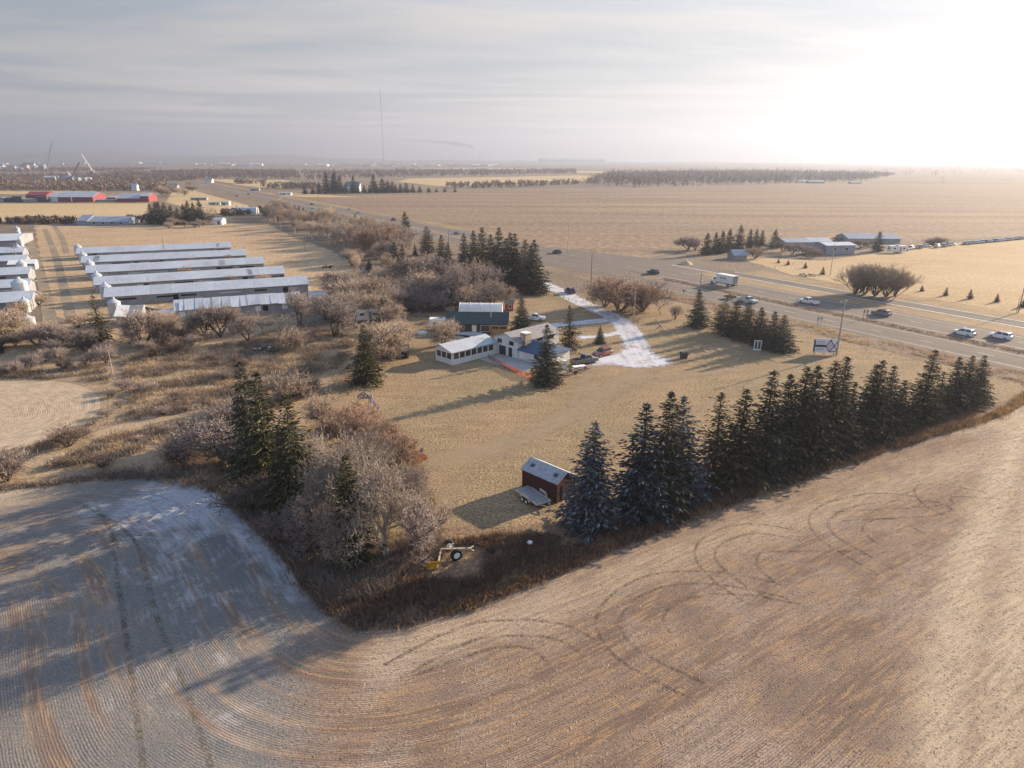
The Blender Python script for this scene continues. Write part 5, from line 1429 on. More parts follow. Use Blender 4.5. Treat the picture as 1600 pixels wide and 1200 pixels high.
def stub_end():
    a = at(184, 510); root = empty('collapsed_barn_end', a, BA - .15, 'collapsed white barn end standing apart from the torn barn', 'barn')
    L, Wd, he, hr = 5.4, 8.0, 2.5, 4.2
    MB().extr([(0, -.05), (Wd, -.05), (Wd, he), (Wd / 2, hr), (0, he)], 0, L).build('wall', M_barnw, root)
    MB().hexa([(-.4, -.4, he), (L + .4, -.4, he - .7), (L + .2, Wd / 2, hr - .4), (-.4, Wd / 2, hr + .15)], [(-.4, -.4, he + .1), (L + .4, -.4, he - .6), (L + .2, Wd / 2, hr - .3), (-.4, Wd / 2, hr + .25)]).build('roof', M_trim, root)
    MB().hexa([(-.4, Wd / 2 + .03, hr + .15), (L, Wd / 2 + .03, hr - .35), (L + 4, Wd, he - 1), (-.4, Wd + .3, he)], [(-.4, Wd / 2 + .03, hr + .25), (L, Wd / 2 + .03, hr - .25), (L + 4, Wd, he - .9), (-.4, Wd + .3, he + .1)]).build('sagging_roof', M_barnr, root)
    MB().hexa([(L + 1, 2, .1), (L + 6, 3, .2), (L + 5.6, 7, 2.4), (L + 1.4, 6, 2.0)], [(L + 1, 2, .2), (L + 6, 3, .3), (L + 5.6, 7, 2.5), (L + 1.4, 6, 2.1)]).build('fallen_sheet', M_trim, root)
stub_end()
# left block: right ends visible
def left_barn(r_px, label, Wd, he, hr, seed, L=75):
    p = at(*r_px); d = Vector((math.cos(BA), math.sin(BA), 0))
    return barn(None, None, label, Wd, he, hr, 4, 'long low barns at the left edge', seed, None, 1, p - d * L, L)
left_barn((26, 387), 'widest barn at the left edge behind a row of bins', 34, 3.2, 4.6, 11)
left_barn((37, 404), 'second farthest barn at the left edge', 9.5, 2.6, 4.2, 12)
left_barn((41, 417), 'third farthest barn at the left edge', 8.5, 2.5, 3.9, 13)
left_barn((46, 440), 'third nearest barn at the left edge beside a tall bin', 9.5, 2.6, 4.2, 14)
left_barn((46, 461), 'second nearest barn at the left edge behind the broad bin', 9.0, 2.6, 4.1, 15)
left_barn((50, 485), 'nearest barn at the left edge', 10.5, 2.6, 4.3, 16)

def grain_bin_mesh(root, r, h, cone, legs=False):
    MB().lathe([(r, 0.0), (r, h)], 20).build('shell', M_galv, root, smooth=True)
    b = MB().lathe([(r + .1, h), (r * .22, h + cone)], 20).build('cone_roof', M_galv, root, smooth=True)
    MB().lathe([(r * .24, h + cone - .02), (r * .24, h + cone + .28), (.05, h + cone + .45)], 12).build('cap', M_galv, b, smooth=True)
    l = MB()
    for s in (-.22, .22): l.beam((-r - .12, s, .3), (-r - .12, s, h), .05)
    for k in range(int(h / .4)): l.beam((-r - .12, -.22, .5 + k * .4), (-r - .12, .22, .5 + k * .4), .04)
    l.build('ladder', M_steel, root)
def grain_bin(px, by, ty, wpx, label, group='steel feed bins', w_auto=True):
    if w_auto and by < 485: by = ty + 1.75 * wpx
    p = at(px, by)
    H = hgt(px, by, ty); dep = p.y * math.cos(PITCH) + CAMH * math.sin(PITCH)
    r = wpx / 2 * dep / FPX
    root = empty('feed_bin', p, random.uniform(0, 6), label, 'feed bin', group)
    c = H * .17
    grain_bin_mesh(root, r, H - c - .45, c)
for px, by, ty, w, lab in ((124, 392.5, 380, 11, 'feed bin at the left end of the farthest barn in the block of six'), (132, 407, 392, 12, 'feed bin at the left end of the second farthest barn'), (143, 422, 405, 14, 'feed bin at the left end of the third farthest barn'), (154, 440, 423, 14.5, 'feed bin at the left end of the fourth farthest barn'), (168, 459, 440, 16, 'feed bin at the left end of the fifth farthest barn'), (182, 482, 464, 18, 'broad squat feed bin before the nearest barn of the six'),
                           (46, 513, 490, 20, 'lone bright steel bin standing among bare shrubs'), (41, 484, 463, 14, 'feed bin at the right end of the nearest left edge barn'), (36, 459, 432, 22, 'broadest feed bin, beside the left edge barns'), (37, 422, 405, 14, 'feed bin beside the short shed at the left edge'), (31, 391, 381, 12, 'feed bin below the row of bins at the left edge'),
                           (33, 380, 371, 9, 'nearest bin in the row along the widest left barn'), (31.5, 373, 364, 8.5, 'second nearest bin in the row along the widest left barn'), (30, 367, 358.5, 8, 'second farthest bin in the row along the widest left barn'), (28.5, 361, 353, 7.5, 'farthest bin in the row along the widest left barn')):
    grain_bin(px, by, ty, w, lab)
small_shed('barn_stub', at(14, 424), BA, 8, 6, 2.3, 3.4, M_barnw, M_trim, 'short white roofed shed between the left edge barns', 'shed')

def far_building(name, x0, x1, by, ey, ry, label, wm, rm, Wd=12, cat='building', rz=0.0, group=None, doors=(), win=0):
    """gable building seen side on: pixel span x0..x1, base row, eave row, ridge row"""
    a, b = at(x0, by), at(x1, by + 0)
    L = (b - a).length
    he = hgt(x0, by, ey); hr = max(he + .4, hgt(x0, by, ry) * .97 - 0.0)
    # the ridge lies Wd/2 farther back, so it shows higher
    back = at(x0, by); dy = Wd / 2
    v = ry - 600 - ROLL * (x0 - 800)
    d1, d2 = FPX * math.cos(PITCH) - v * math.sin(PITCH), -FPX * math.sin(PITCH) - v * math.cos(PITCH)
    hr = max(he + .5, CAMH + (a.y + dy) * d2 / d1)
    root = empty(name, a, math.atan2(b.y - a.y, b.x - a.x) + rz, label, cat, group)
    gable(root, L, Wd, he, hr, wm, rm, .4, .15)
    for fx, w, h, m in doors:
        panel(root, 'door', (L * fx, 0, h / 2), (1, 0, 0), w, h, m, .08)
    for i in range(win):
        window(root, (L * (i + .7) / (win + .4), 0, he * .6), (1, 0, 0), 1.3, 1.1)
    return root
far_building('machine_shed', 121, 137, 352, 345, 336, 'taller blue grey end building on the barn road', M_bgrey, M_bgrey, 16, 'shed')
far_building('machine_shed', 137.5, 199, 352, 346.5, 338.5, 'long low blue grey building beside the spruce cluster', M_bgrey, M_bgrey, 16, 'shed', win=4)
far_building('red_barn', 92, 146, 315.5, 308, 300, 'long red barn with grey roof, left of the far pair', M_redf, M_greym, 26, 'barn', doors=((.38, 1.0, 5, M_trim), (.75, 6, 4, M_redf)))
far_building('red_barn', 75, 91, 315.5, 308, 301, 'white doored end of the long red barn', M_trim, M_greym, 24, 'barn')
far_building('red_barn', 183, 219, 315.5, 310, 302, 'grey roofed red barn at the right of the far farmyard', M_redf, M_greym, 22, 'barn', doors=((.6, 10, 3, M_redf),))
far_building('red_barn', 219.5, 233, 315.5, 306.5, 301.5, 'taller red lean-to at the right end of the far barns', M_redf, M_greym, 18, 'barn')
far_building('red_barn', 169, 181, 313, 308.5, 306, 'small red shed between the two far red barns', M_redf, M_greym, 10, 'barn')
far_building('red_barn', 41, 73, 311, 305, 299.5, 'wide red gable barn behind the dark containers', M_redf, M_redf, 18, 'barn')
for i, (x0, x1, t, m) in enumerate(((-4, 6, 309, M_bgrey), (7, 19, 310, M_dkgrey), (20, 35, 307.5, M_dkgrey), (36, 58, 311.5, M_barnw), (59, 74, 308, M_dkgrey))):
    far_building('storage_container', x0, x1, 316, t, t - 1.0, ['pale blue container cut off by the left edge', 'dark low container near the left edge of the far farmyard', 'tall dark container left of the red gable barn', 'long pale container below the red gable barn', 'dark container touching the white end of the red barn'][i], m, m, 5, 'container', group='containers in the far farmyard')
far_building('long_wall', 148, 182, 315, 312.5, 312, 'low grey feed wall joining the two far red barns', M_conc, M_conc, 3, 'wall')
far_building('white_shed', 334, 347, 351, 344, 340, 'small white shed right of the spruce cluster', M_trim, M_greym, 7, 'shed', doors=((.6, 1.2, 2.2, M_dkgrey),))
r = empty('quonset', at(365, 334.5), R(6), 'pale steel quonset with bright end wall on the far road', 'quonset')
hoop(r, 16, 4.2, 4.6, M_galv, M_trim, 2)
def trailer_home(x0, x1, by, ty, label, m, cat='trailer', group=None):
    return far_building('trailer_home', x0, x1, by, ty + .6, ty - .3, label, m, M_greym, 4.5, cat, 0, group, ((.4, 1.2, 2.0, M_dkgrey),), 3)
trailer_home(268, 290, 300.5, 295.8, 'long white trailer home before the far farmhouse', M_trim)
trailer_home(298, 323, 313, 308.5, 'long grey trailer home left of the highway', M_barnw)
trailer_home(326, 344, 320, 316, 'low brown and white trailer on the golden strip', M_cream)
trailer_home(345, 358, 321, 315, 'white boxy trailer on the golden strip', M_trim)
trailer_home(391, 405, 298, 294, 'green grey trailer across the highway', M_barnw)
trailer_home(435, 455, 305, 301, 'blue and white trailer beside the shelterbelt field', M_trim)
far_building('farmhouse', 263, 277, 299, 292, 287, 'blue grey far farmhouse among bare trees', M_bgrey, M_shing, 10, 'house', win=3)
far_building('farmhouse', 320, 331, 285.5, 281.5, 278.5, 'white far house beside the highway', M_trim, M_shing, 12, 'house', win=2)
far_building('white_tank_house', 206, 214, 298, 291.5, 287, 'round topped white shed among the far trees', M_trim, M_galv, 8, 'shed')
far_building('farmhouse', 540, 562, 299, 291, 284, 'teal roofed house inside the far shelterbelt', M_trim, M_teal, 14, 'house', win=3)
far_building('pale_shed', 1147, 1168, 406, 399, 390.5, 'small pale blue shed by the spruces across the highway', M_barnw, M_bgrey, 6, 'shed', 0.15)
far_building('acreage_house', 1290, 1338, 398, 384, 379, 'pale blue acreage house with flat greenish roof', M_bgrey, M_galv, 10, 'house', 0.12, None, (), 2)
far_building('acreage_barn', 1325, 1404, 380, 373, 365, 'long blue grey barn behind the acreage house', M_bgrey, M_bgrey, 14, 'barn', -.05)
far_building('acreage_barn', 1228, 1268, 386, 379, 373, 'low grey roofed acreage building left of the pale house', M_barnw, M_bgrey, 12, 'barn', .05)
far_building('acreage_barn', 1264, 1300, 384, 378, 372, 'grey shed with pale roof between the acreage buildings', M_bgrey, M_barnr, 10, 'barn', .05)
far_building('log_hut', 1272, 1292, 398, 391, 387, 'small brown hut before the pale acreage house', M_wood, M_wood, 5, 'hut', .1)
far_building('grain_terminal', 846, 946, 255.5, 249.5, 247, 'very long hazy building on the horizon', M_bgrey, M_bgrey, 60, 'building')
for i, x in enumerate((853, 903)): pass
far_building('distant_house', 1248, 1262, 286, 283, 281.2, 'hazy farm building at the edge of the far wood', M_trim, M_greym, 12, 'house')
far_building('distant_house', 1264, 1288, 286.5, 283.6, 282, 'long hazy farm building at the edge of the far wood', M_barnw, M_greym, 12, 'house')
far_building('distant_house', 1330, 1346, 287, 285, 284, 'lowest hazy shed right of the far wood', M_barnw, M_greym, 10, 'house')
# ------------------------------------------------------------------ vehicles
def paint(name, c, rough=0.35): return mat(name, c, rough, 0.06, 0.8, coat=0.4, spec=0.5)
PAINT = {'white': paint('white_car_paint', (0.70, 0.71, 0.73)), 'silver': paint('silver_car_paint', (0.42, 0.44, 0.47)), 'grey': paint('grey_car_paint', (0.16, 0.165, 0.175)),
         'black': paint('black_car_paint', (0.022, 0.023, 0.028)), 'red': paint('red_car_paint', (0.22, 0.045, 0.03)), 'navy': paint('navy_car_paint', (0.035, 0.045, 0.075)), 'blue': paint('blue_car_paint', (0.10, 0.15, 0.24)), 'tan': paint('tan_car_paint', (0.34, 0.29, 0.23))}
M_lamp = mat('lamp_lens', (0.70, 0.70, 0.66), 0.2, 0.05, 2)
M_tail = mat('tail_lens', (0.30, 0.02, 0.02), 0.3, 0.1, 2)

def wheel(root, x, y, r=0.34, w=0.24, rimm=None):
    t = MB().cyl((x, y - w / 2, r), (x, y + w / 2, r), r, n=16).build('wheel', M_black, root)
    s = 1 if y > 0 else -1
    MB().cyl((x, y + s * (w / 2 - .05), r), (x, y + s * (w / 2 + .015), r), r * .62, n=12).build('rim', rimm or M_steel, t)

def car_body(root, prof, W, m, inset=0.10):
    """side profile (x,z) lofted across y with rounded shoulders"""
    P = np.array(prof, float); n = len(P)
    c = P.mean(0)
    sl = [(-W / 2, .93, .90), (-W / 2 + .06, .985, .97), (-W / 2 + .22, 1, 1), (W / 2 - .22, 1, 1), (W / 2 - .06, .985, .97), (W / 2, .93, .90)]
    V = []; F = []
    z0 = P[:, 1].min()
    for y, sx, sz in sl:
        V += [((x - c[0]) * sx + c[0], y, z0 + (z - z0) * sz) for x, z in P]
    for k in range(len(sl) - 1):
        F += [(k * n + i, k * n + (i + 1) % n, (k + 1) * n + (i + 1) % n, (k + 1) * n + i) for i in range(n)]
    F += [tuple(range(n)), tuple(range((len(sl) - 1) * n, len(sl) * n))[::-1]]
    return MB().add(V, F).build('body', m, root, smooth=True)

def cabin(root, xb0, xb1, xt0, xt1, zb, zt, W, m):
    """glass house (with panes as parts) and a painted roof; x grows to the front"""
    a, b = W / 2 - .07, W / 2 - .24
    MB().hexa([(xb0, -a + .03, zb), (xb1, -a + .03, zb), (xb1, a - .03, zb), (xb0, a - .03, zb)], [(xt0, -b + .02, zt), (xt1, -b + .02, zt), (xt1, b - .02, zt), (xt0, b - .02, zt)]).build('cabin', m, root)
    r = MB().hexa([(xt0 - .04, -b - .02, zt - .02), (xt1 + .04, -b - .02, zt - .02), (xt1 + .04, b + .02, zt - .02), (xt0 - .04, b + .02, zt - .02)], [(xt0 + .08, -b + .06, zt + .07), (xt1 - .08, -b + .06, zt + .07), (xt1 - .08, b - .06, zt + .07), (xt0 + .08, b - .06, zt + .07)]).build('roof', m, root, smooth=True)
    def lp(t, lo, hi): return lo + (hi - lo) * t
    for s in (-1, 1):
        xm = (xb0 + xb1) / 2; xmt = (xt0 + xt1) / 2
        for u0, u1 in ((.07, .48), (.54, .94)):
            q = []
            for t, w in ((.12, 0), (.88, 0)):
                xa, xc = lp(t, xb0, xt0), lp(t, xb1, xt1)
                y = s * (lp(t, a, b) - .012); z = lp(t, zb, zt)
                q.append((lp(u0, xa, xc), y, z)); q.append((lp(u1, xa, xc), y, z))
            d = s * .025
            MB().add([q[0], q[1], q[3], q[2]] + [(p[0], p[1] + d, p[2]) for p in (q[0], q[1], q[3], q[2])], [(0, 1, 2, 3), (4, 7, 6, 5), (0, 4, 5, 1), (1, 5, 6, 2), (2, 6, 7, 3), (3, 7, 4, 0)]).build('side_window', M_glass, root)
    for name, xb, xt, d in (('windscreen', xb1, xt1, .03), ('rear_window', xb0, xt0, -.03)):
        q = []
        for t in (.10, .92):
            y = lp(t, a, b) - .12; x = lp(t, xb, xt); z = lp(t, zb, zt)
            q += [(x, -y, z), (x, y, z)]
        MB().add([q[0], q[1], q[3], q[2]] + [(p[0] + d, p[1], p[2] + .015) for p in (q[0], q[1], q[3], q[2])], [(0, 3, 2, 1), (4, 5, 6, 7), (0, 1, 5, 4), (1, 2, 6, 5), (2, 3, 7, 6), (3, 0, 4, 7)]).build(name, M_glass, root)

def lamps(root, xf, xr, W, zf, zr, h=.14):
    for s in (-1, 1):
        MB().box(xf - .12, xf + .02, s * (W / 2 - .30) - .16, s * (W / 2 - .30) + .16, zf - h / 2, zf + h / 2).build('headlight', M_lamp, root)
        MB().box(xr - .02, xr + .12, s * (W / 2 - .18) - .10, s * (W / 2 - .18) + .10, zr - h, zr + h).build('tail_light', M_tail, root)
    MB().box(xf - .10, xf + .06, -W / 2 + .12, W / 2 - .12, .34, .52).build('bumper', M_dkgrey, root)
    MB().box(xr - .06, xr + .10, -W / 2 + .12, W / 2 - .12, .36, .54).build('bumper', M_dkgrey, root)
    for s in (-1, 1):
        MB().box(xf * .32 - .08, xf * .32 + .08, s * (W / 2 + .02) - .09, s * (W / 2 + .02) + .09, 1.02, 1.15).build('mirror', M_dkgrey, root)

def make_suv(name, loc, rz, col, label, cat='car', k=1.0, group=None):
    root = empty(name, loc, rz, label, cat, group); m = PAINT[col]
    car_body(root, [(-2.25, .30), (2.2, .28), (2.32, .45), (2.30, .80), (2.1, .95), (1.15, 1.06), (-2.1, 1.10), (-2.32, .95), (-2.34, .5)], 1.86, m)
    cabin(root, -2.16, 1.12, -1.75, .35, 1.06, 1.66, 1.80, m)
    for x in (-1.40, 1.42):
        for s in (-1, 1): wheel(root, x, s * .83)
    lamps(root, 2.30, -2.33, 1.86, .78, .98)
    for s in (-1, 1): MB().beam((-1.6, s * .62, 1.80), (.2, s * .62, 1.80), .05).build('roof_rail', M_dkgrey, root)
    root.scale = (k, k, k)
    return root

def make_sedan(name, loc, rz, col, label, cat='car', k=1.0, group=None):
    root = empty(name, loc, rz, label, cat, group); m = PAINT[col]
    car_body(root, [(-2.25, .26), (2.25, .24), (2.36, .42), (2.32, .66), (2.1, .80), (.95, .93), (-1.5, .97), (-2.25, .93), (-2.38, .72), (-2.36, .4)], 1.80, m)
    cabin(root, -1.62, 1.05, -.95, .28, .93, 1.40, 1.72, m)
    for x in (-1.36, 1.42):
        for s in (-1, 1): wheel(root, x, s * .80, .32)
    lamps(root, 2.32, -2.36, 1.80, .64, .78, .11)
    root.scale = (k, k, k)
    return root

def make_pickup(name, loc, rz, col, label, cat='pickup', k=1.0, group=None):
    root = empty(name, loc, rz, label, cat, group); m = PAINT[col]
    car_body(root, [(-.55, .42), (2.75, .40), (2.88, .55), (2.86, 1.0), (2.6, 1.12), (1.5, 1.18), (-.55, 1.18)], 1.95, m)
    cabin(root, -.50, 1.48, -.28, .75, 1.16, 1.82, 1.86, m)
    b = MB()
    b.box(-2.85, -.58, -.975, .975, .50, .72).box(-2.85, -.58, -.975, -.87, .721, 1.16).box(-2.85, -.58, .87, .975, .721, 1.16).box(-2.85, -2.77, -.869, .869, .721, 1.14)
    b.build('cargo_bed', m, root)
    MB().box(-2.76, -.60, -.865, .865, .725, .76).build('bed_liner', M_black, root)
    for x in (-1.75, 1.80):
        for s in (-1, 1): wheel(root, x, s * .86, .40, .27)
    lamps(root, 2.86, -2.84, 1.95, .86, .95)
    root.scale = (k, k, k)
    return root

def make_box_truck():
    p = at(1130, 446)
    root = empty('box_truck', p, math.atan2(HD.y, HD.x), 'white box truck on the far carriageway', 'truck')
    L = 6.8
    MB().box(-L / 2 - 1.2, L / 2 - 1.2, -1.25, 1.25, 1.05, 3.65).build('cargo_box', M_trim, root, bevel=.05)
    for s in (-1, 1):
        y = s * 1.262
        b = MB()
        for x0, x1, z0, z1 in ((-2.1, -1.8, 2.3, 2.75), (-1.6, -.9, 2.35, 2.8), (-.6, -.45, 2.2, 2.7), (-.2, .25, 2.35, 2.85), (.6, .75, 2.45, 2.75)):
            b.hexa([(x0, y - .008, z0), (x1, y - .008, z0), (x1, y + .008, z0), (x0, y + .008, z0)], [(x0 + .15, y - .008, z1), (x1 + .1, y - .008, z1), (x1 + .1, y + .008, z1), (x0 + .15, y + .008, z1)])
        b.build('side_logo', M_navy, root)
    MB().box(-L / 2 - 1.25, -L / 2 - 1.21, -1.12, 1.12, 1.15, 3.5).build('rear_door', M_barnw, root)
    MB().box(-L / 2 - 1.0, 4.0, -.45, .45, .65, 1.0).build('chassis', M_dkgrey, root)
    car_body(root, [(2.45, .55), (4.7, .50), (4.85, .7), (4.8, 1.35), (4.55, 1.5), (3.7, 1.6), (2.45, 1.6)], 2.1, M_trim)
    cabin(root, 2.5, 3.75, 2.6, 3.35, 1.58, 2.4, 2.0, M_trim)
    for x, d in ((3.95, 1.0), (-2.6, .98)):
        for s in (-1, 1): wheel(root, x, s * d, .48, .30)
    MB().box(-4.9, -4.6, -1.2, 1.2, .55, .75).build('bumper', M_dkgrey, root)
    for s in (-1, 1):
        MB().box(4.70, 4.86, s * .75 - .15, s * .75 + .15, .9, 1.1).build('headlight', M_lamp, root)
make_box_truck()
RD = math.atan2(HD.y, HD.x)      # towards the far left
make_pickup('pickup_truck', at(1168, 473), RD + math.pi, 'silver', 'silver pickup towing a small trailer on the near carriageway')
def flat_trailer():
    p = at(1168, 473) + HD * 6.4
    root = empty('car_trailer', p, RD, 'small loaded trailer behind the silver pickup', 'trailer')
    MB().box(-1.6, 1.6, -.85, .85, .5, .62).box(-1.6, 1.6, -.85, -.78, .62, .95).box(-1.6, 1.6, .78, .85, .62, .95).build('deck', M_rust, root)
    MB().box(-1.2, .9, -.6, .6, .63, 1.15).box(-.8, .2, -.5, .3, 1.15, 1.45).build('load', M_wood, root)
    MB().beam((-3.1, 0, .5), (-1.6, .5, .52), .08).beam((-3.1, 0, .5), (-1.6, -.5, .52), .08).build('drawbar', M_steel, root)
    for s in (-1, 1): wheel(root, .1, s * .98, .32, .2)
flat_trailer()
make_pickup('pickup_truck', at(1263, 475), RD, 'white', 'white pickup with a loaded bed on the far carriageway')
make_suv('station_wagon', at(1376, 493), RD, 'grey', 'dark grey wagon alone on the far carriageway')
make_suv('suv', at(1505, 524), RD, 'white', 'white car leading, left of the pair at the right edge of the highway')
make_suv('suv', at(1562, 529), RD, 'white', 'white car following, the rightmost vehicle on the highway')
make_suv('suv', at(1020, 428), RD, 'black', 'dark suv just right of the willow on the far carriageway')
make_suv('suv', at(870, 396), RD, 'navy', 'dark car passing the street light at the intersection')
make_sedan('sedan', at(714, 366), RD + math.pi, 'blue', 'blue grey car between two spruce groups on the highway')
make_suv('suv', at(652, 366), RD, 'white', 'white car half hidden behind the bare tree belt')
make_suv('suv', at(615, 344.5), RD + math.pi, 'black', 'black car above the reddish crowned tree of the belt')
make_sedan('sedan', at(546, 328), RD + math.pi, 'silver', 'tall silver car leading the far pair on the highway')
make_sedan('sedan', at(561, 333), RD + math.pi, 'silver', 'low silver car following the far pair on the highway')
make_sedan('sedan', at(489, 326), RD, 'white', 'white car nearest the end of the tree belt')
make_suv('suv', at(487, 320.5), RD, 'navy', 'navy vehicle above the white car at the end of the belt')
make_sedan('sedan', at(452, 315.5), RD, 'white', 'far white car left of the navy vehicle')
make_sedan('sedan', at(388, 304), RD, 'black', 'tiny dark car high on the far highway')
make_sedan('sedan', at(370, 307), RD, 'grey', 'tiny grey car below the dark one on the far highway')
make_sedan('sedan', at(323, 296), RD, 'white', 'farthest white car on the highway')
make_suv('suv', at(890, 458), math.atan2((at(905, 472) - at(840, 442)).y, (at(905, 472) - at(840, 442)).x) + math.pi, 'navy', 'dark navy suv at the top of the driveway')
make_pickup('pickup_truck', at(913, 568), R(32), 'grey', 'dark grey pickup parked beside the house')
make_suv('suv', at(941, 556), R(40) + math.pi, 'red', 'red suv parked beyond the dark pickup')
make_pickup('pickup_truck', at(834, 501), R(-8), 'white', 'white pickup parked behind the dark spruce by the shop')
# vehicles of the acreage across the highway
cols = ['white', 'white', 'silver', 'white', 'white', 'grey', 'white', 'silver', 'white', 'white']
def camper(loc, rz, L, label):
    root = empty('camper_trailer', loc, rz, label, 'camper')
    MB().extr([(-1.2, .55), (1.2, .55), (1.2, 2.9), (1.0, 3.05), (-1.0, 3.05), (-1.2, 2.9)], 0, L).build('body', M_trim, root)
    panel(root, 'door', (L * .62, -1.2, 1.6), (1, 0, 0), .7, 1.9, M_barnw, .03)
    for x in (.25, .82): window(root, (L * x, -1.2, 2.0), (1, 0, 0), 1.0, .6)
    window(root, (0, 0, 2.0), (0, -1, 0), 1.2, .7)
    MB().box(L * .4, L * .55, -.4, .4, 3.06, 3.3).build('roof_unit', M_barnw, root)
    for s in (-1, 1): wheel(root, L * .45, s * 1.02, .34, .22); wheel(root, L * .57, s * 1.02, .34, .22)
    MB().beam((L, .3, .6), (L + 1.2, 0, .6), .1).beam((L, -.3, .6), (L + 1.2, 0, .6), .1).build('drawbar', M_dkgrey, root)
camper(at(1388, 395), R(5), 7.5, 'white camper standing before the row of cars at the acreage')
camper(at(672, 517), R(3), 5.4, 'white camper behind the small tan tree left of the shop')
camper(at(556, 503), R(20), 5.6, 'white camper hidden among the tan bare trees left of the yard')
for i, (x, y, f, c) in enumerate(((1412, 392, make_suv, 'tan'), (1422, 390, make_pickup, 'white'), (1436, 388, make_suv, 'silver'), (1447, 386, make_sedan, 'white'), (1464, 387, make_suv, 'white'), (1474, 385.5, make_sedan, 'silver'), (1485, 384, make_suv, 'white'))):
    f('parked_car', at(x, y), R(20 + 25 * (i % 3)), c, ordn(i, 7, 'vehicle standing between the acreage camper and the round bushes'), 'car', 1.0, 'vehicles standing by the acreage')
n = 17
for i in range(n):
    x = 1507 + i * 6.6; y = 382.0 - i * 0.62
    (make_sedan, make_suv)[i % 3 == 1]('parked_car', at(x, y), R(70 + random.uniform(-8, 8)), cols[i % 10] if i else 'tan', ordn(i, n, 'car in the long parked row across the highway field'), 'car', 0.95, 'long row of parked cars')

# ------------------------------------------------------------------ small things of the yard
def flatbed():
    z = .62
    c = [at(805.9, 765, z), at(838.9, 787.9, z), at(854.5, 781.8, z), at(819.6, 759, z)]
    d = (c[1] - c[0]); ang = math.atan2(d.y, d.x); L = d.length
    o = Vector((c[0].x, c[0].y, 0))
    root = empty('flatbed_trailer', o, ang, 'flatbed trailer with tan fenders beside the red shed', 'trailer')
    Wd = 1.9
    MB().box(0, L, 0, Wd, z - .08, z).build('deck', mat('grey_planks', (0.30, 0.305, 0.32), 0.9, 0.3, 1.8, ripples=(1, 0.2, 0.5)), root)
    MB().box(-.06, L + .06, -.07, -.005, z - .16, z + .03).box(-.06, L + .06, Wd + .005, Wd + .07, z - .16, z + .03).box(-.06, -.004, -.005, Wd + .005, z - .16, z + .03).box(L + .004, L + .06, -.005, Wd + .005, z - .16, z + .03).build('frame', M_cream, root)
    for y, s in ((-.30, -1), (Wd + .30, 1)):
        f = MB(); pr = [(L * .34, .42), (L * .36, .78), (L * .42, .86), (L * .66, .86), (L * .72, .78), (L * .74, .42)]
        for a, b in zip(pr[:-1], pr[1:]): f.beam((a[0], y, a[1]), (b[0], y, b[1]), .05, .34)
        f.build('fender', M_cream, root)
        for x in (L * .45, L * .63):
            t = MB().cyl((x, y - .11, .33), (x, y + .11, .33), .33, n=16).build('wheel', M_black, root)
            MB().cyl((x, y + s * .07, .33), (x, y + s * .125, .33), .2, n=12).build('rim', M_trim, t)
    MB().beam((L + .03, .3, .5), (L + 1.3, Wd / 2, .5), .09).beam((L + .03, Wd - .3, .5), (L + 1.3, Wd / 2, .5), .09).build('drawbar', M_steel, root)
    MB().cyl((L + 1.15, Wd / 2, .05), (L + 1.15, Wd / 2, 1.0), .05, n=8).box(L + 1.02, L + 1.28, Wd / 2 - .13, Wd / 2 + .13, 0, .05).build('jack', M_steel, root)
flatbed()

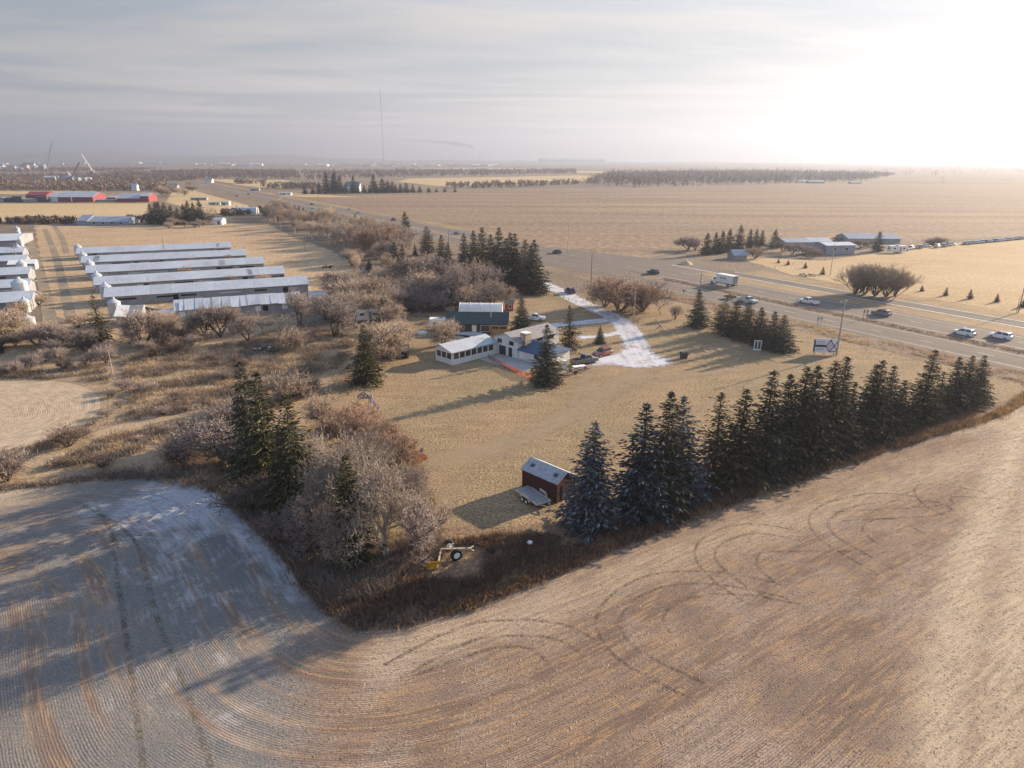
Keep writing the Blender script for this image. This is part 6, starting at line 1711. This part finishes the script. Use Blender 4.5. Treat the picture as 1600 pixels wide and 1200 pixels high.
def implement():
    o = at(713, 874)
    root = empty('land_leveller', o, 0, 'pull type leveller with two big tyres and yellow blade among the weeds', 'implement')
    def P(px, py, z): return at(px, py, z) - o
    w1 = P(713, 867, .62); w2 = P(701, 852, .62)
    ax = (w2 - w1); ax.z = 0; ax.normalize()
    for w, s in ((w1, -1), (w2, 1)):
        t = MB().lathe([(.30, -.17), (.55, -.19), (.62, -.12), (.62, .12), (.55, .19), (.30, .17)], 24).build('wheel', M_black, root, smooth=True)
        t.location = (w.x, w.y, .62); t.rotation_euler = Vector((ax.x, ax.y, 0)).to_track_quat('Z', 'Y').to_euler()
        MB().lathe([(.33, -.19), (.33, .13), (.10, .10)], 20).lathe([(.12, -.24), (.12, -.19)], 10).build('rim', M_trim, t)
    MB().beam((w1.x, w1.y, .62), (w2.x, w2.y, .62), .14).build('axle', M_cream, root)
    mid = (w1 + w2) / 2
    MB().beam(P(689, 858, .75), P(736, 857, .75), .13, .16).build('main_beam', M_cream, root)
    MB().beam((mid.x, mid.y, .62), (mid.x + .1, mid.y - .15, 1.5), .12).beam((mid.x, mid.y, .7), P(706, 855, .85), .1).build('wheel_arm', M_cream, root)
    MB().beam(P(689, 858, .75), P(683, 888, .35), .12, .14).beam(P(689, 858, .7), P(689, 858, 2.1), .10).build('blade_arm', M_cream, root)
    b = P(678, 890, 0)
    d = Vector((1, .18, 0)).normalized(); nrm = Vector((d.y, -d.x, 0))
    v = MB()
    for k in range(5):
        z0, z1 = .05 + k * .16, .05 + (k + 1) * .16 - .002
        b0, b1 = .16 * math.sin(k / 5 * 3.14), .16 * math.sin((k + 1) / 5 * 3.14)
        A = b - d * .68 - nrm * b0; B = b + d * .68 - nrm * b0; C = b + d * .68 - nrm * b1; D = b - d * .68 - nrm * b1
        off = -nrm * .05
        v.hexa([A + Vector((0, 0, z0)), B + Vector((0, 0, z0)), B + off + Vector((0, 0, z0)), A + off + Vector((0, 0, z0))], [D + Vector((0, 0, z1)), C + Vector((0, 0, z1)), C + off + Vector((0, 0, z1)), D + off + Vector((0, 0, z1))])
    v.build('blade', M_yellow, root)
    MB().beam(P(729, 856, .05), P(729, 856, 2.0), .09).build('hydraulic_post', M_rust, root)
    MB().beam(P(736, 858, 0.02), P(736, 858, 1.1), .1).beam(P(736, 858, .8), P(740, 860, .3), .08).beam(P(733, 857, .9), P(740, 853, .9), .07).build('hitch_stand', M_cream, root)
implement()
tag(MB().lathe([(.02, 0), (.26, .05), (.34, .18), (.22, .3), (.05, .34)], 14, mi=0).build('plastic_pail', M_trim, None, True), 'small white pail lying in the dark weeds', 'pail').location = at(828, 850, .3)

def bench_corner():
    p = at(634, 722)
    root = empty('garden_bench', p, R(12), 'brown wooden bench in front of the orange mulch', 'bench')
    MB().box(-.65, .65, -.2, .2, .42, .47).build('seat', M_brownw, root)
    MB().box(-.65, .65, .20, .25, .50, .92).build('backrest', M_brownw, root)
    for x in (-.6, .6):
        for y in (-.17, .17): MB().box(x - .04, x + .04, y - .04, y + .04, 0, .42).build('leg', M_brownw, root)
        MB().beam((x, -.2, .62), (x, .22, .66), .06).build('armrest', M_brownw, root)
    c = at(656, 712)
    r2 = empty('lawn_chair', c, R(-40), 'grey lawn chair at the right end of the mulch', 'chair')
    MB().box(-.28, .28, -.26, .26, .36, .40).build('seat', M_barnw, r2)
    MB().hexa([(-.28, .24, .42), (.28, .24, .42), (.28, .28, .42), (-.28, .28, .42)], [(-.28, .44, 1.0), (.28, .44, 1.0), (.28, .48, 1.0), (-.28, .48, 1.0)]).build('backrest', M_barnw, r2)
    for x in (-.25, .25):
        for y in (-.22, .22): MB().cyl((x, y, 0), (x, y, .36), .025, n=6).build('leg', M_steel, r2)
    f = at(626, 714)
    r3 = empty('fire_barrel', f, 0, 'small white topped barrel beside the brown bench', 'barrel')
    MB().lathe([(.26, 0), (.28, .25), (.26, .27), (.28, .5), (.26, .52), (.27, .8)], 14).build('drum', M_rust, r3)
    MB().lathe([(.29, .80), (.29, .86), (.05, .92)], 14).build('lid', M_trim, r3)
    lg = MB()
    a, b = at(622, 712), at(650, 708)
    lg.cyl(a + Vector((0, 0, .2)), b + Vector((0, 0, .2)), .17, .14, 10)
    tag(lg.build('fallen_log', M_wood, None), 'long fallen log on the orange mulch', 'log')
    r_ = np.random.default_rng(5)
    P = inpoly(ats([(620, 720), (635, 706), (658, 705), (668, 715), (655, 724), (635, 728)]), 700, r_)
    tufts('mulch', P, (.04, .16), 6, M_orm, 'orange brown mulch and chips round the bench', 90, .05, .15, 1.0, 'mulch')
M_orm = grass_mat('orange_chips', (0.24, 0.095, 0.04), (0.40, 0.18, 0.075), (0.48, 0.25, 0.12))
bench_corner()

def gazebo():
    p = at(570, 637)
    root = empty('gazebo', p, R(20), 'small open shelter with a dark pyramid roof by the lawn edge', 'gazebo')
    for x in (-.8, .8):
        for y in (-.8, .8): MB().box(x - .05, x + .05, y - .05, y + .05, 0, 1.9).build('post', M_wood, root)
    MB().add([(-1.05, -1.05, 1.85), (1.05, -1.05, 1.85), (1.05, 1.05, 1.85), (-1.05, 1.05, 1.85), (0, 0, 2.8)], [(0, 1, 4), (1, 2, 4), (2, 3, 4), (3, 0, 4), (0, 3, 2, 1)]).build('roof', M_dkgrey, root)
    MB().box(-.7, .7, -.7, .7, .02, .12).build('floor', M_wood, root)
    q = at(583, 637)
    r2 = empty('slide', q, R(60), 'white and navy play slide beside the small dark roofed shelter', 'slide')
    for x in (-.3, .3): MB().beam((x, .5, 0), (x, .3, 1.9), .07).build('post', M_trim, r2)
    MB().hexa([(-.3, -1.2, .15), (.3, -1.2, .15), (.3, -1.2, .22), (-.3, -1.2, .22)], [(-.3, .3, 1.2), (.3, .3, 1.2), (.3, .3, 1.27), (-.3, .3, 1.27)]).build('chute', M_navy, r2)
    MB().hexa([(-.36, .3, 1.3), (.36, .3, 1.3), (.36, .36, 1.3), (-.36, .36, 1.3)], [(-.2, .3, 2.1), (.2, .3, 2.1), (.2, .36, 2.1), (-.2, .36, 2.1)]).build('panel', M_navy, r2)
    MB().beam((-.3, .46, .4), (.3, .46, .4), .05).beam((-.3, .42, .8), (.3, .42, .8), .05).build('ladder', M_trim, r2)
gazebo()

def misc_yard():
    p = at(1068, 560)
    root = empty('storage_bin', p, R(15), 'black lidded bin standing on the lawn right of the frosted gravel', 'bin')
    MB().hexa([(-.55, -.5, .1), (.55, -.5, .1), (.55, .5, .1), (-.55, .5, .1)], [(-.65, -.6, 1.15), (.65, -.6, 1.15), (.65, .6, 1.15), (-.65, .6, 1.15)]).build('body', M_dkgrey, root)
    MB().hexa([(-.7, -.65, 1.15), (.7, -.65, 1.15), (.7, .65, 1.15), (-.7, .65, 1.15)], [(-.6, -.3, 1.35), (.6, -.3, 1.35), (.6, .5, 1.35), (-.6, .5, 1.35)]).build('lid', M_black, root)
    for x in (-.5, .5): MB().cyl((x - .06, .45, .15), (x + .06, .45, .15), .15, n=10).build('wheel', M_black, root)
    p = at(1183, 547)
    root = empty('notice_stand', p, R(-8), 'white double frame with two dark openings before the spruce clump', 'frame')
    b = MB()
    for x in (-.68, 0, .68): b.box(x - .09, x + .09, -.05, .05, 0, 1.95)
    b.box(-.77, .77, -.052, .052, 1.95, 2.12).box(-.77, .77, -.052, .052, .15, .30)
    b.build('frame', M_trim, root)
    for x in (-.34, .34): MB().box(x - .24, x + .24, -.02, .02, .31, 1.94).build('panel', M_dkgrey, root)
    MB().box(-.8, .8, -.35, .35, 0, .06).build('base', M_trim, root)
    p = at(1030, 514)
    root = empty('leaning_post', p, 0, 'leaning wooden pole braced like a tripod on the sunny grass', 'post')
    MB().beam((-1.0, .4, 2.2), (.9, -.2, 0), .16).build('pole', M_wood, root)
    MB().beam((.2, .1, .95), (-.9, -.3, 0), .1).build('brace', M_wood, root)
    MB().beam((.3, 0, .9), (.2, 1.0, 0), .1).build('brace', M_wood, root)
    p = at(660, 522)
    root = empty('stock_tank', p, 0, 'round white stock tank lying left of the camper', 'tank')
    MB().lathe([(1.0, 0), (1.05, .3), (1.05, .55), (.98, .6)], 20).build('shell', M_trim, root, smooth=True)
    MB().lathe([(.95, .60), (.9, .66), (.1, .72)], 20).build('lid', M_tent, root)
    # junk near the pickup
    p = at(890, 584)
    root = empty('utility_trailer', p, R(28), 'bare dark utility trailer frame in front of the dark pickup', 'trailer')
    MB().beam((-.1, -.7, .5), (3.6, -.7, .5), .1).beam((-.1, .7, .5), (3.6, .7, .5), .1).beam((0, -.7, .5), (0, .7, .5), .1).beam((3.5, -.7, .5), (3.5, .7, .5), .1).beam((1.2, -.7, .5), (1.2, .7, .5), .08).beam((2.4, -.7, .5), (2.4, .7, .5), .08).beam((3.5, .4, .5), (4.8, 0, .45), .09).beam((3.5, -.4, .5), (4.8, 0, .45), .09).build('frame', M_rust, root)
    for s in (-1, 1): wheel(root, .7, s * .88, .36, .22, M_rust)
    MB().beam((.3, -.5, .6), (3.2, .3, .75), .12).beam((.1, .2, .6), (2.9, -.4, .8), .1).build('scrap', M_steel, root)
    p = at(905, 576)
    root = empty('flat_cart', p, R(20), 'low cart with a white board top in front of the dark pickup', 'cart')
    MB().box(-1.3, 1.3, -.6, .6, .5, .56).build('board', M_trim, root)
    for x in (-1.0, 1.0):
        for y in (-.5, .5): MB().box(x - .04, x + .04, y - .04, y + .04, .3, .5).build('leg', M_rust, root)
    for s in (-1, 1): wheel(root, .9, s * .7, .3, .18)
    p = at(882, 577)
    root = empty('white_cabinet', p, R(20), 'white upright cabinet beside the trunk of the dark yard spruce', 'cabinet')
    MB().box(-.35, .35, -.35, .35, 0, 1.75).build('body', M_trim, root, bevel=.03)
    panel(root, 'door', (0, -.35, .9), (1, 0, 0), .6, 1.6, M_whitep, .03)
    # firewood and rubbish heaps
    r_ = random.Random(4)
    for (px, py, n, s, lab, nm, ms) in ((425, 548, 42, 2.6, 'black rubbish heap with pale scraps in the scrub', 'rubbish_heap', [M_hole, M_black, M_dkgrey, M_trim, M_rust]), (450, 611, 26, 2.2, 'dark woodpile at the lawn corner behind the spruces', 'wood_pile', [M_brownw, M_hole, M_rust, M_wood]),
                                      (655, 494, 18, 1.5, 'grey brush pile on the lawn left of the shop', 'brush_pile', [M_wood, M_pole]), (514, 418, 16, 2.0, 'black tyre heap at the pasture edge', 'tyre_heap', [M_black, M_hole]), (1262, 431, 24, 2.2, 'pale junk heap by the frontage road', 'junk_heap', [M_bgrey, M_barnw, M_rust])):
        o = at(px, py); b = MB()
        for k in range(n):
            a = r_.uniform(0, 6.28); d = s * r_.random() ** .6
            q = Vector((d * math.cos(a) * 1.5, d * math.sin(a), r_.uniform(0, .9) * (1 - d / s / 1.3)))
            dd = Vector((r_.uniform(-1, 1), r_.uniform(-1, 1), r_.uniform(-.3, .4))).normalized() * r_.uniform(.4, 1.0)
            b.beam(q - dd * .6, q + dd * .6, r_.uniform(.12, .5), r_.uniform(.08, .35), r_.randrange(len(ms)))
        h = b.build(nm, ms, None); h.location = o + Vector((0, 0, .15)); tag(h, lab, 'heap')
    o = at(1072, 413); b = MB().lathe([(2.6, 0), (1.9, .6), (1.0, 1.15), (.1, 1.5)], 14)
    h = b.build('sand_pile', mat('orange_sand', (0.52, 0.34, 0.20), 0.95, 0.25, 1.0, bump=.5), None, True); h.location = o; tag(h, 'small orange sand pile where the frontage road begins', 'sand pile')
misc_yard()

# ------------------------------------------------------------------ sign, poles, fences
def billboard():
    a, b = at(1269, 553.5), at(1304, 553)
    ang = math.atan2((b - a).y, (b - a).x) + R(-12)
    root = empty('billboard', a, ang, 'white advertising board with a navy line pattern at the foot of a utility pole', 'sign')
    L = 4.7; z0, z1 = .45, 3.35
    MB().box(0, L, 0, .12, z0, z1).build('face', M_signw, root)
    def st(name, pts, w, m, y=-.018):
        v = MB()
        for (x0, q0), (x1, q1) in pts:
            v.beam((x0, y, q0), (x1, y, q1), .03, w)
        v.build(name, m, root)
    H = z1 - z0
    def Z(t): return z0 + H * t
    st('border_stripe', [((.22, Z(.06)), (.22, Z(.92)))], .30, M_navy)
    MB().box(.40, 2.45, -.022, -.002, Z(.40), Z(.56)).build('band', M_navy, root)
    MB().box(.50, 2.2, -.022, -.002, Z(.60), Z(.69)).build('band', M_pink, root)
    X = [(2.45, .48), (3.25, .92), (4.05, .50), (3.25, .08)]
    st('pattern', [((X[i][0], Z(X[i][1])), (X[(i + 1) % 4][0], Z(X[(i + 1) % 4][1]))) for i in range(4)], .16, M_navy)
    st('pattern', [((4.05, Z(.50)), (4.62, Z(.80))), ((4.05, Z(.50)), (4.62, Z(.22))), ((3.25, Z(.08)), (4.62, Z(.14))), ((3.25, Z(.92)), (3.5, Z(.99)))], .13, M_navy, -.020)
    MB().add([(2.62, -.012, Z(.48)), (3.25, -.012, Z(.14)), (3.9, -.012, Z(.49)), (3.25, -.012, Z(.85)), (2.62, -.004, Z(.48)), (3.25, -.004, Z(.14)), (3.9, -.004, Z(.49)), (3.25, -.004, Z(.85))], [(0, 1, 2, 3), (4, 7, 6, 5), (0, 4, 5, 1), (1, 5, 6, 2), (2, 6, 7, 3), (3, 7, 4, 0)]).build('diamond', M_pink, root)
    # small lines of lettering, too small to read in the photograph
    for z, x0, x1 in ((.80, .6, 2.3), (.76, .6, 2.1), (.28, .6, 2.2), (.22, .6, 2.0)):
        v = MB(); x = x0; r_ = random.Random(int(z * 100))
        while x < x1:
            w = r_.uniform(.06, .14); v.box(x, x + w, -.018, -.002, Z(z) - .035, Z(z) + .035); x += w + .05
        v.build('lettering', M_navy, root)
    for x in (.5, 2.35, 4.2):
        MB().box(x - .08, x + .08, .13, .29, 0, 3.2).build('post', M_pole, root)
        MB().beam((x, .3, 2.2), (x, 1.6, 0), .1).build('brace', M_pole, root)
billboard()

def pole(bx, by, ty, label, m=None, arm=0, r=.15, lamp=False, group=None, cat='utility pole'):
    p = at(bx, by); H = hgt(bx, by, ty)
    root = empty('street_lamp' if lamp else 'utility_pole', p, RD - R(90), label, cat, group)
    m = m or M_pole
    MB().cyl((0, 0, -.1), (0, 0, H), r, r * .62, 10).build('pole', m, root)
    if arm:
        MB().beam((-1.3, .14, H - .5), (1.3, .14, H - .5), .12, .12).build('crossarm', m, root)
        for x in (-1.15, .55, 1.15):
            MB().cyl((x, .14, H - .42), (x, .14, H - .15), .06, .04, 8).build('insulator', M_trim, root)
        if arm > 1: MB().cyl((.05, -.35, H - 2.1), (.05, -.35, H - 1.2), .22, n=10).build('transformer', M_barnw, root)
    if lamp:
        MB().beam((0, 0, H - .1), (-.9, 0, H + .25), .08).beam((-.9, 0, H + .25), (-2.0, 0, H + .3), .07).build('arm', M_steel, root)
        MB().box(-2.7, -1.9, -.16, .16, H + .2, H + .36).build('lamp_head', M_steel, root)
    return p, H
P1 = pole(1307, 555, 468, 'tall pale utility pole with crossarm beside the billboard', M_polel, 1, .19)
P2 = pole(1093, 462, 427, 'utility pole with crossarm before the box truck', M_pole, 1, .16)
P3 = pole(923, 452, 396, 'brown wooden pole behind the willow clump', M_pole, 0, .17)
P4 = pole(990, 504, 452, 'pale wooden pole in front of the willow clump', M_polel, 0, .15)
pole(887, 393, 352, 'tall thin street lamp at the intersection', M_steel, 0, .11, True, None, 'street lamp')
P5 = pole(1591, 489, 432, 'thin dark pole at the right edge across the highway', M_pole, 0, .14)
pole(1297, 430, 380, 'thin pole beside the acreage hut', M_polel, 0, .12)
pole(702, 422, 357, 'thin mast like pole among the evergreens by the highway', M_pole, 0, .12)
pole(1588, 489, 462, 'short post at the right edge beside the thin dark pole', M_pole, 0, .08)
pole(176, 585, 548, 'short grey pole standing in the scrub above the trail', M_polel, 0, .13)
pole(54, 484, 452, 'thin pale pole at the corner of the nearest left barn', M_polel, 0, .12)
pole(27, 409, 380, 'pole with crossarm before the left edge barns', M_polel, 1, .14)
pole(258, 400, 370, 'dark pole standing between the far barns', M_pole, 0, .13)
pole(383, 401, 385, 'short dark pole at the right end of the second barn', M_pole, 0, .15)
pole(476, 392, 364, 'pole in the pasture near the tree belt', M_pole, 0, .13)
pole(428, 366, 345, 'pole at the far corner of the pasture', M_pole, 0, .13)
for i, (x, y, t) in enumerate(((404, 338, 311), (498, 325, 303), (364, 322, 305), (432, 345, 320), (341, 297, 285), (292, 295, 283))):
    pole(x, y, t, ordn(i, 6, 'thin roadside pole along the far highway') if False else ['roadside pole left of the quonset door', 'roadside pole near the navy vehicle', 'roadside pole between trailers and quonset', 'roadside pole at the start of the tree belt', 'roadside pole by the far white house', 'roadside pole by the far farmhouse'][i], M_pole, 0, .15)
pole(773, 508, 459 + 27, 'thin pole rising before the dark green shop roof', M_pole, 0, .10)
for x, y, lab in ((1277, 507, 'twin'),):
    for k in (0, 1):
        p = at(x + 5 * k, y + 2)
        root = empty('road_sign', p, RD, ['small road sign, left of the pair in the near ditch', 'small road sign, right of the pair in the near ditch'][k], 'road sign', 'road signs in the near ditch')
        MB().box(-.05, .05, -.05, .05, 0, 2.2).build('post', M_steel, root)
        MB().box(-.05, -.02, -.35, .35, 1.5, 2.25).build('plate', M_bgrey, root)
for k in (0, 1):
    p = at(1348.5 + 5 * k, 499)
    root = empty('road_sign', p, RD, ['small road sign, left of the pair on the median', 'small road sign, right of the pair on the median'][k], 'road sign', 'road signs on the median')
    MB().box(-.05, .05, -.05, .05, 0, 2.4).build('post', M_pole, root)
    MB().box(-.05, -.02, -.35, .35, 1.6, 2.45).build('plate', M_pole, root)
for x, y in ((1068, 461),):
    root = empty('mail_box', at(x, y), RD, 'dark mailbox on a post beside the near carriageway', 'mailbox')
    MB().box(-.06, .06, -.06, .06, 0, 1.1).build('post', M_pole, root)
    MB().box(-.35, .35, -.2, .2, 1.1, 1.5).build('box', M_dkgrey, root)

def fence(pts, label, gap=3.5, h=1.1, r=.06, wires=2):
    P = ats(pts); root = empty('post_fence', P[0], 0, label, 'fence')
    proto = None; w = MB()
    for a, b in zip(P[:-1], P[1:]):
        n = max(1, round((b - a).length / gap))
        for i in range(n + 1 if b is P[-1] else n):
            q = a.lerp(b, i / n) - P[0]
            if proto is None:
                proto = MB().cyl((0, 0, -.05), (0, 0, h), r, n=6).build('post', M_pole, root); c = proto
            else:
                c = proto.copy(); COL.objects.link(c); c.parent = root
            c.location = q
        for k in range(wires):
            z = h * (.9 - .4 * k); w.beam(a - P[0] + Vector((0, 0, z)), b - P[0] + Vector((0, 0, z)), .022)
    w.build('wire', M_rust, root)
fence([(1060, 398), (1104, 407), (1150, 414), (1175, 417), (1210, 421)], 'wire fence in front of the small pale shed', 6)
fence([(1212, 418), (1290, 406), (1330, 401), (1400, 392), (1480, 386)], 'wire fence between acreage and golden field', 6)
fence([(705, 480), (760, 468), (852, 455)], 'red brown rail fence at the top of the yellow lawn', 5, 1.0, .07)
fence([(852, 455), (888, 470), (900, 474)], 'dark rail fence along the driveway', 3, .9, .07)
fence([(911, 470), (935, 469)], 'short wire fence left of the willow clump', 3, 1.1)

# overhead wires hang from the tall poles
def wires(a, b, z0, z1, sag, label):
    A = Vector((a.x, a.y, z0)); B = Vector((b.x, b.y, z1)); v = MB(); n = 14; q = A
    for i in range(1, n + 1):
        t = i / n; p = A.lerp(B, t) - Vector((0, 0, sag * 4 * t * (1 - t)))
        v.cyl(q, p, .018, n=4, caps=False); q = p
    tag(v.build('power_line', M_dkgrey, None), label, 'wire')
wires(P3[0], P4[0], P3[1] - .2, P4[1] - .2, .8, 'overhead wire between the brown pole and the pale pole by the willows')

# ------------------------------------------------------------------ far skyline
def lattice(b, p0, p1, w0, w1, n, t):
    a, c = Vector(p0), Vector(p1); d = (c - a).normalized()
    u = d.cross(Vector((0, 1, .01))).normalized(); v = d.cross(u)
    def corner(k, f):
        w = w0 + (w1 - w0) * f; s = ((-1, -1), (1, -1), (1, 1), (-1, 1))[k]
        return a.lerp(c, f) + (u * s[0] + v * s[1]) * (w / 2)
    for k in range(4):
        b.beam(corner(k, 0), corner(k, 1), t)
        for i in range(n): b.beam(corner(k, i / n), corner((k + 1) % 4, (i + 1) / n), t * .6)

def crane(px, by, tip_px, ty, label, m, dist_w=2.4):
    p = at(px, by); H = hgt(px, by, ty)
    dep = p.y * math.cos(PITCH)
    q = Vector(((tip_px - px) * dep / FPX, 0, H))
    root = empty('crane', p, 0, label, 'crane')
    MB().box(-6, 5, -3.5, 3.5, 1.6, 5).box(-8, -5, -3, 3, 2, 4.5).build('cab', M_bgrey, root)
    for s in (-1, 1): MB().box(-5, 5, s * 3.4 - .7, s * 3.4 + .7, 0, 1.6).build('track', M_dkgrey, root)
    b = MB(); lattice(b, (1, 0, 3), q, 2.4, 1.2, 14, .35 * dist_w / 2.4); b.build('boom', m, root)
    MB().beam((-7, 0, 5), (-4, 0, 16), .4).beam((-4, 0, 16), q * .98, .16).build('pendant', M_dkgrey, root)
    MB().beam(q, q - Vector((0, 0, H * .75)), .14).build('hoist_line', M_dkgrey, root)
M_cranew = mat('pale_crane_paint', (0.65, 0.64, 0.62), 0.6, 0.1, .1)
M_craned = mat('dark_crane_paint', (0.22, 0.15, 0.13), 0.6, 0.1, .1)
crane(73, 268, 91, 220.5, 'tallest crane, blue grey boom rising above the left horizon', M_bgrey, 4)
crane(145, 270, 132, 241, 'pale crane leaning left above the far brush', M_cranew, 5)
crane(113, 279, 129, 253.5, 'dark crane with a low boom in the construction yard', M_craned, 5)
crane(110, 279, 107, 268, 'shortest crane, pale boom beside the dark low one', M_cranew, 4)
r_ = random.Random(12)
def cluster(name, poly, n, label, group, cat, hs, ws, mats_, seed):
    rr = np.random.default_rng(seed); proto = {}
    pts = inpoly(ats(poly), n, rr)
    for i, q in enumerate(pts):
        k = int(rr.integers(len(mats_)))
        if k not in proto:
            Wd, L, h = ws[0] + (ws[1] - ws[0]) * rr.random(), ws[0] * 1.4 + (ws[1] * 2 - ws[0]) * rr.random(), hs[0] + (hs[1] - hs[0]) * rr.random()
            root = empty(name, (0, 0, 0)); gable(root, L, Wd, h, h * 1.35, mats_[k][0], mats_[k][1], .3, .2)
            proto[k] = root; o = root
        else: o = copy_tree(proto[k])
        o.location = (q[0], q[1], 0); o.rotation_euler = (0, 0, rr.uniform(-.5, .5)); s = rr.uniform(.6, 1.3); o.scale = (s, s, s * rr.uniform(.8, 1.3))
        tag(o, label, cat, group)
MM = [(M_trim, M_trim), (M_barnw, M_greym), (M_bgrey, M_bgrey), (M_cream, M_shing)]
cluster('plant_building', [(-10, 268), (62, 267), (66, 262), (-10, 262)], 34, 'pale hazy plant building in the industrial group at the far left', 'pale plant buildings at the far left', 'building', (5, 11), (7, 14), MM, 31)
cluster('yard_stack', [(40, 284.5), (140, 284), (128, 278.5), (70, 279)], 46, 'small pale unit stacked in the construction yard under the cranes', 'pale units in the construction yard', 'unit', (2.5, 4.5), (4, 8), MM, 32)
cluster('town_building', [(290, 260.5), (420, 260), (800, 261), (800, 257.5), (300, 257)], 60, 'tiny pale building of the hazy town below the horizon', 'buildings of the hazy town', 'building', (4, 9), (10, 30), MM, 33)
cluster('town_building', [(-40, 258), (260, 257), (260, 254.5), (-40, 254.5)], 26, 'tiny pale building on the hazy left slope', 'buildings on the hazy left slope', 'building', (5, 10), (10, 32), MM, 34)

def mast():
    p = at(600, 259.0); H = hgt(600, 259, 140)
    root = empty('radio_mast', p, 0, 'very tall thin guyed radio mast on the horizon', 'radio mast')
    b = MB(); lattice(b, (0, 0, 0), (0, 0, H), 2.4, 2.0, 40, .7)
    b.build('mast', mat('mast_steel', (0.16, 0.13, 0.125), 0.7, 0.1, .05), root)
    MB().cyl((0, 0, H * .80), (0, 0, H * .995), 1.9, n=8).build('antenna', M_dkgrey, root)
    g = MB()
    for k in range(3):
        a = 6.283 * k / 3 + .4
        for f in (.35, .65, .93): g.beam((0, 0, H * f), (H * .45 * math.cos(a), H * .45 * math.sin(a), 0), .07)
    g.build('guy_wire', M_steel, root)
mast()

def chimney():
    p = at(750, 254.2); H = hgt(750, 254.2, 240)
    root = empty('smoke_stack', p, 0, 'thin hazy smoke stack below the drifting plume', 'chimney')
    MB().lathe([(9, 0), (6, H * .6), (5, H)], 12).build('shaft', M_barnw, root)
    MB().lathe([(5.6, H - 8), (5.6, H - 2)], 12).build('band', M_dkgrey, root)
    dep = p.y * math.cos(PITCH)
    m, t = newmat('smoke')
    v = nd(t, 'VolumePrincipled', {'Color': (0.85, 0.84, 0.86), 'Density': 0.035, 'Density Attribute': '', 'Temperature Attribute': ''})
    out = nd(t, 'OutputMaterial'); t.links.new(v.outputs[0], out.inputs['Volume'])
    V, F = [], []
    rr = np.random.default_rng(3)
    # one closed wobbling tube of smoke drifting left
    path = [(750, 239.5, 8), (748, 235, 14), (742, 230, 26), (732, 227, 34), (720, 224.5, 40), (706, 223, 34), (690, 221.5, 30), (670, 220.5, 24), (645, 219, 18), (625, 218, 10)]
    n = 12
    Pm = []
    for (px, py, r) in path:
        Pm.append((Vector(((px - 750) * dep / FPX, 0, hgt(750, 254.2, py))), r))
    fine = []
    for (a, ra), (b, rb) in zip(Pm[:-1], Pm[1:]):
        for k in range(4): fine.append((a.lerp(b, k / 4), (ra + (rb - ra) * k / 4) * (1 + rr.normal(0, .18))))
    fine.append(Pm[-1])
    for c, r in fine:
        for i in range(n):
            a = 6.283 * i / n; k = 1 + rr.normal(0, .14)
            V.append((c.x + r * .25 * math.cos(a), r * math.sin(a) * k, c.z + r * math.cos(a) * k * .75))
    for j in range(len(fine) - 1):
        F += [(j * n + i, j * n + (i + 1) % n, (j + 1) * n + (i + 1) % n, (j + 1) * n + i) for i in range(n)]
    F += [tuple(range(n))[::-1], tuple(range((len(fine) - 1) * n, len(fine) * n))]
    b = MB().add(V, F); o = b.build('smoke_plume', m, None, True); o.location = p
    tag(o, 'pale smoke plume drifting left from the far stack', 'smoke', None, 'stuff')
chimney()

def hills():
    """low rise of the far left horizon"""
    rr = np.random.default_rng(8)
    xs = np.linspace(-9500, 3500, 120); ys = np.linspace(6500, 12000, 14)
    k = rr.uniform(0, 6.28, 6)
    V = []
    for y in ys:
        for x in xs:
            e = math.exp(-((x + 5200) / 3600) ** 2)
            h = (95 * e + 16) * math.sin(math.pi * (y - 6500) / 5500) ** 1 * (0.8 + .2 * math.sin(x / 420 + k[0]) + .14 * math.sin(x / 170 + k[1]) + .06 * math.sin(x / 60 + y / 300))
            V.append((x, y, max(h, 0) + .3))
    n = len(xs); F = [(j * n + i, j * n + i + 1, (j + 1) * n + i + 1, (j + 1) * n + i) for j in range(len(ys) - 1) for i in range(n - 1)]
    me = mesh_np('hills', V, F, [M_ground], smooth=True)
    tag(link('hills', me), kind='structure')
hills()
# prototypes that were never planted
for d in (SP, BT):
    for o in d.values():
        if 'label' not in o:
            for c in list(o.children): bpy.data.objects.remove(c)
            bpy.data.objects.remove(o)
for o in COL.objects:
    for a in ('H', 'H0', 'Rad'):
        if a in o: del o[a]
# ------------------------------------------------------------------ haze: one closed box of thin even air round the whole scene
def haze():
    m, t = newmat('haze')
    v = nd(t, 'VolumePrincipled', {'Color': (0.44, 0.49, 0.625), 'Density': HAZE_D, 'Anisotropy': HAZE_G, 'Density Attribute': '', 'Temperature Attribute': ''})
    out = nd(t, 'OutputMaterial')
    t.links.new(v.outputs[0], out.inputs['Volume'])
    x0, x1, y0, y1, z0, z1 = -11500, 9500, -600, 13200, -1.0, HAZE_TOP
    V = [(x, y, z) for z in (z0, z1) for y in (y0, y1) for x in (x0, x1)]
    F = [(0, 2, 3, 1), (4, 5, 7, 6), (0, 1, 5, 4), (2, 6, 7, 3), (0, 4, 6, 2), (1, 3, 7, 5)]
    o = link('haze', mesh_np('haze', V, F, [m]))
    tag(o, 'thin pale haze over the whole plain', 'haze', None, 'stuff')
HAZE_D, HAZE_G, HAZE_TOP = 0.00021, 0.42, 420.0
haze()
